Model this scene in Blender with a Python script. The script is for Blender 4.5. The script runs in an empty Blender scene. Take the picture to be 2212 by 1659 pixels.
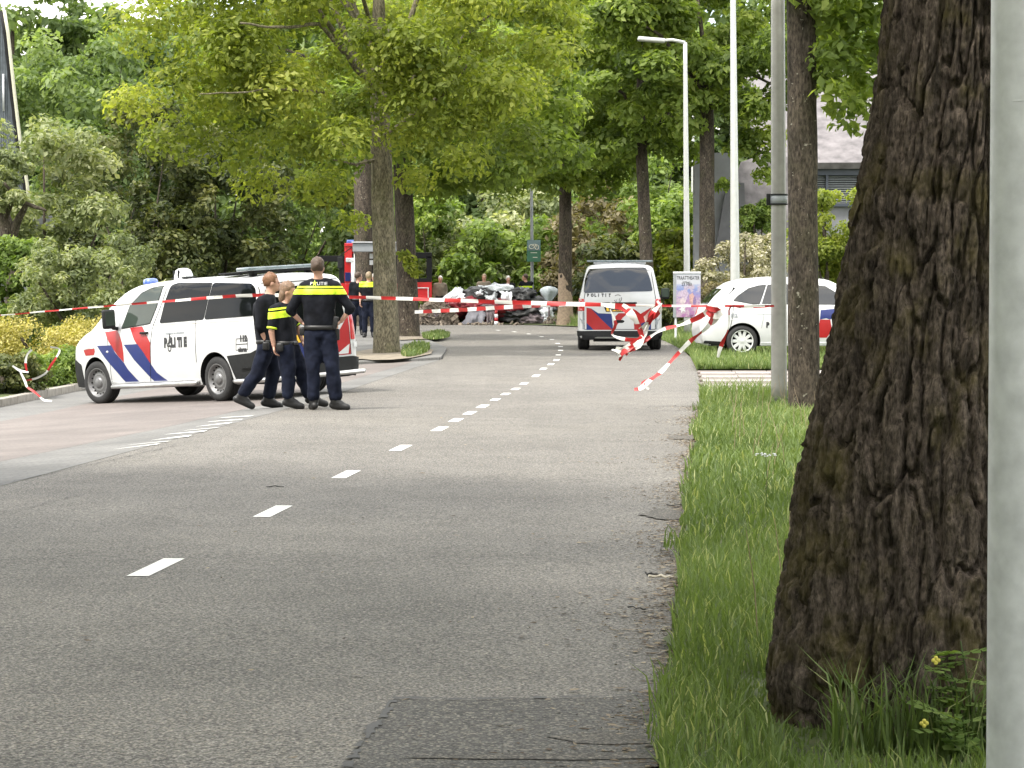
import bpy, bmesh, math, random
import numpy as np
from mathutils import Vector, Matrix, noise as mnoise
from mathutils.bvhtree import BVHTree

random.seed(7)
RNG = np.random.default_rng(7)
SC = bpy.context.scene
COL = SC.collection
PI = math.pi

# ---------------------------------------------------------------- camera
FPX = 5600.0          # focal length measured on a 2212 px wide view of the photograph
PITCH = math.atan(223.5 / FPX)
CAM_Z = 1.5
cd = bpy.data.cameras.new('camera')
cd.sensor_width = 36.0
cd.lens = 36.0 * FPX / 2212.0
cd.clip_start = 0.1
cd.clip_end = 2000
cam = bpy.data.objects.new('camera', cd)
COL.objects.link(cam)
cam.location = (0, 0, CAM_Z)
cam.rotation_euler = (PI / 2 - PITCH, 0, 0)
SC.camera = cam

# ---------------------------------------------------------------- sky and sun
SUN_EL, SUN_AZ = math.radians(58), math.radians(-128)   # azimuth clockwise from +Y (left, behind the camera)
SUN_DIR = Vector((math.sin(SUN_AZ) * math.cos(SUN_EL), math.cos(SUN_AZ) * math.cos(SUN_EL), math.sin(SUN_EL)))
world = bpy.data.worlds.new('World')
SC.world = world
world.use_nodes = True
wn, wl = world.node_tree.nodes, world.node_tree.links
wn.clear()
w_out = wn.new('ShaderNodeOutputWorld')
w_bg = wn.new('ShaderNodeBackground')
w_sky = wn.new('ShaderNodeTexSky')
w_sky.sky_type = 'NISHITA'
w_sky.sun_disc = False
w_sky.sun_elevation = SUN_EL
w_sky.sun_rotation = SUN_AZ
w_sky.air_density = 1.0
w_sky.dust_density = 2.0
w_tc = wn.new('ShaderNodeTexCoord')
w_map = wn.new('ShaderNodeMapping')
w_map.inputs['Scale'].default_value = (1.0, 1.0, 2.6)
w_n = wn.new('ShaderNodeTexNoise')
w_n.inputs['Scale'].default_value = 2.6
w_n.inputs['Detail'].default_value = 8
w_n.inputs['Roughness'].default_value = 0.58
w_r = wn.new('ShaderNodeValToRGB')
w_r.color_ramp.elements[0].position = 0.36
w_r.color_ramp.elements[1].position = 0.56
w_mix = wn.new('ShaderNodeMix')
w_mix.data_type = 'RGBA'
w_mix.inputs[7].default_value = (10.5, 10.1, 9.4, 1)      # bright broken cloud
wl.new(w_tc.outputs['Generated'], w_map.inputs['Vector'])
wl.new(w_map.outputs['Vector'], w_n.inputs['Vector'])
wl.new(w_n.outputs['Fac'], w_r.inputs['Fac'])
wl.new(w_r.outputs['Color'], w_mix.inputs[0])
wl.new(w_sky.outputs['Color'], w_mix.inputs[6])
wl.new(w_mix.outputs[2], w_bg.inputs['Color'])
w_bg.inputs['Strength'].default_value = 0.15
wl.new(w_bg.outputs['Background'], w_out.inputs['Surface'])

sd = bpy.data.lights.new('sun', 'SUN')
sd.energy = 2.1
sd.angle = math.radians(9.0)
sd.color = (1.0, 0.95, 0.86)
sun = bpy.data.objects.new('sun', sd)
COL.objects.link(sun)
sun.rotation_euler = (-SUN_DIR).to_track_quat('-Z', 'Y').to_euler()

SC.view_settings.view_transform = 'Standard'
SC.view_settings.look = 'None'
SC.view_settings.gamma = 1
SC.view_settings.use_curve_mapping = False
SC.view_settings.exposure = 1.42
SC.render.engine = 'CYCLES'
SC.cycles.max_bounces = 6
SC.cycles.diffuse_bounces = 3
SC.cycles.glossy_bounces = 3
SC.cycles.transmission_bounces = 4
SC.cycles.transparent_max_bounces = 6
SC.cycles.use_denoising = True
SC.cycles.sample_clamp_indirect = 8

# ---------------------------------------------------------------- helpers: naming
def tag(o, label=None, cat=None, group=None, kind=None):
    if label: o['label'] = label
    if cat: o['category'] = cat
    if group: o['group'] = group
    if kind: o['kind'] = kind
    return o

def empty(name, loc, rz=0.0, label=None, cat=None, group=None):
    o = bpy.data.objects.new(name, None)
    COL.objects.link(o)
    o.location = loc
    o.rotation_euler = (0, 0, rz)
    o.empty_display_size = 0.2
    return tag(o, label, cat, group)

def link(name, me, mats=None, parent=None):
    o = bpy.data.objects.new(name, me)
    COL.objects.link(o)
    if mats is not None:
        for m in (mats if isinstance(mats, (list, tuple)) else [mats]):
            me.materials.append(m)
    if parent is not None:
        o.parent = parent
    return o

def from_bm(name, bm, mats=None, parent=None, smooth=False):
    me = bpy.data.meshes.new(name)
    bm.to_mesh(me)
    bm.free()
    if smooth:
        me.polygons.foreach_set('use_smooth', [True] * len(me.polygons))
    return link(name, me, mats, parent)

def np_mesh(name, verts, faces, smooth=False, tone=None, tone_name='tone'):
    """verts (n,3); faces (m,k) with constant k"""
    verts = np.asarray(verts, dtype=np.float32)
    faces = np.asarray(faces, dtype=np.int32)
    m, k = faces.shape
    me = bpy.data.meshes.new(name)
    me.vertices.add(len(verts))
    me.vertices.foreach_set('co', verts.ravel())
    me.loops.add(m * k)
    me.loops.foreach_set('vertex_index', faces.ravel())
    me.polygons.add(m)
    me.polygons.foreach_set('loop_start', np.arange(0, m * k, k, dtype=np.int32))
    if smooth:
        me.polygons.foreach_set('use_smooth', np.ones(m, dtype=bool))
    if tone is not None:
        at = me.attributes.new(tone_name, 'FLOAT', 'FACE' if len(tone) == m else 'POINT')
        at.data.foreach_set('value', np.asarray(tone, dtype=np.float32))
    me.update(calc_edges=True)
    return me

# ---------------------------------------------------------------- helpers: place
def interp(x, xs, ys):
    return float(np.interp(x, xs, ys))

GY = [-60, 0, 10, 20, 29, 33, 37, 45, 60, 80, 110, 600]
GZ = [0.0, 0, -.05, -.10, -.146, -.166, -.178, -.135, -.08, -.09, -.10, -.10]
_gy = np.linspace(-60, 600, 6601)
_gz = np.interp(_gy, GY, GZ)
_k = np.ones(31) / 31
_gz = np.convolve(np.pad(_gz, 15, mode='edge'), _k, mode='valid')

def left_edge(y):
    return np.interp(y, [-60, 0, 53, 58, 66, 76, 600], [-5.55 - .0795 * 60, -5.55, -1.42, -1.5, -2.0, -3.2, -3.2])

def zg(x, y):
    z = np.interp(y, _gy, _gz)
    fade = np.interp(y, [-60, 18, 30, 50, 64], [0, 0.4, 1, 1, 0.0])
    return z - 0.068 * np.clip(left_edge(y) - x, 0, 5.0) * fade

def ray(px, py):
    """direction of the photograph's ray through (px, py), given on the 2212 px wide view"""
    d = Vector(((px - 1106) / FPX, -(py - 829.5) / FPX, -1.0))
    return Matrix.Rotation(PI / 2 - PITCH, 3, 'X') @ d

def W(px, py, dist):
    d = ray(px, py)
    return Vector((0, 0, CAM_Z)) + d * (dist / d.y)

def G(px, py):
    """point of the ground seen at (px, py)"""
    d = ray(px, py)
    lo, hi = 3.0, 400.0
    t = 3.0
    prev = 3.0
    while t < 400:
        p = Vector((0, 0, CAM_Z)) + d * (t / d.y)
        if p.z < float(zg(p.x, p.y)):
            lo, hi = prev, t
            break
        prev = t
        t += 0.5
    for _ in range(24):
        m = (lo + hi) / 2
        p = Vector((0, 0, CAM_Z)) + d * (m / d.y)
        if p.z < float(zg(p.x, p.y)): hi = m
        else: lo = m
    p = Vector((0, 0, CAM_Z)) + d * (hi / d.y)
    return Vector((p.x, p.y, float(zg(p.x, p.y))))

def base_at(px, dist):
    x = (px - 1106) / FPX * dist
    return Vector((x, dist, float(zg(x, dist))))

# ---------------------------------------------------------------- helpers: materials
def nodes_of(name):
    m = bpy.data.materials.new(name)
    m.use_nodes = True
    nt = m.node_tree
    b = nt.nodes['Principled BSDF']
    return m, nt, b

def add_noise(nt, scale, detail=4, rough=0.55, coord='Object', vec_scale=None):
    tc = nt.nodes.new('ShaderNodeTexCoord')
    n = nt.nodes.new('ShaderNodeTexNoise')
    n.inputs['Scale'].default_value = scale
    n.inputs['Detail'].default_value = detail
    n.inputs['Roughness'].default_value = rough
    if vec_scale:
        mp = nt.nodes.new('ShaderNodeMapping')
        mp.inputs['Scale'].default_value = vec_scale
        nt.links.new(tc.outputs[coord], mp.inputs['Vector'])
        nt.links.new(mp.outputs['Vector'], n.inputs['Vector'])
    else:
        nt.links.new(tc.outputs[coord], n.inputs['Vector'])
    return n

def ramp(nt, src, stops):
    r = nt.nodes.new('ShaderNodeValToRGB')
    el = r.color_ramp.elements
    while len(el) < len(stops):
        el.new(0.5)
    for e, (p, c) in zip(el, stops):
        e.position = p
        e.color = (c[0], c[1], c[2], 1) if isinstance(c, (tuple, list)) else (c, c, c, 1)
    nt.links.new(src, r.inputs['Fac'])
    return r

def mix_col(nt, fac, a, b, mode='MIX'):
    m = nt.nodes.new('ShaderNodeMix')
    m.data_type = 'RGBA'
    m.blend_type = mode
    for s, v in ((0, fac), (6, a), (7, b)):
        if hasattr(v, 'is_linked') or hasattr(v, 'links'):
            nt.links.new(v, m.inputs[s])
        elif isinstance(v, (int, float)):
            m.inputs[s].default_value = v
        else:
            m.inputs[s].default_value = (v[0], v[1], v[2], 1)
    return m.outputs[2]

def bump(nt, b, src, strength, dist):
    bp = nt.nodes.new('ShaderNodeBump')
    bp.inputs['Strength'].default_value = strength
    bp.inputs['Distance'].default_value = dist
    nt.links.new(src, bp.inputs['Height'])
    nt.links.new(bp.outputs['Normal'], b.inputs['Normal'])
    return bp

def mat(name, col, rough=0.6, metal=0.0, var=0.12, scale=8.0, bump_s=0.0, bump_d=0.01, coat=0.0, detail=5):
    m, nt, b = nodes_of(name)
    n = add_noise(nt, scale, detail)
    lo = tuple(c * (1 - var) for c in col)
    hi = tuple(min(1, c * (1 + var)) for c in col)
    r = ramp(nt, n.outputs['Fac'], [(0.3, lo), (0.7, hi)])
    nt.links.new(r.outputs['Color'], b.inputs['Base Color'])
    b.inputs['Roughness'].default_value = rough
    b.inputs['Metallic'].default_value = metal
    b.inputs['Coat Weight'].default_value = coat
    b.inputs['Coat Roughness'].default_value = 0.06
    if bump_s:
        bump(nt, b, n.outputs['Fac'], bump_s, bump_d)
    return m

def leaf_mat(name, dark, mid, light, trans=0.45, rough=0.55):
    m, nt, b = nodes_of(name)
    at = nt.nodes.new('ShaderNodeAttribute')
    at.attribute_name = 'tone'
    r = ramp(nt, at.outputs['Fac'], [(0.0, dark), (0.5, mid), (1.0, light)])
    nt.links.new(r.outputs['Color'], b.inputs['Base Color'])
    b.inputs['Roughness'].default_value = rough
    b.inputs['Specular IOR Level'].default_value = 0.35
    tr = nt.nodes.new('ShaderNodeBsdfTranslucent')
    tint = mix_col(nt, 1.0, r.outputs['Color'], (1.25, 1.3, 0.55), 'MULTIPLY')
    nt.links.new(tint, tr.inputs['Color'])
    ms = nt.nodes.new('ShaderNodeMixShader')
    ms.inputs[0].default_value = trans
    out = nt.nodes['Material Output']
    nt.links.new(b.outputs[0], ms.inputs[1])
    nt.links.new(tr.outputs[0], ms.inputs[2])
    nt.links.new(ms.outputs[0], out.inputs['Surface'])
    return m

M = {}
M['white_paint'] = mat('white_paint', (.58, .59, .60), .34, 0, .03, 3, coat=.35)
M['road_paint'] = mat('road_paint', (.72, .72, .69), .7, 0, .12, 30, .3, .002)
M['red_paint'] = mat('red_paint', (.35, .010, .014), .4, 0, .08, 4, coat=.15)
M['blue_paint'] = mat('blue_paint', (.007, .018, .135), .4, 0, .08, 4, coat=.15)
M['black_plastic'] = mat('black_plastic', (.020, .021, .022), .55, 0, .15, 20)
M['black'] = mat('black_rubber_seal', (.012, .012, .013), .6, 0, .1, 20)
M['tyre'] = mat('tyre_rubber', (.022, .022, .023), .8, 0, .25, 25, .3, .003)
M['rim_steel'] = mat('rim_steel', (.20, .20, .205), .45, .5, .15, 12)
M['rim_white'] = mat('rim_white', (.66, .67, .68), .35, .3, .05, 12)
M['steel_tube'] = mat('steel_tube', (.62, .62, .62), .28, .85, .08, 6)
M['galv_worn'] = mat('worn_steel', (.30, .295, .28), .42, .45, .14, 6, .06, .002)
M['galv'] = mat('galvanised_steel', (.66, .67, .70), .5, .15, .14, 14, .06, .002)
M['alu_pole'] = mat('pale_lamp_pole', (.52, .53, .52), .4, .25, .06, 8)
M['grey_paint'] = mat('grey_paint', (.27, .29, .31), .45, 0, .08, 8)
M['yellow_vis'] = mat('hi_vis_yellow', (.62, .85, .03), .55, 0, .10, 40)
M['navy'] = mat('navy_cloth', (.010, .013, .026), .85, 0, .45, 9, .5, .01)
M['navy_shirt'] = mat('dark_shirt_cloth', (.008, .009, .013), .8, 0, .4, 10, .45, .01)
for k_ in ('navy', 'navy_shirt'): M[k_].node_tree.nodes['Principled BSDF'].inputs['Specular IOR Level'].default_value = .15
M['leather'] = mat('boot_leather', (.012, .012, .013), .5, 0, .3, 30, .2, .003)
M['skin'] = mat('skin', (.52, .30, .22), .5, 0, .10, 12)
M['hair_brown'] = mat('brown_hair', (.07, .045, .03), .6, 0, .45, 60, .5, .004)
M['hair_light'] = mat('light_brown_hair', (.17, .105, .065), .6, 0, .45, 60, .5, .004)
M['hair_ginger'] = mat('ginger_hair', (.16, .075, .035), .6, 0, .4, 60, .5, .004)
M['hair_blond'] = mat('fair_hair', (.30, .23, .15), .6, 0, .3, 60, .5, .004)
M['hair_white'] = mat('grey_hair', (.60, .58, .54), .6, 0, .2, 60, .5, .004)
M['text_dark'] = mat('dark_lettering', (.03, .03, .035), .5, 0, .05, 8)
M['plate_yellow'] = mat('yellow_plate', (.85, .52, .04), .5, 0, .05, 8)
M['lamp_red'] = mat('red_lamp_lens', (.45, .015, .02), .15, 0, .1, 30, coat=1)
M['lamp_clear'] = mat('clear_lamp_lens', (.70, .72, .74), .12, .2, .2, 30, coat=1)
M['lamp_blue'] = mat('blue_lamp_lens', (.06, .12, .42), .15, 0, .15, 30, coat=1)

for k_ in ('black_plastic', 'black'): M[k_].node_tree.nodes['Principled BSDF'].inputs['Specular IOR Level'].default_value = .18
def glass_mat(name, col, rough=.04):
    m, nt, b = nodes_of(name)
    n = add_noise(nt, 1.3, 2)
    r = ramp(nt, n.outputs['Fac'], [(0.35, tuple(c * .7 for c in col)), (0.65, col)])
    nt.links.new(r.outputs['Color'], b.inputs['Base Color'])
    b.inputs['Roughness'].default_value = rough
    b.inputs['IOR'].default_value = 1.45
    b.inputs['Specular IOR Level'].default_value = .36
    return m
M['glass_dark'] = glass_mat('tinted_glass', (.006, .007, .008))
M['glass_dark'].node_tree.nodes['Principled BSDF'].inputs['Specular IOR Level'].default_value = .14
M['glass_sky'] = glass_mat('reflecting_rear_glass', (.012, .014, .016), .03)
M['glass_sky'].node_tree.nodes['Principled BSDF'].inputs['IOR'].default_value = 1.65
M['glass_sky'].node_tree.nodes['Principled BSDF'].inputs['Specular IOR Level'].default_value = .5
M['glass_green'] = glass_mat('window_glass', (.045, .06, .05))

# ---------------------------------------------------------------- helpers: numpy value noise
def _hash(ix, iy, iz, seed):
    h = (ix.astype(np.int64) * 374761393 + iy.astype(np.int64) * 668265263 + iz.astype(np.int64) * 2147483647 + seed * 1274126177) & 0xffffffff
    h = ((h ^ (h >> 13)) * 1274126177) & 0xffffffff
    h = (h ^ (h >> 16)) & 0xffffff
    return h / float(0xffffff)

def vnoise(x, y, z, seed=0):
    x, y, z = np.broadcast_arrays(x, y, z)
    ix, iy, iz = np.floor(x), np.floor(y), np.floor(z)
    fx, fy, fz = x - ix, y - iy, z - iz
    fx = fx * fx * (3 - 2 * fx); fy = fy * fy * (3 - 2 * fy); fz = fz * fz * (3 - 2 * fz)
    r = 0
    for dx in (0, 1):
        for dy in (0, 1):
            for dz in (0, 1):
                w = (fx if dx else 1 - fx) * (fy if dy else 1 - fy) * (fz if dz else 1 - fz)
                r = r + w * _hash(ix + dx, iy + dy, iz + dz, seed)
    return r * 2 - 1

def fbm(x, y, z, octv=4, seed=0, gain=.5):
    a, s, f = 1.0, 0, 1.0
    t = 0
    for o in range(octv):
        s = s + a * vnoise(x * f, y * f, z * f, seed + o)
        t += a
        a *= gain
        f *= 2.03
    return s / t

# ---------------------------------------------------------------- helpers: shapes in a bmesh
def bm_box(bm, c, s, rot=None, bev=0.0):
    r = bmesh.ops.create_cube(bm, size=1.0)
    vs = r['verts']
    m = Matrix.Translation(c) @ (rot.to_4x4() if rot is not None else Matrix()) @ Matrix.Diagonal((s[0], s[1], s[2], 1))
    bmesh.ops.transform(bm, matrix=m, verts=vs)
    if bev > 0:
        es = list({e for v in vs for e in v.link_edges})
        bmesh.ops.bevel(bm, geom=es, offset=bev, segments=2, affect='EDGES', profile=0.6)
    return bm

def bm_tube(bm, pts, radii, seg=12, cap=True):
    pts = [Vector(p) for p in pts]
    if isinstance(radii, (int, float)):
        radii = [radii] * len(pts)
    rings = []
    t0 = (pts[1] - pts[0]).normalized()
    u = t0.cross(Vector((0, 0, 1)) if abs(t0.z) < .9 else Vector((0, 1, 0))).normalized()
    for i, p in enumerate(pts):
        a = pts[max(i - 1, 0)]; b = pts[min(i + 1, len(pts) - 1)]
        t = (b - a).normalized()
        u = u - t * u.dot(t)
        u.normalize()
        v = t.cross(u)
        rings.append([bm.verts.new(p + (u * math.cos(k * 2 * PI / seg) + v * math.sin(k * 2 * PI / seg)) * radii[i]) for k in range(seg)])
    for i in range(len(rings) - 1):
        for k in range(seg):
            bm.faces.new((rings[i][k], rings[i][(k + 1) % seg], rings[i + 1][(k + 1) % seg], rings[i + 1][k]))
    if cap:
        bm.faces.new(rings[0][::-1]); bm.faces.new(rings[-1])
    return bm

def bm_lathe(bm, prof, seg=32, axis='z', c=(0, 0, 0), cap=True):
    """prof: list of (r, h) along the axis"""
    rings = []
    for r, h in prof:
        ring = []
        for k in range(seg):
            a = k * 2 * PI / seg
            x, y = r * math.cos(a), r * math.sin(a)
            p = {'z': (x, y, h), 'y': (x, h, y), 'x': (h, x, y)}[axis]
            ring.append(bm.verts.new(Vector(p) + Vector(c)))
        rings.append(ring)
    for i in range(len(rings) - 1):
        for k in range(seg):
            try: bm.faces.new((rings[i][k], rings[i][(k + 1) % seg], rings[i + 1][(k + 1) % seg], rings[i + 1][k]))
            except ValueError: pass
    if cap:
        if prof[0][0] > 1e-5: bm.faces.new(rings[0])
        if prof[-1][0] > 1e-5: bm.faces.new(rings[-1][::-1])
    bmesh.ops.remove_doubles(bm, verts=list(bm.verts), dist=1e-6)
    bmesh.ops.recalc_face_normals(bm, faces=list(bm.faces))
    return bm

def bm_ell(bm, c, r, rot=None, u=16, v=12):
    q = bmesh.ops.create_uvsphere(bm, u_segments=u, v_segments=v, radius=1.0)
    m = Matrix.Translation(c) @ (rot.to_4x4() if rot is not None else Matrix()) @ Matrix.Diagonal((r[0], r[1], r[2], 1))
    bmesh.ops.transform(bm, matrix=m, verts=q['verts'])
    return bm

def bm_caps(bm, a, b, ra, rb, seg=14):
    """tapered capsule from a to b"""
    a, b = Vector(a), Vector(b)
    t = (b - a).normalized()
    pts, rad = [], []
    for k in range(5):
        th = PI / 2 * k / 4
        pts.append(a - t * ra * math.cos(th)); rad.append(max(ra * math.sin(th), ra * .05))
    for k in range(1, 5):
        f = k / 5
        pts.append(a.lerp(b, f)); rad.append(ra + (rb - ra) * f)
    for k in range(5):
        th = PI / 2 * k / 4
        pts.append(b + t * rb * math.sin(th)); rad.append(max(rb * math.cos(th), rb * .05))
    return bm_tube(bm, pts, rad, seg)

def grid_cut(bm, lo, hi, step, axes=(0, 1)):
    for ax in axes:
        n = Vector((0, 0, 0)); n[ax] = 1
        k = math.ceil(lo[ax] / step + 1e-6)
        while k * step < hi[ax]:
            co = Vector((0, 0, 0)); co[ax] = k * step
            bmesh.ops.bisect_plane(bm, geom=list(bm.verts) + list(bm.edges) + list(bm.faces), plane_co=co, plane_no=n, dist=1e-5)
            k += 1

def round_poly(pts, r, seg=3):
    out = []
    n = len(pts)
    for i in range(n):
        p = Vector(pts[i]); a = Vector(pts[i - 1]); b = Vector(pts[(i + 1) % n])
        da = (a - p); db = (b - p)
        rr = min(r, da.length * .45, db.length * .45)
        p0 = p + da.normalized() * rr; p1 = p + db.normalized() * rr
        for k in range(seg + 1):
            t = k / seg
            out.append(tuple((1 - t) ** 2 * p0 + 2 * t * (1 - t) * p + t * t * p1))
    return out

def sheet(name, poly, step, zoff, material, kind='structure', thick=0.0, hfun=None):
    """a ground sheet: polygon (x, y) cut by a grid and laid on the ground"""
    bm = bmesh.new()
    vs = [bm.verts.new((p[0], p[1], 0)) for p in poly]
    f = bm.faces.new(vs)
    bm.normal_update()
    if f.normal.z < 0: f.normal_flip()
    bmesh.ops.triangulate(bm, faces=list(bm.faces))
    xs = [p[0] for p in poly]; ys = [p[1] for p in poly]
    grid_cut(bm, (min(xs), min(ys)), (max(xs), max(ys)), step)
    for v in bm.verts:
        v.co.z = float(zg(v.co.x, v.co.y)) + zoff + (hfun(v.co.x, v.co.y) if hfun else 0)
    if thick > 0:
        bnd = [e for e in bm.edges if e.is_boundary]
        r = bmesh.ops.extrude_edge_only(bm, edges=bnd)
        for v in r['geom']:
            if isinstance(v, bmesh.types.BMVert): v.co.z -= thick
    bmesh.ops.recalc_face_normals(bm, faces=list(bm.faces))
    up = sum(fc.normal.z for fc in bm.faces)
    if up < 0:
        for fc in bm.faces: fc.normal_flip()
    o = from_bm(name, bm, material)
    if kind: o['kind'] = kind
    return o

def apply_mods(o):
    dg = bpy.context.evaluated_depsgraph_get()
    me = bpy.data.meshes.new_from_object(o.evaluated_get(dg))
    o.modifiers.clear()
    old = o.data
    o.data = me
    bpy.data.meshes.remove(old)
    return o
# ================================================================ GROUND
def asphalt_mat(name, base, warm, grain=1.0):
    m, nt, b = nodes_of(name)
    big = add_noise(nt, 0.22, 5, .6)
    mid = add_noise(nt, 1.6, 5, .65)
    streak = add_noise(nt, 0.5, 4, .6, vec_scale=(3.0, .25, 1))
    fine = add_noise(nt, 62, 3, .7)
    gr = add_noise(nt, 150, 2, .6)
    tc = nt.nodes.new('ShaderNodeTexCoord')
    vor = nt.nodes.new('ShaderNodeTexVoronoi')
    vor.inputs['Scale'].default_value = 95
    nt.links.new(tc.outputs['Object'], vor.inputs['Vector'])
    c0 = ramp(nt, big.outputs['Fac'], [(0.36, tuple(c * .88 for c in base)), (0.5, base), (0.66, warm)])
    c1 = mix_col(nt, 0.35, c0.outputs['Color'], ramp(nt, mid.outputs['Fac'], [(0.35, .35), (0.65, .65)]).outputs['Color'], 'OVERLAY')
    c1 = mix_col(nt, 0.30, c1, ramp(nt, streak.outputs['Fac'], [(0.3, .36), (0.7, .64)]).outputs['Color'], 'OVERLAY')
    c2 = mix_col(nt, 0.95 * grain, c1, ramp(nt, fine.outputs['Fac'], [(0.34, .10), (0.5, .5), (0.66, .95)]).outputs['Color'], 'OVERLAY')
    c3 = mix_col(nt, 0.8 * grain, c2, ramp(nt, vor.outputs['Distance'], [(0.0, .95), (0.28, .55), (0.7, .2)]).outputs['Color'], 'OVERLAY')
    c4 = mix_col(nt, 0.4 * grain, c3, ramp(nt, gr.outputs['Fac'], [(0.3, .2), (0.7, .8)]).outputs['Color'], 'OVERLAY')
    sepc = nt.nodes.new('ShaderNodeSeparateColor'); nt.links.new(vor.outputs['Color'], sepc.inputs[0])
    c4 = mix_col(nt, ramp(nt, sepc.outputs[0], [(.80, 0.0), (.93, .42 * grain)]).outputs['Color'], c4, (.42, .38, .31))
    c4 = mix_col(nt, ramp(nt, sepc.outputs[1], [(.78, 0.0), (.92, .42 * grain)]).outputs['Color'], c4, (.045, .043, .040))
    nt.links.new(c4, b.inputs['Base Color'])
    b.inputs['Roughness'].default_value = .85
    b.inputs['Specular IOR Level'].default_value = .3
    bump(nt, b, fine.outputs['Fac'], .5, .004)
    return m

M['asphalt'] = asphalt_mat('worn_asphalt', (.152, .145, .134), (.168, .159, .144))
M['asphalt_patch'] = asphalt_mat('newer_asphalt', (.080, .078, .074), (.098, .094, .088), .9)

def brick_mat(name, c1, c2, mortar, scale=5.0, rot=0.0):
    m, nt, b = nodes_of(name)
    tc = nt.nodes.new('ShaderNodeTexCoord')
    mp = nt.nodes.new('ShaderNodeMapping')
    mp.inputs['Rotation'].default_value = (0, 0, rot)
    br = nt.nodes.new('ShaderNodeTexBrick')
    br.inputs['Scale'].default_value = scale
    br.inputs['Brick Width'].default_value = 1.05
    br.inputs['Row Height'].default_value = .53
    br.inputs['Mortar Size'].default_value = .03
    br.inputs['Color1'].default_value = (*c1, 1)
    br.inputs['Color2'].default_value = (*c2, 1)
    br.inputs['Mortar'].default_value = (*mortar, 1)
    nt.links.new(tc.outputs['Object'], mp.inputs['Vector'])
    nt.links.new(mp.outputs['Vector'], br.inputs['Vector'])
    n = add_noise(nt, .7, 6, .6)
    n2 = add_noise(nt, 25, 4, .6)
    c = mix_col(nt, .6, br.outputs['Color'], ramp(nt, n.outputs['Fac'], [(.3, .3), (.7, .7)]).outputs['Color'], 'OVERLAY')
    c = mix_col(nt, .5, c, ramp(nt, n2.outputs['Fac'], [(.3, .3), (.7, .7)]).outputs['Color'], 'OVERLAY')
    nt.links.new(c, b.inputs['Base Color'])
    b.inputs['Roughness'].default_value = .85
    bump(nt, b, br.outputs['Fac'], -.4, .006)
    return m
M['brick_pink'] = brick_mat('pink_paving_brick', (.145, .123, .114), (.128, .113, .106), (.11, .10, .09), 5, .08)
M['brick_grey'] = brick_mat('grey_paving_brick', (.145, .142, .135), (.12, .12, .117), (.09, .09, .085), 5, .08)
M['slab'] = mat('pale_concrete_slab', (.27, .245, .225), .85, 0, .2, 14, .3, .004)
M['slab_dark'] = mat('brown_grey_slab', (.15, .125, .11), .85, 0, .2, 14, .3, .004)
M['kerb'] = mat('kerb_concrete', (.27, .25, .22), .85, 0, .25, 9, .3, .004)
M['sand'] = mat('trodden_sand', (.20, .17, .13), .95, 0, .3, 5, .6, .02)

def soil_mat():
    m, nt, b = nodes_of('soil_under_grass')
    n = add_noise(nt, 3.0, 8, .65)
    r = ramp(nt, n.outputs['Fac'], [(.3, (.045, .05, .022)), (.5, (.06, .085, .022)), (.7, (.11, .095, .05))])
    nt.links.new(r.outputs['Color'], b.inputs['Base Color'])
    b.inputs['Roughness'].default_value = .95
    bump(nt, b, n.outputs['Fac'], .8, .03)
    return m
M['soil'] = soil_mat()
M['leaf_litter'] = mat('leaf_litter', (.16, .11, .07), .95, 0, .55, 18, .9, .02)

def strip_poly(a, b):
    return a + b[::-1]

# edges of the carriageway, measured through the camera
RE = [(-.60, -5), (-.20, 0)] + [tuple(G(px, py).xy) for px, py in
      [(1424, 1600), (1446, 1400), (1466, 1200), (1484, 1050), (1500, 950), (1516, 868), (1513, 830), (1505, 800), (1492, 772), (1470, 752),
       (1440, 738), (1400, 725), (1340, 714), (1250, 707), (1160, 703), (1050, 701), (940, 700)]] + [(-8, 99.0), (-20, 103.5), (-60, 118)]
LE = [(float(left_edge(y)), y) for y in (-5, 5, 15, 25, 35, 45, 53, 56, 60, 66, 72, 76)] + [(-5.2, 81), (-9, 86), (-16, 91), (-30, 97), (-60, 107)]

# base terrain: one sheet to the horizon, 6 cm below the finished surfaces
def terrain():
    xs = np.concatenate([[-900, -300, -120, -80], np.arange(-50, 51, 1.0), [80, 120, 300, 900]])
    ys = np.concatenate([[-300, -80, -30], np.arange(-12, 141, 1.0), [160, 200, 300, 600, 1200]])
    X, Y = np.meshgrid(xs, ys)
    Z = zg(X, Y) - .07 + np.clip((Y - 150) / 1000, 0, 1) * 0
    v = np.stack([X, Y, Z], -1).reshape(-1, 3)
    nx, ny = len(xs), len(ys)
    i = np.arange(ny - 1)[:, None] * nx + np.arange(nx - 1)[None]
    f = np.stack([i, i + 1, i + nx + 1, i + nx], -1).reshape(-1, 4)
    o = link('ground', np_mesh('ground', v, f), M['soil'])
    o['kind'] = 'structure'
terrain()

road = sheet('road', strip_poly(LE, RE), 1.0, 0.0, M['asphalt'])

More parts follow.
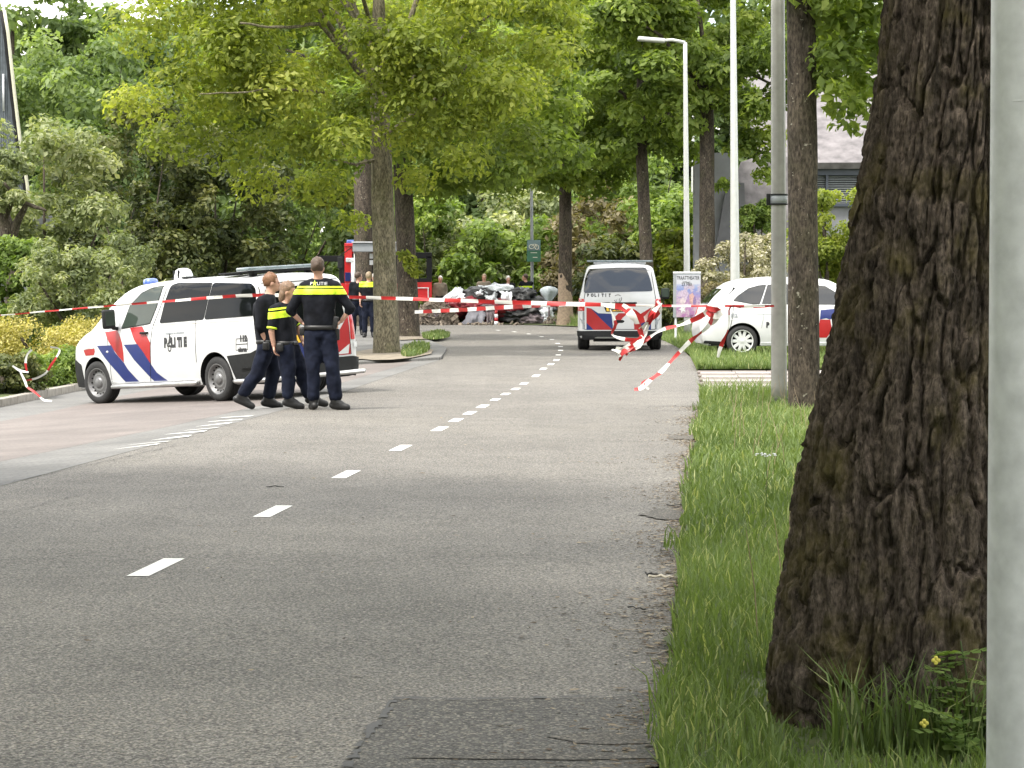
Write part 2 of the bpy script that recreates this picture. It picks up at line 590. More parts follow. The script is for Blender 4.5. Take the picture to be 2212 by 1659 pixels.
# lay-by: grey gutter band along the asphalt, pink bricks, grey band at the kerb
def off_line(pts, d):
    return [(x + d, y) for x, y in pts]
lay_y = (16, 20, 25, 30, 35, 40, 45, 50, 52.5)
le = [(float(left_edge(y)) - .004, y) for y in lay_y]
g1 = [(float(left_edge(y)) - np.interp(y, [16, 33, 40, 52.5], [1.25, .75, .6, .5]), y) for y in lay_y]
KERB = [(-9.2, 16), (-9.0, 30), (-8.45, 38), (-8.07, 40.9), (-7.75, 46), (-7.3, 52), (-6.7, 58), (-6.4, 62)]
kx = lambda y: float(np.interp(y, [p[1] for p in KERB], [p[0] for p in KERB]))
g2 = [(max(kx(y) + 1.35, -99), y) for y in lay_y]
kb = [(kx(y), y) for y in lay_y]
sheet('gutter_strip', strip_poly(g1, le), 1.0, .002, M['brick_grey'])
sheet('parking_bay', strip_poly(g2, off_line(g1, -.003)), 1.0, .003, M['brick_pink'])
sheet('parking_bay_border', strip_poly(kb, off_line(g2, -.003)), 1.0, .002, M['brick_grey'])

# footpath and tree island beyond the lay-by
FP = [(-6.7, 52.6), (float(left_edge(52.6)), 52.6), (-1.46, 56), (-1.48, 59), (-1.75, 62.5), (-2.05, 66), (-3.2, 76), (-4.6, 79), (-9.5, 84), (-14, 87), (-14, 60), (-6.7, 60)]
sheet('footpath', FP, 1.0, .05, M['brick_grey'], thick=.1)
def blob(cx, cy, rx, ry, n=18, jag=.18, seed=0):
    r = random.Random(seed)
    return [(cx + rx * math.cos(k * 2 * PI / n) * (1 + r.uniform(-jag, jag)), cy + ry * math.sin(k * 2 * PI / n) * (1 + r.uniform(-jag, jag))) for k in range(n)]
T1 = base_at(836, 56.5)
T2 = base_at(884, 70.5)
sheet('sandy_ground', blob(T1.x + .1, T1.y - .6, 1.0, 3.4, seed=3), .5, .075, M['sand'])
sheet('sandy_patch', blob(T2.x + .15, T2.y - .3, .9, 4.0, seed=4), .5, .075, M['sand'])

# driveway slabs on the right verge, with the ribs of pale and brown slabs
DRV = []
for i in range(7):
    y0 = 35.9 + i * 1.55
    for j in range(9):
        x0 = float(np.interp(y0, [p[1] for p in RE], [p[0] for p in RE])) + .05 + j * .62
        DRV.append((x0, y0, i, j))
drive = empty('driveway', (3.6, 41, float(zg(3.6, 41))))
drive['kind'] = 'structure'
bm = bmesh.new(); bm_box(bm, (0, 0, 0), (.61, .74, .12), bev=.012)
me_a = bpy.data.meshes.new('slab'); bm.to_mesh(me_a); bm.free(); me_a.materials.append(M['slab'])
bm = bmesh.new(); bm_box(bm, (0, 0, 0), (.61, .79, .10), bev=.012)
me_b = bpy.data.meshes.new('slab_low'); bm.to_mesh(me_b); bm.free(); me_b.materials.append(M['slab_dark'])
for x0, y0, i, j in DRV:
    for k, me in ((0, me_a), (1, me_b)):
        yy = y0 + k * .775
        mm = me if j < 3 else me_a
        o = bpy.data.objects.new('slab', mm)
        COL.objects.link(o)
        o.parent = drive
        xx = x0 + .3
        o.location = (xx - drive.location.x, yy - drive.location.y, float(zg(xx, yy)) - drive.location.z - .028 + random.uniform(-.004, .004))
        o.rotation_euler = (0, 0, -.075)

# kerb stones along the back of the lay-by
kroot = empty('kerb', (kx(40), 40, float(zg(kx(40), 40)))); kroot['kind'] = 'structure'
bm = bmesh.new(); bm_box(bm, (0, 0, 0), (.16, .99, .26), bev=.02)
me_k = bpy.data.meshes.new('kerb_stone'); bm.to_mesh(me_k); bm.free(); me_k.materials.append(M['kerb'])
y = 30.0
while y < 58:
    a = Vector((kx(y), y)); b_ = Vector((kx(y + 1), y + 1))
    d = (b_ - a)
    o = bpy.data.objects.new('kerb_stone', me_k); COL.objects.link(o); o.parent = kroot
    c = (a + b_) / 2
    o.location = (c.x - .08 - kroot.location.x, c.y - kroot.location.y, float(zg(c.x, c.y)) + .0 - kroot.location.z + random.uniform(-.006, .006))
    o.rotation_euler = (0, 0, math.atan2(d.y, d.x) - PI / 2)
    y += d.y / d.length * 1.0

# painted marks --------------------------------------------------
marks = empty('road_marking', (0, 20, float(zg(0, 20)))); marks['kind'] = 'structure'
mz = marks.location
def mark(pts, z=.004):
    bm = bmesh.new()
    f = bm.faces.new([bm.verts.new((x, y, 0)) for x, y in pts])
    bm.normal_update()
    if f.normal.z < 0: f.normal_flip()
    xs = [p[0] for p in pts]; ys = [p[1] for p in pts]
    grid_cut(bm, (min(xs), min(ys)), (max(xs), max(ys)), 1.0)
    for v in bm.verts:
        v.co = Vector((v.co.x - mz.x, v.co.y - mz.y, float(zg(v.co.x, v.co.y)) + z - mz.z))
    return from_bm('painted_dash', bm, M['road_paint'], marks)
DASH = [(338, 1226), (590, 1105), (748, 1025), (866, 968), (950, 927), (985, 908), (1015, 892.5), (1043, 878), (1070, 863.5), (1092, 851.5), (1114, 840.5), (1132, 829),
        (1158, 812), (1174, 797), (1190, 787), (1202, 778), (1206, 767), (1211, 757), (1211, 749), (1204.6, 742), (1192, 733.6), (1170, 727.5), (1142, 721.6), (1111, 717), (1076, 713.6)]
DP = [G(*p) for p in DASH]
for i, p in enumerate(DP):
    a = DP[max(i - 1, 0)]; b_ = DP[min(i + 1, len(DP) - 1)]
    t = (b_ - a).xy.normalized()
    n = Vector((-t.y, t.x))
    gap = min((DP[i] - DP[i - 1]).length if i else 9, (DP[i + 1] - DP[i]).length if i + 1 < len(DP) else 9)
    L = min(.92, gap * (.45 if i < 8 else .36)) / 2 if i < 16 else .28
    w = .060 if i < 8 else .056
    c = Vector(p.xy)
    q = [c - t * L - n * w, c - t * L + n * w, c + t * L + n * w, c + t * L - n * w]
    mark([tuple(v) for v in q])
def zz(x, y):      # zoom of the lay-by corner -> 2212 px view
    return (x / 3.16 / 1.1573, (y / 3.16 + 780) / 1.1573)
for (x1, y1), (x0, y0), th in [((2010, 825), (1730, 840), 10), ((1925, 853), (1630, 872), 13), ((1840, 880), (1530, 910), 17), ((1740, 918), (1440, 942), 9),
                           ((1640, 945), (1290, 973), 17), ((1520, 983), (1180, 1018), 22), ((1360, 1025), (1000, 1056), 9), ((1270, 1048), (880, 1090), 14)]:
    q = [G(*zz(x1, y1 - th * .32)), G(*zz(x1 - 34, y1 + th * .32)), G(*zz(x0, y0 + 1)), G(*zz(x0 + 34, y0 - 3))]
    mark([(v.x, v.y) for v in q], .008)

# newer asphalt patch at the bottom of the picture and a shallow strip beside the verge
PATCH = [G(*p).xy for p in [(752, 1659), (790, 1595), (835, 1540), (850, 1513), (1000, 1516), (1130, 1512), (1300, 1510), (1414, 1503), (1424, 1560), (1420, 1659)]]
PATCH += [Vector((-.30, 7.0)), Vector((-1.6, 6.9))]
sheet('road_patch', [tuple(p) for p in PATCH], .5, .006, M['asphalt_patch'])
TARP = [G(*p).xy for p in [(752, 1662), (790, 1594), (834, 1539), (848, 1511), (1000, 1514), (1300, 1508), (1414, 1501)]]
crk = bmesh.new()
rr = random.Random(5)
for i in range(len(TARP) - 1):
    n = max(2, int((TARP[i + 1] - TARP[i]).length / .05))
    for k in range(n):
        if rr.random() < .18: continue
        a = TARP[i].lerp(TARP[i + 1], k / n); b_ = TARP[i].lerp(TARP[i + 1], (k + 1) / n)
        d = (b_ - a).normalized(); nn = Vector((-d.y, d.x)) * rr.uniform(.006, .026)
        off = Vector((-d.y, d.x)) * rr.uniform(-.008, .008)
        q = [a - nn + off, b_ - nn * .7 + off, b_ + nn * .7 + off, a + nn + off]
        crk.faces.new([crk.verts.new((v.x, v.y, float(zg(v.x, v.y)) + .009)) for v in q])
bmesh.ops.recalc_face_normals(crk, faces=list(crk.faces))
M['tar'] = mat('black_tar', (.03, .03, .03), .7, 0, .3, 60)
o = from_bm('tar_seam', crk, M['tar']); o['kind'] = 'structure'

def crack(pts, w, seed):
    r = random.Random(seed)
    P = [G(*p).xy for p in pts]
    bmc = bmesh.new()
    for i in range(len(P) - 1):
        n = max(3, int((P[i + 1] - P[i]).length / .09))
        prev = P[i]
        for k in range(1, n + 1):
            q = P[i].lerp(P[i + 1], k / n) + Vector((r.uniform(-.018, .018), r.uniform(-.018, .018)))
            d = (q - prev).normalized(); nn = Vector((-d.y, d.x)) * w * r.uniform(.4, 1)
            bmc.faces.new([bmc.verts.new((v.x, v.y, float(zg(v.x, v.y)) + .007)) for v in (prev - nn, q - nn, q + nn, prev + nn)])
            prev = q
    bmesh.ops.recalc_face_normals(bmc, faces=list(bmc.faces))
    c = from_bm('road_crack', bmc, M['tar']); c['kind'] = 'structure'
crack([(0, 1107), (60, 1098), (125, 1080), (170, 1071)], .006, 1)
crack([(0, 1078), (80, 1076), (172, 1071)], .004, 2)
crack([(576, 1055), (614, 1053)], .006, 3)
crack([(0, 1047), (150, 1014), (262, 990), (380, 962)], .007, 4)

# ---------------------------------------------------------------- verges
def re_x(y):
    return float(np.interp(y, [p[1] for p in RE[:11]], [p[0] for p in RE[:11]]))
v1 = [(re_x(y) + .02 + .03 * math.sin(y * 7.3) + .02 * math.sin(y * 17), y) for y in np.arange(5.0, 35.9, .5)]
sheet('grass_verge', v1 + [(re_x(35.7) + 3.1, 35.75), (14, 35.75), (14, 5)], 1.0, .03, M['soil'])
far_edge = [(x + .02, y) for x, y in RE[8:19]]
sheet('grass_verge_beyond_driveway', [(re_x(46.8) + .02, 46.8)] + [p for p in far_edge if p[1] > 47] + [(-3, 110), (30, 112), (30, 46.8)], 1.0, .03, M['soil'])
sheet('garden_soil', [(kx(y) - .16, y) for y in (16, 30, 38, 40.9, 46, 52, 58, 62)] + [(-8, 70), (-30, 75), (-30, 16)], 1.0, .10, M['soil'])

M['grass'] = leaf_mat('grass_blades', (.09, .135, .042), (.185, .255, .085), (.44, .45, .24), .35, .5)

def blades(name, n, xy, hmin, hmax, width, seed, zoff=.03, lean=.45, label=None, dry=.08, hfun=None, simple=False):
    r = np.random.default_rng(seed)
    x, y = xy(r, n)
    n = len(x)
    z = zg(x, y) + zoff
    patch = fbm(x * .9, y * .5, x * 0, 3, seed)
    h = (hmin + (hmax - hmin) * r.random(n) ** 1.6) * (1 + .45 * patch)
    if hfun is not None: h = h * hfun(x, y)
    a = r.random(n) * 2 * PI
    w = width * (.6 + .8 * r.random(n)) * .5
    dx, dy = np.cos(a), np.sin(a)
    la = r.random(n) * 2 * PI
    ln = h * lean * (0.3 + r.random(n))
    lx, ly = np.cos(la) * ln, np.sin(la) * ln
    V = np.zeros((n, 5, 3))
    V[:, 0] = np.stack([x - dx * w, y - dy * w, z], -1)
    V[:, 1] = np.stack([x + dx * w, y + dy * w, z], -1)
    V[:, 2] = np.stack([x + dx * w * .75 + lx * .35, y + dy * w * .75 + ly * .35, z + h * .62], -1)
    V[:, 3] = np.stack([x - dx * w * .75 + lx * .35, y - dy * w * .75 + ly * .35, z + h * .62], -1)
    V[:, 4] = np.stack([x + lx, y + ly, z + h * (1 - .25 * lean)], -1)
    if simple:
        V = V[:, [0, 1, 4]]
        i = np.arange(n) * 3
        F = np.stack([i, i + 1, i + 2], -1)
    else:
        i = np.arange(n) * 5
        F = np.concatenate([np.stack([i, i + 1, i + 2], -1), np.stack([i, i + 2, i + 3], -1), np.stack([i + 3, i + 2, i + 4], -1)])
    t = np.clip(.38 + .5 * patch + r.normal(0, .16, n), 0, 1)
    t = np.where(r.random(n) < dry, .75 + .25 * r.random(n), t * .72)
    me = np_mesh(name, V.reshape(-1, 3), F, tone=t if simple else np.tile(t, 3))
    o = link(name, me, M['grass'])
    o['kind'] = 'stuff'
    if label: o['label'] = label
    return o

_ry = np.array([p[1] for p in RE[:11]]); _rx = np.array([p[0] for p in RE[:11]])
def verge_xy(y0, y1, wid, pw=1.0, edge=.0):
    def f(r, n):
        y = y0 + (y1 - y0) * r.random(n) ** pw
        x = np.interp(y, _ry, _rx) + edge + .05 * fbm(y * 2.2, y * 0, y * 0, 3, 4) - .16 * np.clip(fbm(y * .8, y * 0 + 3, y * 0, 3, 9), 0, 1) * r.random(n) + wid * r.random(n)
        return x, y
    return f
blades('near_grass', 49000, verge_xy(6.0, 15, 2.7, 1.0, .02), .05, .19, .0075, 11, hfun=lambda x, y: np.where((x > .85) & (y > 7.75) & (y < 9.9), .30, 1.0), label='long green grass on the near verge round the big trunk')
blades('verge_grass', 52000, verge_xy(15, 35.2, 2.9, .9, .02), .05, .19, .012, 12, label='green verge grass before the driveway')
blades('tall_grass_tufts', 2600, verge_xy(33.6, 35.5, 1.6), .10, .34, .014, 13, label='tall tufts at the end of the near verge')
def far_xy(r, n):
    y = 46.8 + 44 * r.random(n) ** 1.7
    x = np.interp(y, [46.8, 55, 66, 76, 84, 90, 94], [3.4, 3.82, 3.98, 4.02, 3.4, 2.1, 1.4]) - .05 + 7.6 * r.random(n) ** 1.4
    return x, y
blades('far_verge_grass', 64000, far_xy, .06, .22, .026, 14, simple=True, label='sunny grass round the parked white car')
def wreck_xy(r, n):
    x = -3 + 7.5 * r.random(n)
    y = np.interp(x, [-3, 1.4, 2.1, 3.4, 4.5], [95.2, 94.4, 91, 85, 80]) + .1 + 3.5 * r.random(n) ** 1.5
    return x, y
blades('grass_by_the_bend', 12000, wreck_xy, .1, .42, .055, 15, simple=True, label='rough grass along the outside of the bend')
def isl_xy(r, n):
    k = r.random(n) < .45
    th = r.random(n) * 2 * PI; rad = np.sqrt(r.random(n))
    x = np.where(k, T1.x + .62 + .28 * rad * np.cos(th), T2.x + .75 + .35 * rad * np.cos(th))
    y = np.where(k, T1.y + .2 + 3.4 * rad * np.sin(th), T2.y - .4 + 3.4 * rad * np.sin(th))
    return x, y
blades('grass_tufts_by_the_tree', 5000, isl_xy, .05, .2, .028, 16, zoff=.07, label='small grass tufts at the foot of the street trees')
def litter(name, n, xy, size, seed, material, zoff, label):
    r = np.random.default_rng(seed)
    x, y = xy(r, n)
    n = len(x)
    z = zg(x, y) + zoff
    a = r.random(n) * 2 * PI
    L = size * (.3 + r.random(n) ** 2 * 1.6); w = L * (.12 + .5 * r.random(n))
    c, s = np.cos(a), np.sin(a)
    V = np.zeros((n, 4, 3))
    for k, (u, v) in enumerate([(-1, 0), (0, -1), (1, 0), (0, 1)]):
        V[:, k] = np.stack([x + c * L * u - s * w * v, y + s * L * u + c * w * v, z + r.random(n) * size * .35], -1)
    i = np.arange(n) * 4
    F = np.stack([i, i + 1, i + 2, i + 3], -1)
    o = link(name, np_mesh(name, V.reshape(-1, 3), F, tone=r.random(n)), material)
    o['kind'] = 'stuff'; o['label'] = label
    return o
M['litter'] = leaf_mat('dry_litter', (.035, .025, .018), (.11, .075, .045), (.34, .28, .20), .1, .8)
litter('leaf_litter', 9500, lambda r, n: ((lambda y: (np.interp(y, _ry, _rx) + .05 - np.abs(r.normal(0, .12, n)) * (1 + .6 * np.sin(y * 1.7)) * np.where(r.random(n) < .2, 2.2, 1.0), y))(6.5 + 28 * r.random(n))), .016, 21, M['litter'], .004, 'dry leaves and soil crumbs along the edge of the road')
litter('scattered_twigs', 160, lambda r, n: (-2.5 + 4.5 * r.random(n), 8 + 26 * r.random(n)), .02, 22, M['litter'], .006, 'sparse twigs and bits lying on the asphalt')
def stalks():
    r = random.Random(3); bmx = bmesh.new()
    for k in range(90):
        y = r.uniform(9, 33); x = float(np.interp(y, _ry, _rx)) + r.uniform(.35, 1.9)
        z = float(zg(x, y)) + .03; h = r.uniform(.3, .55); lx, ly = r.uniform(-.12, .12), r.uniform(-.1, .1)
        bm_tube(bmx, [(x, y, z), (x + lx * .3, y + ly * .3, z + h * .5), (x + lx, y + ly, z + h)], [.0028, .0024, .0014], 4)
    o = from_bm('dry_grass_stalks', bmx, M['hair_blond']); o['kind'] = 'stuff'; o['label'] = 'pale dry stalks standing in the verge grass'
stalks()

M['stain'] = asphalt_mat('stained_asphalt', (.085, .080, .072), (.10, .092, .080), .9)
for k, (px, py, rx, ry) in enumerate([(1452, 1112, .16, .42), (1418, 1114, .10, .2), (1480, 946, .22, .35), (1380, 1600, .30, .12), (1240, 1640, .5, .05)]):
    g = G(px, py)
    o = sheet('road_stain', blob(g.x, g.y, rx, ry, 16, .25, 50 + k), .5, .0075 + .0004 * k, M['stain'])
# curled scrap of pale bark and some twigs by the edge of the road
M['pale_scrap'] = mat('pale_scrap', (.55, .50, .42), .8, 0, .3, 40)
def twig(label, px, py, ln, r_, m, seed, name='twig'):
    rr = random.Random(seed); g = G(px, py); bm = bmesh.new(); P = []
    for k in range(7):
        P.append((ln * (k / 6 - .5), rr.uniform(-.02, .02) * ln * 4, r_ + rr.uniform(0, .012)))
    bm_tube(bm, P, [r_ * rr.uniform(.6, 1.2) for _ in P], 6)
    o = from_bm(name, bm, m); o.location = (g.x, g.y, g.z + .004); o.rotation_euler = (0, 0, rr.uniform(-.5, .5))
    tag(o, label, 'twig')
twig('curled pale strip of bark lying at the road edge left of the grass', 1428, 1252, .13, .008, M['pale_scrap'], 1, 'bark_strip')
twig('dark twig lying just above the pale bark strip on the road edge', 1412, 1246, .10, .006, M['bark_twig'] if 'bark_twig' in M else M['tar'], 2)
twig('long thin twig lying across the road edge below the stain', 1440, 1170, .16, .003, M['pale_scrap'], 3)
twig('dark twig on the asphalt in the middle of the left lane', 594, 1054, .14, .004, M['tar'], 4)
twig('short dark twig on the asphalt beside the lower verge', 1375, 1320, .09, .004, M['tar'], 5)
twig('dark twig pointing from the grass onto the stain', 1470, 1095, .2, .004, M['tar'], 6)
# ================================================================ TREES
def bark_mat(name, dark, light, moss=(.07, .085, .02), moss_amt=.25, sc=1.0, bs=.8, spots=False):
    m, nt, b = nodes_of(name)
    n1 = add_noise(nt, 9 * sc, 8, .65, vec_scale=(1, 1, .28))
    n2 = add_noise(nt, 38 * sc, 6, .65, vec_scale=(1, 1, .35))
    n3 = add_noise(nt, 1.6 * sc, 4, .6)
    tc = nt.nodes.new('ShaderNodeTexCoord')
    c = ramp(nt, n1.outputs['Fac'], [(.32, dark), (.68, light)]).outputs['Color']
    c = mix_col(nt, .95, c, ramp(nt, n2.outputs['Fac'], [(.34, .14), (.66, .84)]).outputs['Color'], 'OVERLAY')
    mf = ramp(nt, n3.outputs['Fac'], [(.50, 0.0), (.66, moss_amt)]).outputs['Color']
    c = mix_col(nt, mf, c, moss)
    if spots:
        n4 = add_noise(nt, 14, 3, .6)
        sf = ramp(nt, n4.outputs['Fac'], [(.66, 0.0), (.71, .7)]).outputs['Color']
        c = mix_col(nt, sf, c, (.36, .34, .28))
    nt.links.new(c, b.inputs['Base Color'])
    b.inputs['Roughness'].default_value = .95
    b.inputs['Specular IOR Level'].default_value = .2
    bump(nt, b, n1.outputs['Fac'], bs, .03)
    return m
M['bark_grey'] = bark_mat('grey_green_bark', (.095, .085, .060), (.215, .19, .13), moss_amt=.35, spots=True)
M['bark_dark'] = bark_mat('dark_bark', (.035, .030, .024), (.105, .085, .068), moss_amt=.15, spots=True)
M['bark_big'] = bark_mat('deep_furrowed_bark', (.030, .024, .019), (.150, .120, .098), moss=(.10, .085, .018), moss_amt=.5, sc=2.6, bs=1.0)
M['bark_wound'] = mat('bare_wood', (.31, .235, .165), .85, 0, .3, 14, .5, .01)

LM = {
 'maple': leaf_mat('maple_leaves', (.09, .135, .034), (.21, .28, .068), (.37, .43, .12), .6),
 'maple_yellow': leaf_mat('yellow_green_leaves', (.105, .145, .026), (.235, .28, .05), (.40, .42, .095), .55),
 'dark': leaf_mat('dark_evergreen_leaves', (.03, .046, .016), (.095, .115, .036), (.22, .22, .08), .35),
 'wood': leaf_mat('woodland_leaves', (.07, .115, .042), (.165, .23, .09), (.28, .35, .15), .5),
 'pale': leaf_mat('pale_green_leaves', (.10, .13, .06), (.25, .29, .145), (.46, .47, .29), .4),
 'yellow': leaf_mat('golden_leaves', (.18, .17, .04), (.42, .37, .10), (.68, .60, .27), .35),
 'shrub': leaf_mat('fresh_shrub_leaves', (.075, .125, .025), (.19, .27, .065), (.33, .40, .12), .45),
 'blossom': leaf_mat('cream_blossom', (.14, .14, .07), (.42, .39, .29), (.72, .68, .58), .3),
 'russet': leaf_mat('brownish_leaves', (.07, .06, .03), (.18, .155, .085), (.30, .26, .15), .35),
}

def leaf_cloud(r, centres, crad, n, size, flat=.65, ori=None, aspect=.55, up=.55):
    """n leaves spread over the outer parts of clumps; returns verts, faces, tone"""
    k = len(centres)
    w = crad ** 2; w = w / w.sum()
    ci = r.choice(k, n, p=w)
    d = r.normal(0, 1, (n, 3)); d /= np.linalg.norm(d, axis=1)[:, None]
    d[:, 2] = np.where(r.random(n) < .35, np.abs(d[:, 2]), d[:, 2])
    rad = (r.random(n) ** .42)
    pos = centres[ci] + d * (rad * crad[ci])[:, None] * np.array([1, 1, flat])
    nrm = d * .8 + np.array([0, 0, up]) + r.normal(0, .55, (n, 3))
    nrm /= np.linalg.norm(nrm, axis=1)[:, None]
    ax = r.normal(0, 1, (n, 3)); ax[:, 2] -= .5
    ax -= nrm * (ax * nrm).sum(1)[:, None]
    ax /= np.linalg.norm(ax, axis=1)[:, None]
    bx = np.cross(nrm, ax)
    s = size * (.38 + 1.15 * r.random(n))[:, None] * .5
    fold = .22
    V = np.zeros((n, 4, 3))
    V[:, 0] = pos - ax * s
    V[:, 1] = pos + bx * s * aspect * 1.0 + nrm * s * fold - ax * s * .1
    V[:, 2] = pos + ax * s
    V[:, 3] = pos - bx * s * aspect * 1.0 + nrm * s * fold - ax * s * .1
    i = np.arange(n) * 4
    F = np.concatenate([np.stack([i, i + 1, i + 2], -1), np.stack([i, i + 2, i + 3], -1)])
    ct = r.normal(0, .16, k)
    t = np.clip(.42 + ct[ci] + r.normal(0, .17, n), 0, 1)
    return V.reshape(-1, 3), F, np.tile(t, 2)

def clumps(r, c, R, k, crf, hollow=.45, low_cut=-1.0, extra=None):
    out = []
    c = np.array(c, float); R = np.array(R, float)
    while len(out) < k:
        d = r.normal(0, 1, 3); d /= np.linalg.norm(d)
        if d[2] < low_cut: continue
        rad = hollow + (1 - hollow) * r.random() ** .6
        out.append(c + d * rad * R * r.uniform(.86, 1.08))
    cen = np.array(out)
    cr = crf * R.mean() * r.uniform(.6, 1.25, k)
    if extra:
        cen = np.concatenate([cen, np.array([e[0] for e in extra])])
        cr = np.concatenate([cr, np.array([e[1] for e in extra])])
    return cen, cr

def foliage(name, parent, cen, cr, n, size, m, seed, flat=.65, up=.55, aspect=.55):
    r = np.random.default_rng(seed)
    v, f, t = leaf_cloud(r, cen, cr, n, size, flat, up=up, aspect=aspect)
    if parent is not None:
        v = v - np.array(parent.location)
    o = link(name, np_mesh(name, v, f, tone=t), LM[m], parent)
    if parent is not None and n > 300: o['kind'] = 'stuff'
    return o

def trunk_mesh(pts, radii, seg=26, seed=0, amp=.06, flare=0.0, step=.12):
    """pts in local coordinates; uneven round trunk"""
    P = np.array(pts, float); L = np.concatenate([[0], np.cumsum(np.linalg.norm(np.diff(P, axis=0), axis=1))])
    n = max(6, int(L[-1] / step))
    s = np.linspace(0, L[-1], n)
    C = np.stack([np.interp(s, L, P[:, k]) for k in range(3)], -1)
    R = np.interp(s, L, radii) * (1 + flare * np.exp(-s / .18))
    th = np.linspace(0, 2 * PI, seg, endpoint=False)
    ct, st = np.cos(th)[None], np.sin(th)[None]
    nz = fbm(ct * 1.3 + seed, st * 1.3, s[:, None] * .9, 3, seed) + .6 * fbm(ct * 4 + seed, st * 4, s[:, None] * 2.2, 3, seed + 5)
    RR = R[:, None] * (1 + amp * nz)
    V = np.stack([C[:, 0:1] + RR * ct, C[:, 1:2] + RR * st, C[:, 2:3] + 0 * RR], -1).reshape(-1, 3)
    i = np.arange(n - 1)[:, None] * seg + np.arange(seg)[None]
    j = np.arange(n - 1)[:, None] * seg + (np.arange(seg)[None] + 1) % seg
    F = np.stack([i, j, j + seg, i + seg], -1).reshape(-1, 4)
    return np_mesh('trunk', V, F, smooth=True)

def limb(root, pts, r0, r1, m, seg=9):
    """a wandering branch through world points"""
    P = [Vector(p) for p in pts]
    Q = [P[0]]
    rr = random.Random(int(abs(P[0].x * 37 + P[-1].z * 101)))
    for i in range(len(P) - 1):
        for k in range(1, 5):
            Q.append(P[i].lerp(P[i + 1], k / 4) + Vector([rr.uniform(-.05, .05) * (P[i + 1] - P[i]).length * .35 for _ in range(3)]))
    bm = bmesh.new()
    n = len(Q)
    bm_tube(bm, [q - root.location for q in Q], [r0 + (r1 - r0) * (k / (n - 1)) ** .8 for k in range(n)], seg)
    return from_bm('limb', bm, m, root, True)

def make_tree(name, label, px, dist, r0, r1, fork_z, crown_c, crown_r, k, crf, nleaf, leaf, m, bark, seed, top_px=None, group=None, cat='tree',
              limbs=6, low=-1.0, extra=None, base=None, hollow=.45, flare=.25, flat=.65, trunk_extra=2.5):
    b = base if base is not None else base_at(px, dist)
    root = empty(name, b, 0, label, cat, group)
    top_x = b.x if top_px is None else (top_px - 1106) / FPX * dist
    dx = top_x - b.x
    pts = [(0, 0, -.15), (dx * .35, 0, (fork_z - b.z) * .4), (dx, 0, fork_z - b.z), (dx * 1.2, 0, fork_z - b.z + trunk_extra)]
    t = link('trunk', trunk_mesh(pts, [r0, (r0 + r1) / 2, r1, r1 * .45], seed=seed, flare=flare), M[bark], root)
    r = np.random.default_rng(seed)
    cen, cr = clumps(r, crown_c, crown_r, k, crf, hollow, low, extra)
    fk = Vector((b.x + dx, b.y, fork_z))
    order = r.permutation(len(cen))
    done = 0
    for q in order:
        if done >= limbs: break
        c = Vector(cen[q])
        if c.z < fork_z + .2: continue
        s = fk + Vector((0, 0, r.uniform(-.3, trunk_extra * .7)))
        mid = s.lerp(c, .5) + Vector((0, 0, .12 * (c - s).length))
        limb(root, [s, mid, c], r1 * .42, .025, M[bark])
        done += 1
    foliage('crown', root, cen, cr, nleaf, leaf, m, seed + 50, flat)
    return root, cen, cr

def wc(px, py, dist):
    v = W(px, py, dist)
    return (v.x, v.y, v.z)

# --- street trees along the left side of the road
G1 = 'street trees along the road'
b1 = base_at(836, 56.5)
ex = [(wc(330, 60, 55), 1.1), (wc(420, 180, 55), 1.1), (wc(380, 300, 56), .9), (wc(520, 330, 56), 1.0), (wc(650, 300, 55), .9), (wc(610, 200, 54), 1.0), (wc(700, 400, 57), .7), (wc(760, 480, 58), .45), (wc(500, 100, 54), 1.2),
      (wc(980, 280, 54), 1.0), (wc(1080, 200, 54), 1.1), (wc(1120, 310, 56), .8), (wc(960, 150, 53.5), .9), (wc(900, 90, 53), .9), (wc(1180, 120, 56), 1.0), (wc(290, 230, 57), .8), (wc(830, 200, 54.2), .75), (wc(770, 240, 54.5), .7), (wc(880, 300, 54.6), .7), (wc(800, 90, 53.5), .8), (wc(860, 130, 53.5), .8), (wc(900, 390, 56), .55), (wc(690, 330, 55), .7), (wc(1000, 350, 56), .7), (wc(560, 400, 57), .7)]
t1, c1, r1_ = make_tree('street_tree', 'pale barked street tree nearest the police van, standing in the sandy island', 836, 56.5, .285, .225, 4.75, wc(770, 40, 56.5), (4.9, 4.3, 3.7), 95, .185, 62000, .14, 'maple_yellow', 'bark_grey', 101,
                        top_px=822, group=G1, limbs=6, extra=ex, low=-.75, trunk_extra=3.6)
limb(t1, [W(822, 200, 56.5), W(770, 150, 55.5), W(722, 72, 54.6), W(690, 20, 54.0)], .10, .04, M['bark_grey'])
limb(t1, [W(742, 112, 55), W(690, 50, 54.2), W(600, 60, 53.4), W(520, 50, 52.8)], .055, .02, M['bark_grey'])
limb(t1, [W(826, 300, 56.4), W(890, 250, 55.5), W(960, 200, 54.6), W(1010, 140, 54)], .085, .03, M['bark_grey'])
limb(t1, [W(815, 130, 56.4), W(800, 60, 55.2), W(780, -20, 54)], .07, .04, M['bark_grey'])
limb(t1, [W(812, 345, 56.4), W(770, 355, 56), W(720, 345, 55.4)], .045, .015, M['bark_grey'])
limb(t1, [W(700, 200, 54.4), W(600, 190, 53.8), W(520, 200, 53.3), W(430, 202, 52.9)], .035, .012, M['bark_grey'])

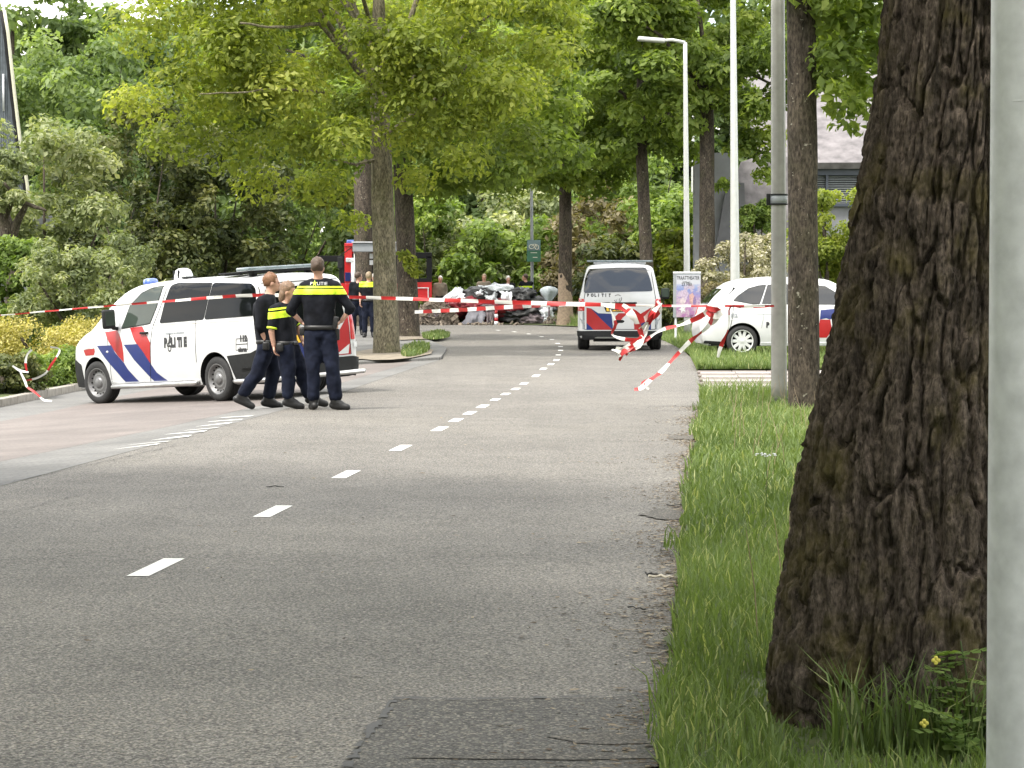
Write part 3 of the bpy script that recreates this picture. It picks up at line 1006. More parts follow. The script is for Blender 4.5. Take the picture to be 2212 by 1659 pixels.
t2, *_ = make_tree('street_tree', 'second street tree, partly hidden behind the pale trunk, with a leafy sprout on its bark', 884, 70.5, .30, .235, 5.2, wc(960, 160, 70.5), (4.4, 4.2, 3.6), 60, .21, 32000, .21, 'maple', 'bark_dark', 102,
                   top_px=868, group=G1, limbs=5, extra=[(wc(940, 400, 70), .8), (wc(1010, 380, 70), .9), (wc(1080, 370, 71), .8), (wc(900, 340, 69), .8), (wc(1150, 330, 70), .9), (wc(1200, 240, 70), 1.0), (wc(1230, 340, 71), .7), (wc(960, 300, 69), .9)], low=-.8)
foliage('sprout', t2, np.array([wc(880, 560, 69.9), wc(888, 575, 69.9), wc(898, 590, 70), wc(872, 550, 69.9)]), np.array([.24, .26, .2, .2]), 300, .16, 'maple_yellow', 7)
t3, *_ = make_tree('street_tree', 'thick dark trunked street tree rising before the fire engine cab', 785, 91, .345, .31, 5.4, wc(720, 160, 96), (5.6, 5, 4.5), 40, .22, 20000, .30, 'maple', 'bark_dark', 103,
                   group=G1, limbs=4, extra=[(wc(690, 420, 96), .9), (wc(740, 420, 96), .7), (wc(650, 400, 96), .9), (wc(830, 380, 94), .8)], low=-.8)
t4, *_ = make_tree('street_tree', 'street tree right of the bicycle sign with torn bark at its foot', 1221, 91.5, .26, .21, 4.9, wc(1190, 190, 91), (4.8, 4.5, 4.0), 60, .205, 31000, .24, 'maple', 'bark_dark', 104,
                   group=G1, limbs=5, extra=[(wc(1100, 400, 91), .8), (wc(1290, 400, 91), .9), (wc(1180, 395, 90), .8), (wc(1250, 390, 90), .7), (wc(1340, 370, 91), .8), (wc(1080, 300, 90), 1.0), (wc(1320, 260, 90), 1.0), (wc(1270, 330, 90), .9), (wc(1400, 240, 92), .9), (wc(1221, 385, 90.5), .5), (wc(1240, 300, 90), .8)], low=-.8)
t5, *_ = make_tree('street_tree', 'slim leaning street tree behind the rear of the right hand van', 1402, 86, .24, .19, 6.0, wc(1370, 110, 86), (4.6, 4.2, 3.6), 60, .205, 31000, .23, 'maple', 'bark_dark', 105,
                   top_px=1384, group=G1, limbs=5, extra=[(wc(1450, 290, 86), .8), (wc(1330, 300, 86), .8), (wc(1290, 330, 86), .7), (wc(1440, 200, 85), .9), (wc(1310, 200, 85), .9), (wc(1480, 330, 87), .7), (wc(1420, 90, 84), 1.0), (wc(1385, 285, 84.8), .6), (wc(1430, 320, 85), .5), (wc(1345, 320, 85), .55), (wc(1390, 225, 84.5), .7)], low=-.8)
t6, *_ = make_tree('street_tree', 'straight dark street tree directly behind the theatre poster board', 1527, 84, .275, .23, 6.6, wc(1560, 40, 84), (4.6, 4.2, 3.6), 60, .205, 31000, .22, 'maple', 'bark_dark', 106,
                   top_px=1526, group=G1, limbs=5, extra=[(wc(1620, 240, 83), .8), (wc(1527, 215, 83), .6), (wc(1545, 160, 82.6), .7), (wc(1470, 230, 83), .9), (wc(1660, 300, 84), .7), (wc(1600, 320, 84), .6), (wc(1560, 150, 83), .9), (wc(1640, 130, 83), .9), (wc(1500, 120, 83), .9), (wc(1440, 60, 84), 1.0), (wc(1650, 380, 84), .45), (wc(1570, 400, 85), .4), (wc(1630, 230, 83), .8), (wc(1660, 340, 84), .5), (wc(1620, 300, 84), .6), (wc(1590, 230, 83), .8), (wc(1700, 200, 83), .8), (wc(1780, 180, 84), .7), (wc(1850, 200, 84), .7)], low=-.8)
b7 = base_at(1733, 31)
ex7 = [(wc(px, py, 30.6 + d), s) for px, py, d, s in [(1800, -20, 0, .5), (1850, 60, .3, .42), (1810, 130, .1, .40), (1870, 170, .3, .36), (1800, 200, -.2, .26), (1835, 235, .1, .25), (1880, 250, .2, .2), (1815, 275, 0, .14), (1790, 60, .5, .3), (1860, 110, .6, .3), (1830, 20, .8, .45), (1780, 170, .3, .2), (1850, 280, .2, .12), (1905, 100, .5, .35), (1790, 130, .6, .25), (1840, 180, .7, .25), (1870, 230, .5, .2), (1800, 240, .6, .16), (1780, 10, .2, .3),
                                                     (1660, -60, .4, .5), (1600, -120, .3, .7), (1900, 0, .3, .5), (1500, -160, .6, .8)]]
t7, c7, _ = make_tree('street_tree', 'medium dark trunked tree directly right of the pole with the clamp', 1738, 31, .190, .172, 5.2, (b7.x + .2, 31, 7.6), (4.6, 4.2, 2.7), 40, .22, 38000, .125, 'maple', 'bark_dark', 107,
                      top_px=1727, group=G1, limbs=6, extra=ex7, low=-.55, flare=.12)
# --- the big furrowed trunk in the right foreground
def big_trunk():
    d0 = 9.0
    prof = [(1600, 1655, 2330), (1560, 1668, 2325), (1500, 1660, 2318), (1440, 1655, 2312), (1380, 1672, 2308), (1300, 1684, 2305), (1200, 1704, 2298), (1100, 1712, 2290), (1000, 1722, 2285), (900, 1745, 2280),
            (800, 1775, 2278), (700, 1797, 2276), (600, 1815, 2274), (500, 1833, 2273), (400, 1852, 2272), (300, 1872, 2272), (200, 1890, 2275), (100, 1903, 2280), (0, 1914, 2285), (-200, 1935, 2295), (-1500, 2010, 2320)]
    zs, cx, rr = [], [], []
    for py, xl, xr in prof:
        a, b_ = W(xl, py, d0), W(xr, py, d0)
        zs.append((a.z + b_.z) / 2); cx.append((a.x + b_.x) / 2); rr.append((b_.x - a.x) / 2)
    zs = np.array(zs); cx = np.array(cx); rr = np.array(rr)
    z0 = float(zg(cx[0], d0))
    seg = 380
    zz_ = np.concatenate([np.linspace(z0 - .12, 2.75, 440), np.linspace(2.8, 7.2, 44)])
    C = np.interp(zz_, zs, cx); R = np.interp(zz_, zs, rr)
    k = np.ones(25) / 25
    C = np.convolve(np.pad(C, 12, mode='edge'), k, 'valid'); R = np.convolve(np.pad(R, 12, mode='edge'), k, 'valid')
    th = np.linspace(0, 2 * PI, seg, endpoint=False)
    T, Z = np.meshgrid(th, zz_)
    RR = np.repeat(R[:, None], seg, 1); CC = np.repeat(C[:, None], seg, 1)
    def plates(N, h, seed, warp, slant=.10):
        """cracked plates round the trunk: N cells about, h metres tall; returns edge distance and a value per plate"""
        wx = fbm(np.cos(T) * 5, np.sin(T) * 5, Z * 3.0, 3, seed + 1) * warp
        wz = fbm(np.cos(T) * 7, np.sin(T) * 7, Z * 3.0, 2, seed + 2) * warp * 1.2
        u = (T + slant * Z) / (2 * PI) * N + wx
        v = Z / h + wz
        iu, iv = np.floor(u), np.floor(v)
        f1 = np.full(T.shape, 9.0); f2 = np.full(T.shape, 9.0); val = np.zeros(T.shape)
        for du in (-1, 0, 1):
            for dv in (-1, 0, 1):
                cu, cv = iu + du, iv + dv
                cm = np.mod(cu, N)
                jx = _hash(cm, cv, cv * 0, seed) * .9 + .05; jy = _hash(cm, cv, cv * 0, seed + 7) * .9 + .05
                d = np.hypot((cu + jx - u), (cv + jy - v) * .8)
                hv = _hash(cm, cv, cv * 0, seed + 13)
                near_ = d < f1
                f2 = np.where(near_, f1, np.minimum(f2, d))
                val = np.where(near_, hv, val)
                f1 = np.where(near_, d, f1)
        return f2 - f1, val
    e1, p1 = plates(30, .62, 11, .75)
    e2, p2 = plates(66, .20, 23, .7)
    sm = lambda x: x * x * (3 - 2 * x)
    g1 = 1 - sm(np.clip(e1 / .20, 0, 1))
    g2 = 1 - sm(np.clip(e2 / .26, 0, 1))
    sp = T + .10 * Z
    furrow = 1 - np.clip(np.abs(fbm(np.cos(sp) * 4.2, np.sin(sp) * 4.2, Z * .55, 3, 41)) * 7, 0, 1)
    n3 = fbm(np.cos(sp) * 26, np.sin(sp) * 26, Z * 10, 3, 45)
    n4 = fbm(np.cos(T) * 60, np.sin(T) * 60, Z * 40, 3, 47)
    grainy = np.abs(fbm(np.cos(sp) * 48, np.sin(sp) * 48, Z * 7, 2, 48))
    lumps = fbm(np.cos(T) * 1.6, np.sin(T) * 1.6, Z * .9, 3, 51)
    low = np.exp(-np.clip(Z - z0, 0, 9) / .35)
    roots = np.cos(T * 5 + 1.1) * .05 * low + np.cos(T * 3 + 4.2) * .05 * low
    disp = -.036 * g1 - .020 * g2 * (.5 + .5 * p1) - .026 * furrow + .016 * (p1 - .5) + .010 * (p2 - .5) + .007 * n3 + .009 * n4 + .012 * grainy + .028 * lumps + roots
    n1 = n3
    RD = RR + disp
    V = np.stack([CC + RD * np.cos(T), d0 + RD * np.sin(T) * 1.0, Z], -1).reshape(-1, 3)
    root = empty('big_tree', (float(C[0]), d0, z0), 0, 'huge foreground tree with deeply furrowed mossy bark beside the near pole', 'tree')
    V -= np.array(root.location)
    n = len(zz_)
    i = np.arange(n - 1)[:, None] * seg + np.arange(seg)[None]
    j = np.arange(n - 1)[:, None] * seg + (np.arange(seg)[None] + 1) % seg
    F = np.stack([i, j, j + seg, i + seg], -1).reshape(-1, 4)
    link('trunk', np_mesh('trunk', V, F, smooth=True, tone=(n1 * .5 + .5).ravel()), M['bark_big'], root)
    # loose flake of bark standing off the left edge
    bm = bmesh.new()
    P = [W(1850, 415, 8.95), W(1832, 470, 8.92), W(1838, 490, 8.9), W(1856, 440, 8.9)]
    for p, o_ in zip(P, (0, 0, 0, 0)): pass
    vs = [bm.verts.new(p - root.location) for p in P]
    f = bm.faces.new(vs)
    e = bmesh.ops.extrude_face_region(bm, geom=[f])
    for g in e['geom']:
        if isinstance(g, bmesh.types.BMVert): g.co += Vector((.03, .05, .01))
    bmesh.ops.recalc_face_normals(bm, faces=list(bm.faces))
    from_bm('bark_flake', bm, M['bark_big'], root)
    # crown high over the road: limbs and leaves above the frame
    r = np.random.default_rng(61)
    cen, cr = clumps(r, (C[-1] - .5, 9.5, 9.6), (6.2, 7.4, 3.0), 70, .22, .2, -.6)
    for q in range(7):
        c = Vector(cen[q]); s = Vector((float(C[-1]), d0, 6.9))
        limb(root, [s, s.lerp(c, .5) + Vector((0, 0, .5)), c], .2, .04, M['bark_big'])
    foliage('crown', root, cen, cr, 17000, .37, 'maple', 62)
    return root
big_tree = big_trunk()

# trees just outside the frame on the left, whose crowns shade the near road
for k, (x, y, rx, zc, seed) in enumerate([(-8.2, 3.5, 5.8, 9.2, 71), (-9.2, 14.0, 5.6, 9.0, 72), (-2.5, -3.0, 6.0, 9.5, 73)]):
    make_tree('street_tree', ['broad street tree standing left of the near road', 'street tree left of the lay-by entrance', 'street tree behind the viewer'][k], 0, 10, .3, .24, 5.2, (x, y, zc), (rx + .8, rx + .8, 3.0), 110, .22, 11000, .42, 'maple', 'bark_dark', seed,
              base=Vector((x, y, float(zg(x, y)))), group=G1, limbs=4)

# --- background woodland: separate trees, far ones first
GW = 'tall woodland trees behind the street'
bgs = [  # px, dist, base half width m, top z, leaf mat, label, seed
 (20, 128, 7.5, 17.0, 'wood', 'tallest pale green tree at the far left behind the dark gable'),
 (235, 132, 7.5, 15.6, 'wood', 'broad pale tree under the gap of sky at upper left'),
 (440, 138, 8.0, 17, 'wood', 'far woodland tree behind the left side of the pale barked street tree crown'),
 (650, 135, 8.0, 17.5, 'wood', 'far woodland tree above the roof of the left police van'),
 (850, 140, 8.0, 17.5, 'wood', 'far woodland tree behind the pale barked trunk'),
 (1040, 136, 8.0, 17.5, 'wood', 'far woodland tree above the covered wreck'),
 (1240, 140, 8.0, 18, 'wood', 'far woodland tree behind the torn bark street tree'),
 (1440, 134, 8.0, 17.5, 'wood', 'far woodland tree above the right hand van'),
 (1640, 138, 8.0, 18, 'wood', 'far woodland tree above the grey roofed house'),
 (1840, 132, 8.0, 17.5, 'wood', 'far woodland tree right of the grey roofed house'),
 (2050, 130, 8.0, 17.5, 'wood', 'far woodland tree hidden largely by the huge furrowed trunk'),
]
for i, (px, d, hw, top, lm, lab) in enumerate(bgs):
    b_ = base_at(px, d)
    zc = top * .55
    root = empty('woodland_tree', b_, 0, lab, 'tree', GW)
    link('trunk', trunk_mesh([(0, 0, -.2), (0, 0, top * .4), (.3, 0, top * .85)], [.4, .3, .08], seg=10, seed=i, step=.8), M['bark_dark'], root)
    r = np.random.default_rng(200 + i)
    cen, cr = clumps(r, (b_.x, b_.y, zc), (hw, 4.5, top * .50), 105, .19, .30)
    foliage('crown', root, cen, cr, 15000, .50, lm, 300 + i)

# nearer background: evergreen mass, bushes, garden trees. (px, py centre), dist, (rx, ry, rz) m
def bush(name, label, cat, px, py, dist, R, k, crf, n, leaf, m, seed, group=None, hollow=.5, flat=.8, up=.5, stem=True, low=-1.0, aspect=.55, part='foliage', grow=1.12):
    c = W(px, py, dist)
    b_ = Vector((c.x, dist, float(zg(c.x, dist))))
    root = empty(name, b_, 0, label, cat, group)
    r = np.random.default_rng(seed)
    R = np.array(R) * grow
    cen, cr = clumps(r, c, R, int(k * 1.3), crf, hollow, low)
    ka = max(6, k // 3)
    aa = r.random(ka) * 2 * PI; ra = np.sqrt(r.random(ka)) * .95
    cen = np.concatenate([cen, np.stack([c.x + R[0] * ra * np.cos(aa), c.y + R[1] * ra * np.sin(aa), b_.z + (c.z - b_.z) * r.random(ka) * .9], -1)])
    cr = np.concatenate([cr, crf * R.mean() * r.uniform(.8, 1.3, ka)])
    zmin = b_.z + .04
    cen[:, 2] = np.maximum(cen[:, 2], zmin + cr * flat * .7)
    if stem:
        bm = bmesh.new()
        for q in range(5):
            e = Vector(cen[q]) - b_
            bm_tube(bm, [(0, 0, -.1), e * .5 + Vector((0, 0, .1)), e], [.06, .04, .015], 7)
        from_bm('stem', bm, M['bark_dark'], root, True)
    foliage(part, root, cen, cr, n, leaf, m, seed + 1, flat, up, aspect)
    return root
GB = 'garden shrubs and trees behind the lay-by'
bush('garden_tree', 'light green garden tree above the far left shrubs', 'tree', 95, 410, 62, (1.7, 1.6, 1.55), 30, .28, 11000, .15, 'pale', 401, GB)
bush('garden_tree', 'mid green tree right of the dark gable', 'tree', 200, 300, 100, (3.2, 3, 4.2), 40, .24, 14000, .26, 'wood', 402, GB)
bush('evergreen_tree', 'olive tinted dark evergreen left of the police van roof', 'tree', 300, 470, 78, (2.3, 2.2, 3.0), 60, .2, 22000, .17, 'dark', 403, GB)
bush('evergreen_tree', 'darkest evergreen with drooping sprays above the police van windows', 'tree', 465, 490, 80, (2.2, 2.2, 3.0), 60, .2, 22000, .19, 'dark', 404, GB)
bush('evergreen_shrub', 'low dark evergreen behind the van bonnet', 'shrub', 210, 545, 68, (1.6, 1.5, 1.2), 34, .26, 9000, .13, 'dark', 405, GB)
bush('woodland_shrub', 'green shrub behind the van roof light bar', 'shrub', 610, 470, 104, (3.2, 2.5, 3.2), 40, .24, 12000, .28, 'wood', 406, GB)
bush('woodland_shrub', 'light green bush between the van roof and the fire engine door', 'shrub', 700, 520, 112, (2.0, 2, 2.4), 30, .26, 8000, .26, 'shrub', 407, GB)
bush('variegated_shrub', 'large pale leaved shrub rising behind the yellow hedge', 'shrub', 185, 625, 54, (1.35, 1.1, .95), 50, .24, 16000, .115, 'pale', 408, GB, aspect=.38)
bush('variegated_shrub', 'pale leaved shrub at the left frame edge above the tape', 'shrub', 40, 610, 56, (.95, .9, .85), 34, .26, 9000, .12, 'shrub', 409, GB)
bush('variegated_shrub', 'cream tipped shrub touching the van windscreen', 'shrub', 275, 640, 58, (.75, .8, .62), 24, .28, 6000, .11, 'pale', 410, GB, aspect=.38)
bush('golden_hedge', 'yellow leaved hedge in front of the pale shrub', 'hedge', 90, 735, 49.5, (1.45, .8, .36), 44, .30, 17000, .055, 'yellow', 411, GB, hollow=.3)
bush('golden_hedge', 'short end of the yellow hedge beside the van nose', 'hedge', 195, 722, 51, (.55, .8, .30), 20, .30, 6000, .055, 'yellow', 412, GB, hollow=.3)
bush('green_shrub', 'feathery green shrub against the van bumper', 'shrub', 135, 800, 46.8, (.50, .7, .38), 30, .30, 9000, .065, 'shrub', 413, GB, hollow=.3)
bush('green_shrub', 'feathery green shrub inside the loop of tape', 'shrub', 85, 800, 46.2, (.48, .7, .38), 30, .30, 9000, .065, 'shrub', 414, GB, hollow=.3)
bush('conifer_shrub', 'dark spreading conifer at the left end of the kerb', 'shrub', 12, 815, 43.5, (.55, .8, .36), 30, .30, 8000, .075, 'dark', 415, GB, hollow=.3, flat=.5)
GR = 'bushes on the far side of the bend'
for i, (px, py, d, R, lm, n, lab) in enumerate([
   (930, 560, 106, (2.2, 2, 2.1), 'shrub', 9000, 'bush right of the fire engine door'),
   (1010, 590, 108, (2.2, 2, 2.0), 'pale', 9000, 'grey green bush directly behind the covered wreck'),
   (1090, 545, 112, (2.4, 2, 2.5), 'pale', 9000, 'tall grey green bush left of the bicycle sign'),
   (1170, 590, 108, (2.0, 2, 1.8), 'shrub', 8000, 'fresh green bush under the bicycle sign'),
   (1285, 560, 105, (1.9, 2, 2.3), 'russet', 8000, 'brownish bush between the torn bark tree and the right hand van'),
   (1350, 620, 100, (1.6, 1.6, 1.5), 'dark', 7000, 'dark bush directly behind the right hand van'),
   (1440, 560, 104, (1.8, 1.6, 2.4), 'shrub', 8000, 'green bush behind the slim leaning tree'),
   (1455, 590, 94, (.9, 1, 1.4), 'maple_yellow', 6000, 'yellow green bush left of the lamp pole foot'),
   (1400, 480, 115, (2.6, 2, 2.6), 'shrub', 9000, 'tall green bush behind the slim leaning street tree'),
   (980, 470, 122, (3.2, 2, 2.6), 'shrub', 9000, 'light crowned tree far behind the wreck'),
   (1250, 450, 122, (3.2, 2, 2.6), 'wood', 9000, 'green tree far behind the torn bark tree')]):
    bush('roadside_bush', lab, 'bush', px, py, d, R, 46, .25, int(n * 1.1), .26, lm, 440 + i, GR, grow=1.3)
GH = 'bushes in front of the grey roofed house'
bush('blossom_shrub', 'cream flowering shrub behind the rear of the white car', 'shrub', 1605, 590, 76, (1.15, 1, 1.1), 40, .26, 13000, .10, 'blossom', 470, GH)
bush('blossom_shrub', 'cream flowering shrub left of the clamp pole', 'shrub', 1655, 565, 78, (.8, 1, .8), 26, .28, 8000, .10, 'blossom', 471, GH)
bush('garden_conifer', 'yellow green conifer left of the clamp pole before the house', 'tree', 1632, 490, 84, (.7, .7, .85), 26, .28, 7000, .12, 'shrub', 472, GH)
bush('garden_conifer', 'tall bright yellow green conifer right of the dark trunked tree', 'tree', 1795, 500, 60, (.75, .7, 1.25), 34, .27, 12000, .10, 'maple_yellow', 473, GH, flat=.9)
bush('garden_bush', 'green bush under the bright conifer beside the car bonnet', 'bush', 1800, 585, 63, (.9, .8, .7), 26, .28, 8000, .10, 'shrub', 474, GH)
bush('garden_bush', 'low bush with russet ground plants behind the car rear window', 'bush', 1575, 640, 72, (.8, .8, .35), 20, .3, 4000, .09, 'russet', 475, GH)
bush('low_bush', 'low bushes beside the poster board', 'bush', 1440, 655, 82, (.75, .8, .5), 20, .3, 4500, .12, 'dark', 476, GR)

# twisted garden trunk at far left
b_ = base_at(30, 59)
tt = empty('garden_tree', b_, 0, 'twisted dark trunk of a garden tree at the left frame edge', 'tree')
P = [b_ - b_, W(30, 560, 59) - b_, W(14, 490, 59) - b_, W(-6, 430, 59) - b_, W(-30, 380, 59) - b_]
link('trunk', trunk_mesh([tuple(p) for p in P], [.24, .17, .19, .14, .1], seg=14, seed=5, amp=.2), M['bark_dark'], tt)
limb(tt, [W(22, 520, 59), W(42, 470, 58.8), W(58, 440, 58.6), W(100, 455, 58.4)], .13, .03, M['bark_dark'])
limb(tt, [W(12, 470, 58.9), W(30, 425, 58.6), W(10, 395, 58.4)], .07, .03, M['bark_dark'])
cen, cr = clumps(np.random.default_rng(9), W(20, 385, 58.5), (.9, .8, .6), 14, .3, .4)
foliage('crown', tt, cen, cr, 3500, .13, 'pale', 10, aspect=.38)

# a dense wood all round, far behind and behind the viewer: nobody could count these trees
def far_wood():
    r = np.random.default_rng(90)
    cen = []
    for a in np.linspace(0, 2 * PI, 150, endpoint=False):
        nk = 8
        R = 150 if abs(math.sin(a) - 1) < .12 else r.uniform(42, 60)
        if math.sin(a) > .75: R = 152; nk = 5
        for k in range(nk):
            cen.append((R * math.cos(a) * (1 + .0) + r.normal(0, 1.5), R * math.sin(a) + r.normal(0, 1.5), (.8 + 3.2 * k + r.uniform(-1, 1)) * (1.0 if R > 100 else .8)))
    cen = np.array(cen); cr = r.uniform(2.6, 4.4, len(cen)) * np.where(np.hypot(cen[:, 0], cen[:, 1]) > 100, 1.3, .75)
    v, f, t = leaf_cloud(r, cen, cr, 36000, 2.1, .8)
    o = link('distant_wood', np_mesh('distant_wood', v, f, tone=t), LM['wood'])
    o['kind'] = 'stuff'; o['label'] = 'dense far off wood closing the view behind the street'
far_wood()
# ================================================================ VEHICLES
def loft_body(L, zb, halfw, top, taper, rend, fend, rc=.12, rake=None, crown=.035, nst=60):
    """closed car body. x rear->front, halfw(z), top(x), taper(x) scales width, rend/fend rounding radii in plan"""
    xs = sorted(set([0, rend * .08, rend * .25, rend * .5, rend] + list(np.linspace(rend, L - fend, nst)) + [L - fend * .5, L - fend * .25, L - fend * .08, L]))
    rings = []
    for x in xs:
        ins = 0
        if x < rend: ins = rend - math.sqrt(max(0, rend ** 2 - (rend - x) ** 2))
        if x > L - fend: ins = fend - math.sqrt(max(0, fend ** 2 - (x - L + fend) ** 2))
        h = top(x) - ins * .55
        b = zb + ins * .25
        tf = taper(x)
        pts = [(0, b), (halfw(b) * tf * .5 - ins * .5, b), (halfw(b) * tf * .94 - ins, b)]
        zs_ = np.linspace(b + .02, h - rc, 13)
        for z in zs_:
            pts.append((max(.05, halfw(z) * tf - ins), z))
        w0 = max(.06, halfw(h - rc) * tf - ins)
        sl = (halfw(h - rc) - halfw(h)) * .6
        for k in range(1, 6):
            a = PI / 2 * k / 5
            pts.append((w0 - rc * 1.25 * (1 - math.cos(a)) - sl * k / 5, h - rc + rc * math.sin(a) * (1 - crown * 0)))
        wl_ = pts[-1][0]
        for k in range(1, 6):
            f = k / 5
            pts.append((wl_ * (1 - f), h + crown * (1 - (1 - f) ** 2)))
        rings.append((x, pts))
    bm = bmesh.new()
    R = []
    for x, pts in rings:
        row = []
        for (y, z) in pts:
            xx = x + (rake(x, z) if rake else 0)
            row.append((xx, y, z))
        full = row + [(a, -b_, c) for a, b_, c in row[-2:0:-1]]
        R.append([bm.verts.new(p) for p in full])
    n = len(R[0])
    for i in range(len(R) - 1):
        for k in range(n):
            bm.faces.new((R[i][k], R[i + 1][k], R[i + 1][(k + 1) % n], R[i][(k + 1) % n]))
    for ring, flip in ((R[0], False), (R[-1], True)):
        c = sum((v.co for v in ring), Vector()) / n
        # concentric fan so that the end faces stay curved
        prev = ring
        for s in (.8, .55, .3):
            cur = [bm.verts.new(c.lerp(v.co, s) + Vector(((-.012 if not flip else .02) * (1 - s), 0, 0))) for v in ring]
            for k in range(n):
                bm.faces.new((prev[k], prev[(k + 1) % n], cur[(k + 1) % n], cur[k]))
            prev = cur
        bm.faces.new(prev)
    bmesh.ops.recalc_face_normals(bm, faces=list(bm.faces))
    return bm

class Car:
    def __init__(self, name, label, cat, loc, rz, bm, arches, group=None, wr=.335, arch_r=.40, arch_w=.30, hw=.95, paint='white_paint'):
        self.root = empty(name, loc, rz, label, cat, group)
        # settle on the ground: pitch and roll from four points below the wheels
        f = Vector((math.cos(rz), math.sin(rz))); s = Vector((-f.y, f.x))
        xa, xb = arches[0], arches[1]
        org = Vector((loc[0], loc[1]))
        def g(x, y):
            p = org + f * x + s * y
            return Vector((p.x, p.y, float(zg(p.x, p.y))))
        pr = (g(xa, .8) + g(xa, -.8)) / 2; pf = (g(xb, .8) + g(xb, -.8)) / 2
        fx = (pf - pr).normalized()
        ly = (g((xa + xb) / 2, .8) - g((xa + xb) / 2, -.8)).normalized()
        up = fx.cross(ly).normalized(); ly = up.cross(fx)
        o = pr - fx * xa
        m = Matrix((( fx.x, ly.x, up.x, o.x), (fx.y, ly.y, up.y, o.y), (fx.z, ly.z, up.z, o.z), (0, 0, 0, 1)))
        self.root.matrix_world = m
        self.M = m; self.Mi = m.inverted()
        self.bvh = BVHTree.FromBMesh(bm)
        self.body = from_bm('body', bm, [M[paint], M['black_plastic']], self.root, True)
        cut = bmesh.new()
        for ax in arches:
            for sd in (-1, 1):
                bm_lathe(cut, [(arch_r, sd * (hw - arch_w)), (arch_r, sd * (hw + .2))], 40, 'y', (ax, 0, wr))
        co = from_bm('cut', cut, None, None)
        co.parent = self.root
        bpy.context.view_layer.update()
        md = self.body.modifiers.new('b', 'BOOLEAN'); md.object = co; md.operation = 'DIFFERENCE'; md.solver = 'EXACT'
        bpy.context.view_layer.update()
        apply_mods(self.body)
        bpy.data.objects.remove(co)
        me = self.body.data
        for p in me.polygons:
            for ax in arches:
                d = math.hypot(p.center.x - ax, p.center.z - wr)
                if d < arch_r + .01 and abs(p.center.y) < hw + .1:
                    rad = Vector((p.center.x - ax, 0, p.center.z - wr))
                    if abs(p.normal.y) > .9 and d < arch_r * .98 and abs(p.center.y) < hw - arch_w + .02 or (rad.length > 1e-4 and p.normal.dot(rad.normalized()) < -.7):
                        p.material_index = 1
                        p.use_smooth = False
        try:
            me.set_sharp_from_angle(angle=math.radians(38))
        except Exception:
            pass
    def uv(self, px, py, plane, c):
        """a point of the photograph seen on a plane of the vehicle: ('side', y) -> (x, z); ('rear', x) -> (y, z)"""
        o = self.Mi @ Vector((0, 0, CAM_Z))
        d = self.Mi.to_3x3() @ ray(px, py)
        k = 1 if plane == 'side' else 0
        t = (c - o[k]) / d[k]
        p = o + d * t
        return (p.x, p.z) if plane == 'side' else (p.y, p.z)
    def cast(self, view, u, v):
        if view == 'left': o, d = Vector((u, 5, v)), Vector((0, -1, 0))
        elif view == 'right': o, d = Vector((u, -5, v)), Vector((0, 1, 0))
        elif view == 'rear': o, d = Vector((-5, u, v)), Vector((1, 0, 0))
        elif view == 'top': o, d = Vector((u, v, 6)), Vector((0, 0, -1))
        h = self.bvh.ray_cast(o, d)
        if h[0] is None:
            # off the silhouette: nearest surface point seen from outside
            tgt = {'left': Vector((u, .9, v)), 'right': Vector((u, -.9, v)), 'rear': Vector((0, u, v)), 'top': Vector((u, v, 1.9))}[view]
            q = self.bvh.find_nearest(tgt)
            return q[0], q[1]
        n = h[1] if h[1].dot(d) < 0 else -h[1]
        return h[0], n
    def panel(self, name, pts, view, off, material, rad=0.0, thick=0.0, step=.07, parent=None, label=None, bulge=0.0):
        if rad: pts = round_poly(pts, rad)
        bm = bmesh.new()
        f = bm.faces.new([bm.verts.new((p[0], p[1], 0)) for p in pts])
        bmesh.ops.triangulate(bm, faces=[f])
        us = [p[0] for p in pts]; vs = [p[1] for p in pts]
        grid_cut(bm, (min(us), min(vs)), (max(us), max(vs)), step)
        if thick > 0:
            top = list(bm.verts)
            e = bmesh.ops.extrude_face_region(bm, geom=list(bm.faces))
            new = {g for g in e['geom'] if isinstance(g, bmesh.types.BMVert)}
            for v in bm.verts:
                h, n = self.cast(view, v.co.x, v.co.y)
                v.co = h + n * (off + (thick if v in new else -.004))
        else:
            for v in bm.verts:
                h, n = self.cast(view, v.co.x, v.co.y)
                v.co = h + n * off
        bmesh.ops.recalc_face_normals(bm, faces=list(bm.faces))
        if thick <= 0:
            ref = {'left': Vector((0, 1, 0)), 'right': Vector((0, -1, 0)), 'rear': Vector((-1, 0, 0)), 'top': Vector((0, 0, 1))}[view]
            if sum(fc.normal.dot(ref) for fc in bm.faces) < 0:
                for fc in bm.faces: fc.normal_flip()
        o = from_bm(name, bm, material, parent or self.root, True)
        if thick > 0:
            try: o.data.set_sharp_from_angle(angle=math.radians(40))
            except Exception: pass
        if label: o['label'] = label
        return o
    def line(self, name, pts, view, off, material, w=.012, parent=None):
        """thin strip along a polyline"""
        bm = bmesh.new()
        P = []
        for i in range(len(pts) - 1):
            a, b_ = Vector(pts[i]), Vector(pts[i + 1])
            n = max(1, int((b_ - a).length / .06))
            P += [a.lerp(b_, k / n) for k in range(n)]
        P.append(Vector(pts[-1]))
        prev = None
        for i, p in enumerate(P):
            t = (P[min(i + 1, len(P) - 1)] - P[max(i - 1, 0)]).normalized(); nn = Vector((-t.y, t.x)) * w / 2
            row = []
            for q in (p - nn, p + nn):
                h, n = self.cast(view, q.x, q.y)
                row.append(bm.verts.new(h + n * off))
            if prev: bm.faces.new((prev[0], prev[1], row[1], row[0]))
            prev = row
        return from_bm(name, bm, material, parent or self.root)
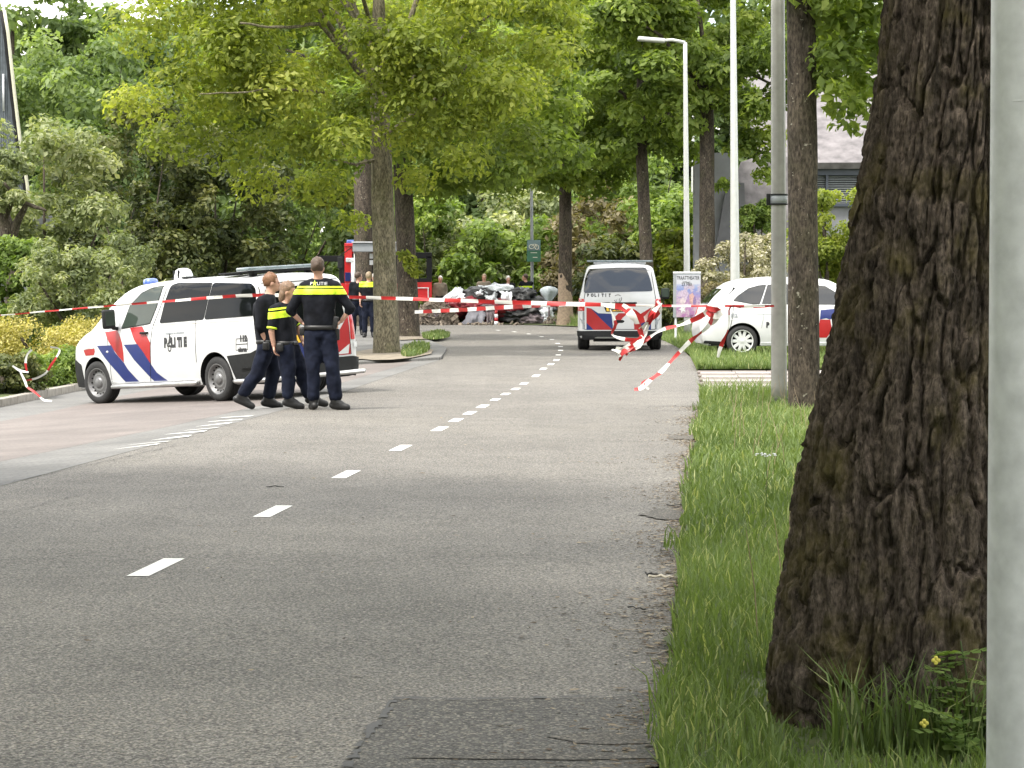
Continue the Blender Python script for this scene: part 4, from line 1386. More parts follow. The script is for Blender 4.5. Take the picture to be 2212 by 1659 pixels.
    def text(self, s, u, v, h, view, off, material, parent=None, name='lettering', wscale=1.0):
        """u, v: left end of the baseline as read; h: capital height"""
        cu = bpy.data.curves.new('t', 'FONT'); cu.body = s; cu.size = h / .70; cu.resolution_u = 2; cu.offset = .012 * h / .1
        to = bpy.data.objects.new('t', cu); COL.objects.link(to)
        bpy.context.view_layer.update()
        me = bpy.data.meshes.new_from_object(to.evaluated_get(bpy.context.evaluated_depsgraph_get()))
        bpy.data.objects.remove(to)
        sgn = {'left': -1, 'right': 1, 'rear': -1, 'top': 1}[view]
        for vt in me.vertices:
            a = u + sgn * vt.co.x * wscale; b_ = v + vt.co.y
            hh, n = self.cast(view, a, b_)
            vt.co = hh + n * off
        o = link(name, me, material, parent or self.root)
        return o
    def wheel(self, x, side, y, r, rimr, width, kind='steel', steer=0.0, label=None):
        """side +1 left, -1 right"""
        bm = bmesh.new()
        w = width
        prof = [(rimr, -w * .5), (rimr + .02, -w * .52), (r - .045, -w * .53), (r - .012, -w * .44), (r, -w * .36), (r - .004, -w * .12), (r - .011, -w * .11), (r - .011, -w * .09), (r - .003, -w * .08), (r - .003, w * .08),
                (r - .011, w * .09), (r - .011, w * .11), (r - .004, w * .12), (r, w * .36), (r - .012, w * .44), (r - .045, w * .53), (rimr + .02, w * .52), (rimr, w * .5), (rimr - .03, w * .3), (rimr - .03, -w * .4), (rimr, -w * .5)]
        bm_lathe(bm, prof, 48, 'y', cap=False)
        o = from_bm('wheel', bm, M['tyre'], self.root, True)
        o.location = (x, side * y, r)
        o.rotation_euler = (0, 0, steer)
        if label: o['label'] = label
        s = side
        b2 = bmesh.new()
        if kind == 'steel':
            bm_lathe(b2, [(rimr + .006, s * w * .50), (rimr - .006, s * w * .52), (rimr - .018, s * w * .44), (rimr - .035, s * w * .30), (rimr * .78, s * w * .22), (rimr * .62, s * w * .34), (rimr * .50, s * w * .36), (.08, s * w * .30), (.075, s * w * .40), (.06, s * w * .44), (0.001, s * w * .45)], 40, 'y', cap=False)
            ro = from_bm('rim', b2, M['rim_steel'], o, True)
            b3 = bmesh.new()
            for k in range(16):
                a = 2 * PI * k / 16
                rr = rimr * .84
                bm_box(b3, (rr * math.cos(a), s * w * .268, rr * math.sin(a)), (.035, .02, .020), Matrix.Rotation(-a, 3, 'Y'))
            h = from_bm('rim_hole', b3, M['black'], o); h['kind'] = 'stuff'
        else:
            bm_lathe(b2, [(rimr + .006, s * w * .50), (rimr - .008, s * w * .52), (rimr - .02, s * w * .42), (rimr - .03, s * w * .1), (.1, s * w * .06)], 40, 'y', cap=False)
            from_bm('rim', b2, M['rim_white'], o, True)
            b3 = bmesh.new()
            nsp = 10
            for k in range(nsp):
                a = 2 * PI * k / nsp
                mid = (rimr - .02 + .045) / 2
                bm_box(b3, (mid * math.cos(a), s * w * .36, mid * math.sin(a)), (rimr - .055, .03, .064), Matrix.Rotation(-a, 3, 'Y'), bev=.006)
            bm_lathe(b3, [(.062, s * w * .28), (.062, s * w * .44), (.02, s * w * .47), (.001, s * w * .47)], 20, 'y')
            from_bm('spoke', b3, M['rim_white'], o)['kind'] = 'stuff'
            b4 = bmesh.new()
            bm_lathe(b4, [(rimr - .03, s * w * .16), (.001, s * w * .16)], 30, 'y', cap=False)
            from_bm('brake_disc', b4, M['black'], o)
        return o
    def poly(self, pts, conv, plane, c, dx=0, dz=0):
        out = []
        for p in pts:
            a = self.uv(*conv(*p), plane, c)
            out.append((a[0] + dx, a[1] + dz))
        return out

def Z1(x, y): return ((x / 2.765 + 150) / 1.1573, (y / 2.765 + 640) / 1.1573)
def Z3(x, y): return ((x / 3.16 + 1380) / 1.1573, (y / 3.16 + 620) / 1.1573)
def Z7(x, y): return ((x / 4.147 + 1660) / 1.1573, (y / 4.147 + 620) / 1.1573)

# ---------------------------------------------------------------- left police van, seen from its left rear
def lerp_tab(tab):
    xs = [a for a, _ in tab]; ys = [b for _, b in tab]
    return lambda x: float(np.interp(x, xs, ys))
def smooth_tab(tab, w=.08):
    f = lerp_tab(tab)
    return lambda x: (f(x - w) + f(x - w / 2) + f(x) + f(x + w / 2) + f(x + w)) / 5
v_top = smooth_tab([(0, 1.73), (.10, 1.775), (.4, 1.80), (1.5, 1.825), (2.8, 1.83), (3.25, 1.81), (3.5, 1.75), (3.75, 1.63), (4.02, 1.46), (4.3, 1.25), (4.42, 1.175), (4.7, 1.10), (4.92, 1.01), (5.04, .90), (5.11, .78), (5.14, .68)], .05)
v_hw = smooth_tab([(.2, .90), (.35, .945), (.55, .962), (.80, .965), (.98, .955), (1.08, .945), (1.25, .90), (1.5, .845), (1.75, .785), (1.92, .73)], .03)
v_tap = smooth_tab([(0, .975), (.5, 1.0), (3.9, 1.0), (4.5, .965), (4.9, .90), (5.14, .82)], .1)
def v_rake(x, z):
    r = max(0, (z - 1.0)) * .13 * max(0, 1 - x / .5)
    if z > .62 and x > 4.6: r -= max(0, (z - .62)) * .25 * (x - 4.6)
    return r
rzv = math.radians(132.5)
wheel_pt = W(483, 872, 38.4)
fv = Vector((math.cos(rzv), math.sin(rzv))); sv = Vector((-fv.y, fv.x))
org = Vector((wheel_pt.x, wheel_pt.y)) - fv * 1.045 - sv * .85
bmv = loft_body(5.14, .24, v_hw, v_top, v_tap, .10, .22, .13, v_rake)
van = Car('police_van', 'white police van on the lay-by, red and blue stripes on its long side', 'van', (org.x, org.y, 0), rzv, bmv, (1.045, 4.245), wr=.335, arch_r=.405, hw=.965)
for x, s, lab in ((1.045, 1, None), (1.045, -1, None), (4.245, 1, None), (4.245, -1, None)):
    van.wheel(x, s, .83, .335, .225, .22, 'steel', steer=(.12 if x > 3 else 0))
P = lambda pts: van.poly(pts, Z1, 'side', .93)
PR = lambda pts: van.poly(pts, Z1, 'rear', .05)
# details of the left van -----------------------------------------
# windows
fw = [(425, 500), (455, 345), (520, 262), (580, 228), (657, 212), (640, 350), (615, 466)]
van.panel('window', P(fw), 'left', .004, M['glass_green'], .03, .004)
van.line('window_frame', P(fw + fw[:1]), 'left', .007, M['black'], .022)
van.panel('window', P([(683, 466), (692, 330), (712, 206), (745, 192), (998, 190), (990, 300), (984, 440)]), 'left', .004, M['glass_dark'], .04, .006)
van.panel('window', P([(1004, 190), (1268, 195), (1298, 222), (1318, 320), (1326, 414), (990, 440), (996, 300)]), 'left', .004, M['glass_dark'], .05, .006)
# mirror housing
mp = van.cast('left', *P([(395, 460)])[0])[0]
bm = bmesh.new()
bm_box(bm, (mp.x - .02, mp.y + .20, mp.z + .06), (.10, .20, .30), Matrix.Rotation(-.25, 3, 'Z'), bev=.035)
bm_tube(bm, [(mp.x + .02, mp.y - .02, mp.z - .10), (mp.x, mp.y + .12, mp.z - .08)], .03, 8)
mir = from_bm('wing_mirror', bm, M['black_plastic'], van.root, True)
bm = bmesh.new(); bm_box(bm, (mp.x - .074, mp.y + .20, mp.z + .07), (.008, .155, .22), Matrix.Rotation(-.25, 3, 'Z'), bev=.003)
from_bm('mirror_glass', bm, M['glass_green'], mir)
# livery
red, blue = M['red_paint'], M['blue_paint']
van.panel('red_stripe', P([(312, 526), (398, 514), (425, 560), (440, 602), (452, 670), (455, 735), (415, 690), (378, 640), (345, 590)]), 'left', .0025, red)
van.panel('blue_stripe', P([(262, 620), (366, 616), (395, 668), (455, 737), (480, 780), (555, 872), (463, 876), (400, 795), (330, 712), (290, 660)]), 'left', .0035, blue)
van.panel('red_stripe', P([(483, 497), (565, 486), (600, 538), (635, 600), (640, 742), (600, 696), (560, 640), (520, 575)]), 'left', .0025, red)
van.panel('blue_stripe', P([(452, 612), (546, 608), (590, 665), (640, 744), (680, 805), (755, 866), (665, 874), (600, 800), (525, 716)]), 'left', .0035, blue)
van.panel('headlight', P([(165, 612), (232, 560), (243, 600), (240, 640), (200, 640), (160, 650)]), 'left', .004, M['lamp_clear'], .02, .004)
van.panel('red_stripe', P([(158, 652), (200, 644), (243, 640), (247, 660), (240, 684), (176, 690)]), 'left', .003, red)
# lower body and bumpers
van.panel('bumper_cladding', P([(1165, 690), (1330, 668), (1362, 645), (1402, 640), (1402, 905), (1240, 905), (1236, 800), (1215, 738), (1188, 706)]), 'left', .005, M['black_plastic'], .03, .006)
van.panel('front_bumper', [(4.60, .30), (4.66, .36), (4.70, .62), (4.9, .70), (5.10, .72), (5.10, .28), (4.7, .26)], 'left', .005, M['black_plastic'], .02, .008)
van.panel('sill', [(1.48, .24), (3.82, .24), (3.82, .335), (1.48, .335)], 'left', .004, M['steel_tube'], .01, .006)
for q in ([(3.81, .335), (3.80, .6), (3.83, .95), (3.86, 1.10)], ):
    van.line('door_seam', q, 'left', .002, M['black'], .012)
van.line('door_seam', P([(690, 212), (668, 350), (640, 480), (637, 620), (640, 745), (632, 865)]), 'left', .0045, M['black'], .012)
van.line('door_seam', P([(640, 480), (1330, 446)]), 'left', .002, M['kerb'], .010)
van.line('door_seam', [(1.50, .60), (1.50, 1.0), (1.54, 1.66)], 'left', .0045, M['black'], .010)
van.line('body_crease', P([(648, 560), (900, 536), (1330, 500)]), 'left', .0015, M['galv'], .012)
van.line('body_crease', P([(660, 748), (1000, 728)]), 'left', .0015, M['galv'], .008)
h, n = van.cast('left', *P([(592, 532)])[0])
bm = bmesh.new(); bm_box(bm, h + n * .02, (.20, .035, .035), bev=.012)
from_bm('door_handle', bm, M['black_plastic'], van.root, True)
h, n = van.cast('left', *P([(340, 662)])[0])
bm = bmesh.new(); bm_ell(bm, h + n * .004, (.03, .012, .018), u=12, v=8)
from_bm('side_marker_lamp', bm, M['lamp_clear'], van.root, True)
u, v = P([(733, 628)])[0]; u2, v2 = P([(893, 622)])[0]
Hc = .13
def spaced(car, s, u, v, h, view, off, m, pitch, sgn):
    for k, ch in enumerate(s):
        if ch != ' ': car.text(ch, u + sgn * pitch * k, v, h, view, off, m, wscale=.8)
pitch = abs(u2 - u) / 7 * .98
spaced(van, 'P', u, v, Hc, 'left', .004, M['text_dark'], pitch, -1)
spaced(van, 'LITIE', u - pitch * 2.15, v, Hc, 'left', .004, M['text_dark'], pitch * .98, -1)
# flame and book emblem that stands for the O
ex_, ez_ = P([(768, 612)])[0]
def emblem(car, cx, cz, s, view, sgn, m, off=.004):
    ring = [(math.cos(a) * .30, math.sin(a) * .34 - .45) for a in np.linspace(0, 2 * PI, 15)]
    car.line('emblem', [(cx + sgn * x * s, cz + z * s) for x, z in ring], view, off, m, .16 * s)
    for st in ([(-.45, .0), (-.1, .28), (.02, .9), (.12, 1.35)], [(-.15, -.02), (.12, .3), (.22, .75), (.2, 1.05)], [(.45, .0), (.3, .25), (.42, .6)], [(-.5, -.1), (0, -.2), (.5, -.1)]):
        car.line('emblem', [(cx + sgn * x * s, cz + z * s) for x, z in st], view, off, m, .17 * s)
emblem(van, ex_, ez_, .125, 'left', -1, M['text_dark'])
u, v = P([(735, 542)])[0]
van.text('waakzaam en dienstbaar', u, v, .035, 'left', .004, M['grey_paint'], wscale=1.02)
bx = P([(1228, 572), (1302, 566), (1306, 646), (1230, 650)])
van.line('sticker_border', bx + bx[:1], 'left', .004, M['text_dark'], .010)
mid = [((bx[0][0] + bx[3][0]) / 2, (bx[0][1] + bx[3][1]) / 2), ((bx[1][0] + bx[2][0]) / 2, (bx[1][1] + bx[2][1]) / 2)]
van.line('sticker_border', mid, 'left', .004, M['text_dark'], .010)
van.text('112', bx[0][0] - .08, mid[0][1] + .045, .08, 'left', .004, M['text_dark'])
van.text('alarm', bx[0][0] - .04, mid[0][1] - .105, .06, 'left', .004, M['text_dark'])
# running board and rear step
bm = bmesh.new(); bm_tube(bm, [(1.52, .93, .30), (1.56, 1.0, .285), (3.72, 1.0, .265), (3.77, .93, .28)], .035, 12)
from_bm('side_step', bm, M['steel_tube'], van.root, True)
bm = bmesh.new(); bm_tube(bm, [(.62, .93, .30), (.5, 1.0, .295), (-.02, 1.0, .30), (-.10, .92, .30), (-.12, 0, .30), (-.10, -.92, .30), (-.02, -1.0, .30), (.5, -1.0, .3)], .035, 12)
from_bm('rear_step', bm, M['steel_tube'], van.root, True)
# rear face: (y, z)
van.panel('rear_window', [(-.73, 1.06), (-.67, 1.63), (.67, 1.63), (.73, 1.06)], 'rear', .004, M['glass_dark'], .08, .006)
van.panel('tail_light', [(.80, .80), (.80, 1.24), (.865, 1.22), (.875, .80)], 'rear', .003, M['lamp_red'], .02, .010)
van.panel('tail_light', [(-.80, .78), (-.80, 1.28), (-.865, 1.24), (-.875, .78)], 'rear', .003, M['lamp_red'], .02, .010)
van.panel('rear_bumper', [(-.955, .26), (-.955, .50), (-.80, .535), (.80, .535), (.955, .50), (.955, .26)], 'rear', .006, M['black_plastic'], .04, .03)
van.panel('red_stripe', [(-.78, .92), (-.78, .56), (-.20, .56), (-.56, .88), (-.78, 1.15)], 'rear', .0025, red)
van.panel('white_stripe', [(-.77, .72), (-.74, .575), (-.52, .575)], 'rear', .0035, M['white_paint'])
van.panel('blue_stripe', [(-.10, .56), (.22, .56), (.50, .90), (.12, .90)], 'rear', .0025, blue)
van.panel('red_stripe', [(.30, .56), (.70, .56), (.78, .64), (.78, .90), (.58, .90)], 'rear', .0025, red)
van.panel('blue_stripe', [(-.02, .90), (.50, .90), (.50, 1.02), (.06, 1.02)], 'rear', .0025, blue)
van.panel('number_plate', [(-.26, .80), (-.26, .91), (.26, .91), (.26, .80)], 'rear', .006, M['plate_yellow'], .01, .006)
van.text('POLITIE', -.12, .98, .05, 'rear', .004, M['text_dark'])
van.text('2407', -.45, 1.0, .045, 'rear', .004, M['text_dark'])
van.line('door_seam', [(.79, .56), (.76, 1.70), (-.76, 1.70), (-.79, .56)], 'rear', .002, M['black'], .012)
van.panel('reflector', [(-.955, .74), (-.84, .74), (-.84, .66), (-.955, .66)], 'rear', .016, M['white_paint'], .005, .004)
# roof equipment
def roof_bar(car, x, w, z0, h, d, m1, m2, name='light_bar'):
    bm = bmesh.new(); bm_box(bm, (x, 0, z0 + .03), (d * .7, w * .8, .04), bev=.01)
    for s in (-1, 1): bm_box(bm, (x, s * w * .36, z0 + .0), (d * .4, .06, .08))
    b_ = from_bm(name, bm, M[m1], car.root, True)
    bm = bmesh.new(); bm_box(bm, (x, 0, z0 + .05 + h / 2), (d, w, h), bev=min(h, d) * .3)
    from_bm('light_cover', bm, M[m2], b_, True)
    bm = bmesh.new()
    for k in range(9): bm_box(bm, (x, -w / 2 + w * (k + .5) / 9, z0 + .05 + h / 2), (d * .98, .012, h * 1.01))
    from_bm('light_divider', bm, M['kerb'], b_)['kind'] = 'stuff'
    return b_
M['bar_grey'] = mat('smoked_lamp_cover', (.16, .20, .22), .12, 0, .25, 9, coat=1)
roof_bar(van, .55, 1.42, 1.845, .055, .30, 'black_plastic', 'bar_grey')
bm = bmesh.new(); bm_box(bm, (1.05, 0, 1.885), (.5, 1.2, .02), bev=.008)
for s in (-1, 1): bm_box(bm, (1.05, s * .5, 1.868), (.4, .04, .04))
from_bm('roof_rack', bm, M['black_plastic'], van.root)
h, n = van.cast('top', 2.72, .22)
bm = bmesh.new()
bm_lathe(bm, [(.15, 0), (.15, .05), (.14, .09), (.12, .14), (.07, .17), (.001, .175)], 24, 'z', (h.x, h.y, h.z - .005))
bc = from_bm('roof_dome', bm, M['lamp_clear'], van.root, True)
bm = bmesh.new(); bm_box(bm, (h.x, h.y, h.z + .02), (.36, .22, .02), bev=.006)
for k in (-1, 1): bm_box(bm, (h.x + k * .06, h.y + .13, h.z + .08), (.02, .03, .12))
from_bm('dome_base', bm, M['black_plastic'], bc)
for dx in (0, ):
    h, n = van.cast('top', 3.28, .45)
    bm = bmesh.new(); bm_lathe(bm, [(.12, 0), (.12, .03), (.105, .075), (.06, .09), (.001, .092)], 20, 'z', (h.x, h.y, h.z))
    from_bm('blue_beacon', bm, M['lamp_blue'], van.root, True)

# ---------------------------------------------------------------- right police van, seen square from behind
t_top = smooth_tab([(0, 1.84), (.15, 1.90), (.5, 1.94), (3.4, 1.94), (3.8, 1.75), (4.3, 1.25), (4.9, 1.0)], .05)
t_hw = smooth_tab([(.2, .91), (.35, .945), (.6, .955), (1.0, .95), (1.12, .935), (1.4, .865), (1.7, .80), (1.95, .73)], .03)
def t_rake(x, z): return max(0, (z - 1.05)) * .20 * max(0, 1 - x / .6)
rz2 = math.radians(88.2)
c2 = W(1338, 753, 59.5)
f2 = Vector((math.cos(rz2), math.sin(rz2)))
o2 = Vector((c2.x, c2.y)) - f2 * .9
bm2 = loft_body(4.9, .27, t_hw, t_top, lambda x: .985 + .015 * min(1, x / .4), .09, .3, .12, t_rake)
van2 = Car('police_van', 'white police van on the right lane, seen squarely from behind', 'van', (o2.x, o2.y, 0), rz2, bm2, (.95, 3.95), wr=.335, arch_r=.40, hw=.955)
for x in (.95, 3.95):
    for s in (-1, 1): van2.wheel(x, s, .82, .335, .215, .25, 'steel')
R3 = lambda pts: van2.poly(pts, Z3, 'rear', .02)
0 and print('VAN2', R3([(205, 800), (860, 800), (520, 120), (250, 355), (795, 340)]))
van2.panel('rear_window', R3([(250, 355), (262, 250), (290, 167), (520, 156), (742, 155), (775, 240), (797, 340)]), 'rear', .004, M['glass_sky'], .05, .006)
van2.line('tailgate_seam', [(-.80, .48), (-.82, 1.10), (-.70, 1.82), (.70, 1.82), (.82, 1.10), (.80, .48), (-.80, .48)], 'rear', .002, M['black'], .014)
bm = bmesh.new(); bm_tube(bm, [(.05, .0, 1.22), (-.01, .0, 1.16)], .012, 6)
u, v = R3([(278, 384)])[0]
spaced(van2, 'POLITIE', u, v, .065, 'rear', .004, M['text_dark'], .082, -1)
u, v = R3([(520, 400)])[0]
em = van2.line('badge', [(u + .085 * math.cos(a), v + .085 * math.sin(a)) for a in np.linspace(0, 2 * PI, 25)], 'rear', .006, M['rim_steel'], .02)
van2.line('badge', [(u + .06, v + .055), (u + .03, v - .055), (u, v + .01), (u - .03, v - .055), (u - .06, v + .055)], 'rear', .006, M['rim_steel'], .018)
van2.panel('plate_recess', R3([(395, 430), (670, 428), (672, 440), (600, 452), (585, 505), (425, 505), (420, 452)]), 'rear', .003, M['black'], .01)
van2.panel('number_plate', R3([(430, 455), (582, 452), (582, 498), (430, 500)]), 'rear', .006, M['plate_yellow'], .01, .005)
u, v = R3([(445, 492)])[0]
van2.text('VB-835-R', u, v, .085, 'rear', .013, M['text_dark'], wscale=.85)
for sd in (-1, 1):
    van2.panel('tail_light', [(sd * .80, .90), (sd * .80, 1.16), (sd * .93, 1.18), (sd * .945, .90)], 'rear', .003, M['lamp_red'], .02, .012)
    van2.panel('grey_corner', [(sd * .80, .48), (sd * .80, .87), (sd * .945, .87), (sd * .95, .48)], 'rear', .002, M['grey_paint'], .01)
van2.panel('blue_stripe', R3([(272, 470), (310, 478), (365, 515), (470, 520), (480, 610), (480, 648), (272, 652)]), 'rear', .0025, blue)
van2.panel('red_stripe', R3([(272, 472), (310, 480), (385, 560), (480, 648), (335, 652), (272, 590)]), 'rear', .0035, red)
van2.panel('red_stripe', R3([(500, 540), (525, 515), (600, 515), (560, 550), (505, 620)]), 'rear', .0025, red)
van2.panel('white_stripe', R3([(480, 530), (600, 520), (650, 560), (640, 625), (560, 650), (490, 600)]), 'rear', .0015, M['white_paint'])
van2.panel('handle_recess', R3([(498, 570), (560, 568), (575, 580), (560, 592), (505, 592)]), 'rear', .004, M['black'], .015)
van2.panel('red_stripe', R3([(645, 545), (700, 520), (782, 470), (782, 560), (740, 640), (650, 650)]), 'rear', .0025, red)
van2.panel('blue_stripe', R3([(700, 600), (782, 560), (782, 648), (720, 650)]), 'rear', .0035, blue)
van2.panel('rear_bumper', [(-.955, .285), (-.955, .445), (.955, .445), (.955, .285), (.60, .28), (.52, .31), (-.52, .31), (-.60, .28)], 'rear', .006, M['black_plastic'], .03, .035)
van2.line('bumper_trim', [(-.94, .455), (.94, .455)], 'rear', .03, M['white_paint'], .02)
bm = bmesh.new(); bm_box(bm, (.3, 0, .26), (.4, 1.2, .12), bev=.02)
from_bm('underbody', bm, M['black'], van2.root)
for s in (-1,):
    bm = bmesh.new(); bm_box(bm, (3.5, s * 1.12, 1.27), (.10, .20, .26), bev=.04)
    bm_tube(bm, [(3.55, s * .9, 1.20), (3.5, s * 1.05, 1.2)], .03, 8)
    w_ = from_bm('wing_mirror', bm, M['black_plastic'], van2.root, True)
    bm = bmesh.new(); bm_box(bm, (3.448, s * 1.12, 1.29), (.006, .16, .20), bev=.002)
    from_bm('mirror_glass', bm, M['glass_green'], w_)
roof_bar(van2, .75, 1.50, 1.955, .04, .25, 'galv', 'bar_grey', 'light_bar')
bm = bmesh.new(); bm_box(bm, (1.35, 0, 2.035), (.3, 1.36, .022), bev=.008)
for s in (-1, 1): bm_box(bm, (1.35, s * .5, 2.0), (.2, .04, .07))
from_bm('roof_rack', bm, M['galv'], van2.root)

# ---------------------------------------------------------------- white estate car on the right verge, seen from its right side
c_top = smooth_tab([(0, 1.00), (.06, 1.10), (.30, 1.34), (.55, 1.53), (.85, 1.60), (1.4, 1.645), (2.3, 1.64), (2.7, 1.58), (3.2, 1.33), (3.45, 1.15), (3.9, 1.07), (4.2, .98), (4.4, .86), (4.5, .70)], .05)
c_hw = smooth_tab([(.2, .84), (.35, .885), (.6, .905), (.85, .90), (1.0, .87), (1.2, .80), (1.4, .73), (1.65, .63)], .03)
c_tap = smooth_tab([(0, .93), (.3, .965), (.8, 1.0), (3.6, 1.0), (4.2, .93), (4.5, .82)], .1)
rz3 = math.radians(4)
c3 = W(1602, 777, 54.5)
f3 = Vector((math.cos(rz3), math.sin(rz3))); s3 = Vector((-f3.y, f3.x))
o3 = Vector((c3.x, c3.y)) - f3 * .76 + s3 * .8
bm3 = loft_body(4.5, .22, c_hw, c_top, c_tap, .20, .3, .10, lambda x, z: .10 * math.sin(min(1, max(0, (z - .2) / .7)) * PI) * -max(0, 1 - x / .3))
car = Car('police_car', 'white police estate car parked on the grass, partly behind the clamp pole', 'car', (o3.x, o3.y, 0), rz3, bm3, (.76, 3.40), wr=.33, arch_r=.385, hw=.90)
for x in (.76, 3.40):
    for s in (-1, 1): car.wheel(x, s, .775, .33, .232, .21, 'alloy')
C3 = lambda pts: car.poly(pts, Z3, 'side', -.86)
0 and print('CAR', C3([(1250, 600), (1480, 800), (1440, 415), (1430, 300), (1730, 250), (1480, 925)]))
qw = C3([(1440, 415), (1475, 380), (1560, 322), (1640, 300), (1700, 292), (1640, 440), (1590, 442)])
car.panel('window', qw, 'right', .004, M['glass_sky'], .02, .004)
x0 = C3([(1650, 440)])[0][0]; xt = C3([(1706, 292)])[0][0]
zb, zt = C3([(1650, 442)])[0][1], C3([(1706, 290)])[0][1]
car.panel('window', [(x0 + .02, zb), (xt + .02, zt), (1.95, zt + .01), (1.95, zb - .01)], 'right', .004, M['glass_sky'], .02, .004)
car.panel('window', [(2.02, zb - .01), (2.02, zt + .01), (2.55, zt - .03), (3.05, zb + .06), (3.05, zb - .02)], 'right', .004, M['glass_sky'], .03, .004)
car.line('window_frame', qw + qw[:1], 'right', .006, M['black_plastic'], .018)
car.panel('rear_window', [(-.55, 1.10), (-.50, 1.42), (.50, 1.42), (.55, 1.10)], 'rear', .004, M['glass_sky'], .05, .004)
car.panel('rear_pillar_trim', C3([(1425, 350), (1440, 310), (1458, 316), (1395, 370), (1380, 380)]), 'right', .004, M['black_plastic'])
car.line('shoulder_crease', C3([(1330, 455), (1440, 452), (1730, 456)]), 'right', .002, M['grey_paint'], .012)
car.line('body_crease', C3([(1610, 522), (1730, 526)]), 'right', .002, M['grey_paint'], .014)
car.line('fuel_flap_seam', C3([(1405, 640), (1422, 560), (1436, 462)]), 'right', .003, M['black'], .012)
bx = C3([(1390, 505), (1482, 500), (1478, 568), (1388, 565)])
car.line('sticker_border', bx + bx[:1], 'right', .004, M['galv'], .012)
car.text('112', bx[3][0] + .05, bx[3][1] + .05, .07, 'right', .005, M['grey_paint'])
u, v = C3([(1690, 625)])[0]
spaced(car, 'POLITIE', u, v, .10, 'right', .004, M['text_dark'], .125, 1)
car.panel('sill', [(1.15, .24), (3.0, .24), (3.0, .30), (1.15, .30)], 'right', .006, M['galv'], .01, .01)
car.line('door_seam', [(2.0, .34), (1.98, .8), (1.99, 1.05)], 'right', .003, M['black'], .01)
car.line('door_seam', [(1.16, .60), (1.20, .8), (1.22, 1.05)], 'right', .003, M['grey_paint'], .01)
car.panel('blue_stripe', [(2.42, .84), (2.74, 1.0), (2.95, 1.0), (2.62, .78)], 'right', .0025, blue)
car.panel('red_stripe', [(2.35, .40), (2.40, .78), (2.62, .78), (2.66, .55), (2.55, .40)], 'right', .0025, red)
car.panel('blue_stripe', [(2.40, .78), (2.42, .98), (2.90, 1.02), (2.95, .86), (2.70, .84)], 'right', .0030, blue)
car.panel('tail_light', [(-.60, .86), (-.60, 1.0), (-.74, .99), (-.74, .87)], 'rear', .004, M['lamp_red'], .02, .01)
car.panel('tail_light', [(.60, .86), (.60, 1.02), (.84, 1.0), (.84, .86)], 'rear', .004, M['lamp_red'], .02, .01)
car.panel('lower_bumper', [(-.02, .24), (.30, .24), (.33, .32), (-.02, .34)], 'right', .005, M['black_plastic'], .02, .01)
roof_bar(car, 2.05, 1.10, 1.66, .06, .28, 'galv', 'bar_grey')
bm = bmesh.new(); bm_box(bm, (3.05, -.98, 1.05), (.12, .18, .14), bev=.04)
from_bm('wing_mirror', bm, M['black_plastic'], car.root, True)
bm = bmesh.new(); bm_box(bm, (1.55, -.905, .93), (.17, .03, .03), bev=.01)
from_bm('door_handle', bm, M['white_paint'], car.root, True)
# ---------------------------------------------------------------- fire engine, nose towards the viewer, both cab doors open
ft = base_at(812, 95)
FS = 95 / FPX
def FX(px): return (px - 1106) * FS - ft.x
def FZ(py): return W(1106, py, 95).z - ft.z
fire = empty('fire_engine', ft, 0, 'red fire engine with both cab doors open behind the street trees', 'truck')
M['fire_red'] = mat('fire_engine_red', (.50, .018, .022), .3, 0, .08, 3, coat=.6)
xl, xr = FX(746), FX(876)
cx = (xl + xr) / 2; wf = xr - xl
def fbox(name, c, s, m, parent=fire, bev=.03, rot=None, label=None):
    bm = bmesh.new(); bm_box(bm, c, s, rot, bev)
    o = from_bm(name, bm, M[m], parent, False)
    if label: o['label'] = label
    return o
def fblock(name, boxes, m, parent=fire, bev=.02):
    bm = bmesh.new()
    for c, s in boxes: bm_box(bm, c, s, None, bev)
    return from_bm(name, bm, M[m], parent)
zr = FZ(526)
fblock('cab', [((cx, .45, (.55 + FZ(612)) / 2), (wf, 1.7, FZ(612) - .55)), ((cx, 1.2, (FZ(612) + zr) / 2), (wf - .05, .25, zr - FZ(612))),
               ((cx, .45, zr - .05), (wf, 1.8, .12)), ((xl + .14, -.32, (FZ(612) + zr) / 2), (.28, .14, zr - FZ(612))), ((xr - .14, -.32, (FZ(612) + zr) / 2), (.28, .14, zr - FZ(612)))], 'fire_red')
fbox('equipment_body', (cx, 4.5, 1.75), (wf + .1, 5.6, 2.3), 'fire_red')
fblock('chassis', [((cx, 3, .55), (wf * .8, 7.2, .25))], 'black_plastic')
fbox('windscreen', (cx, -.36, (FZ(548) + FZ(612)) / 2), (wf - .56, .05, FZ(548) - FZ(612)), 'glass_dark', bev=.01)
fbox('front_bumper', (cx, -.50, .62), (wf + .04, .3, .34), 'black_plastic', bev=.04)
fblock('grille', [((cx, -.42, .98 + .10 * k), (wf * .6, .06, .05)) for k in range(5)], 'black')
M['stripe_white'] = mat('reflective_white', (.75, .76, .78), .35, 0, .05, 8)
fbox('blue_stripe', (xl + .12, -.42, FZ(598)), (.2, .05, .32), 'blue_paint', bev=.01)
fbox('white_stripe', (xl + .30, -.42, FZ(590)), (.12, .05, 1.0), 'stripe_white', bev=.01)
fbox('roof_beacon', (xl + .22, -.2, zr + .05), (.3, .3, .16), 'lamp_blue', bev=.05)
fbox('corner_lamp', (xl + .22, -.42, FZ(562)), (.34, .08, .16), 'lamp_clear', bev=.03)
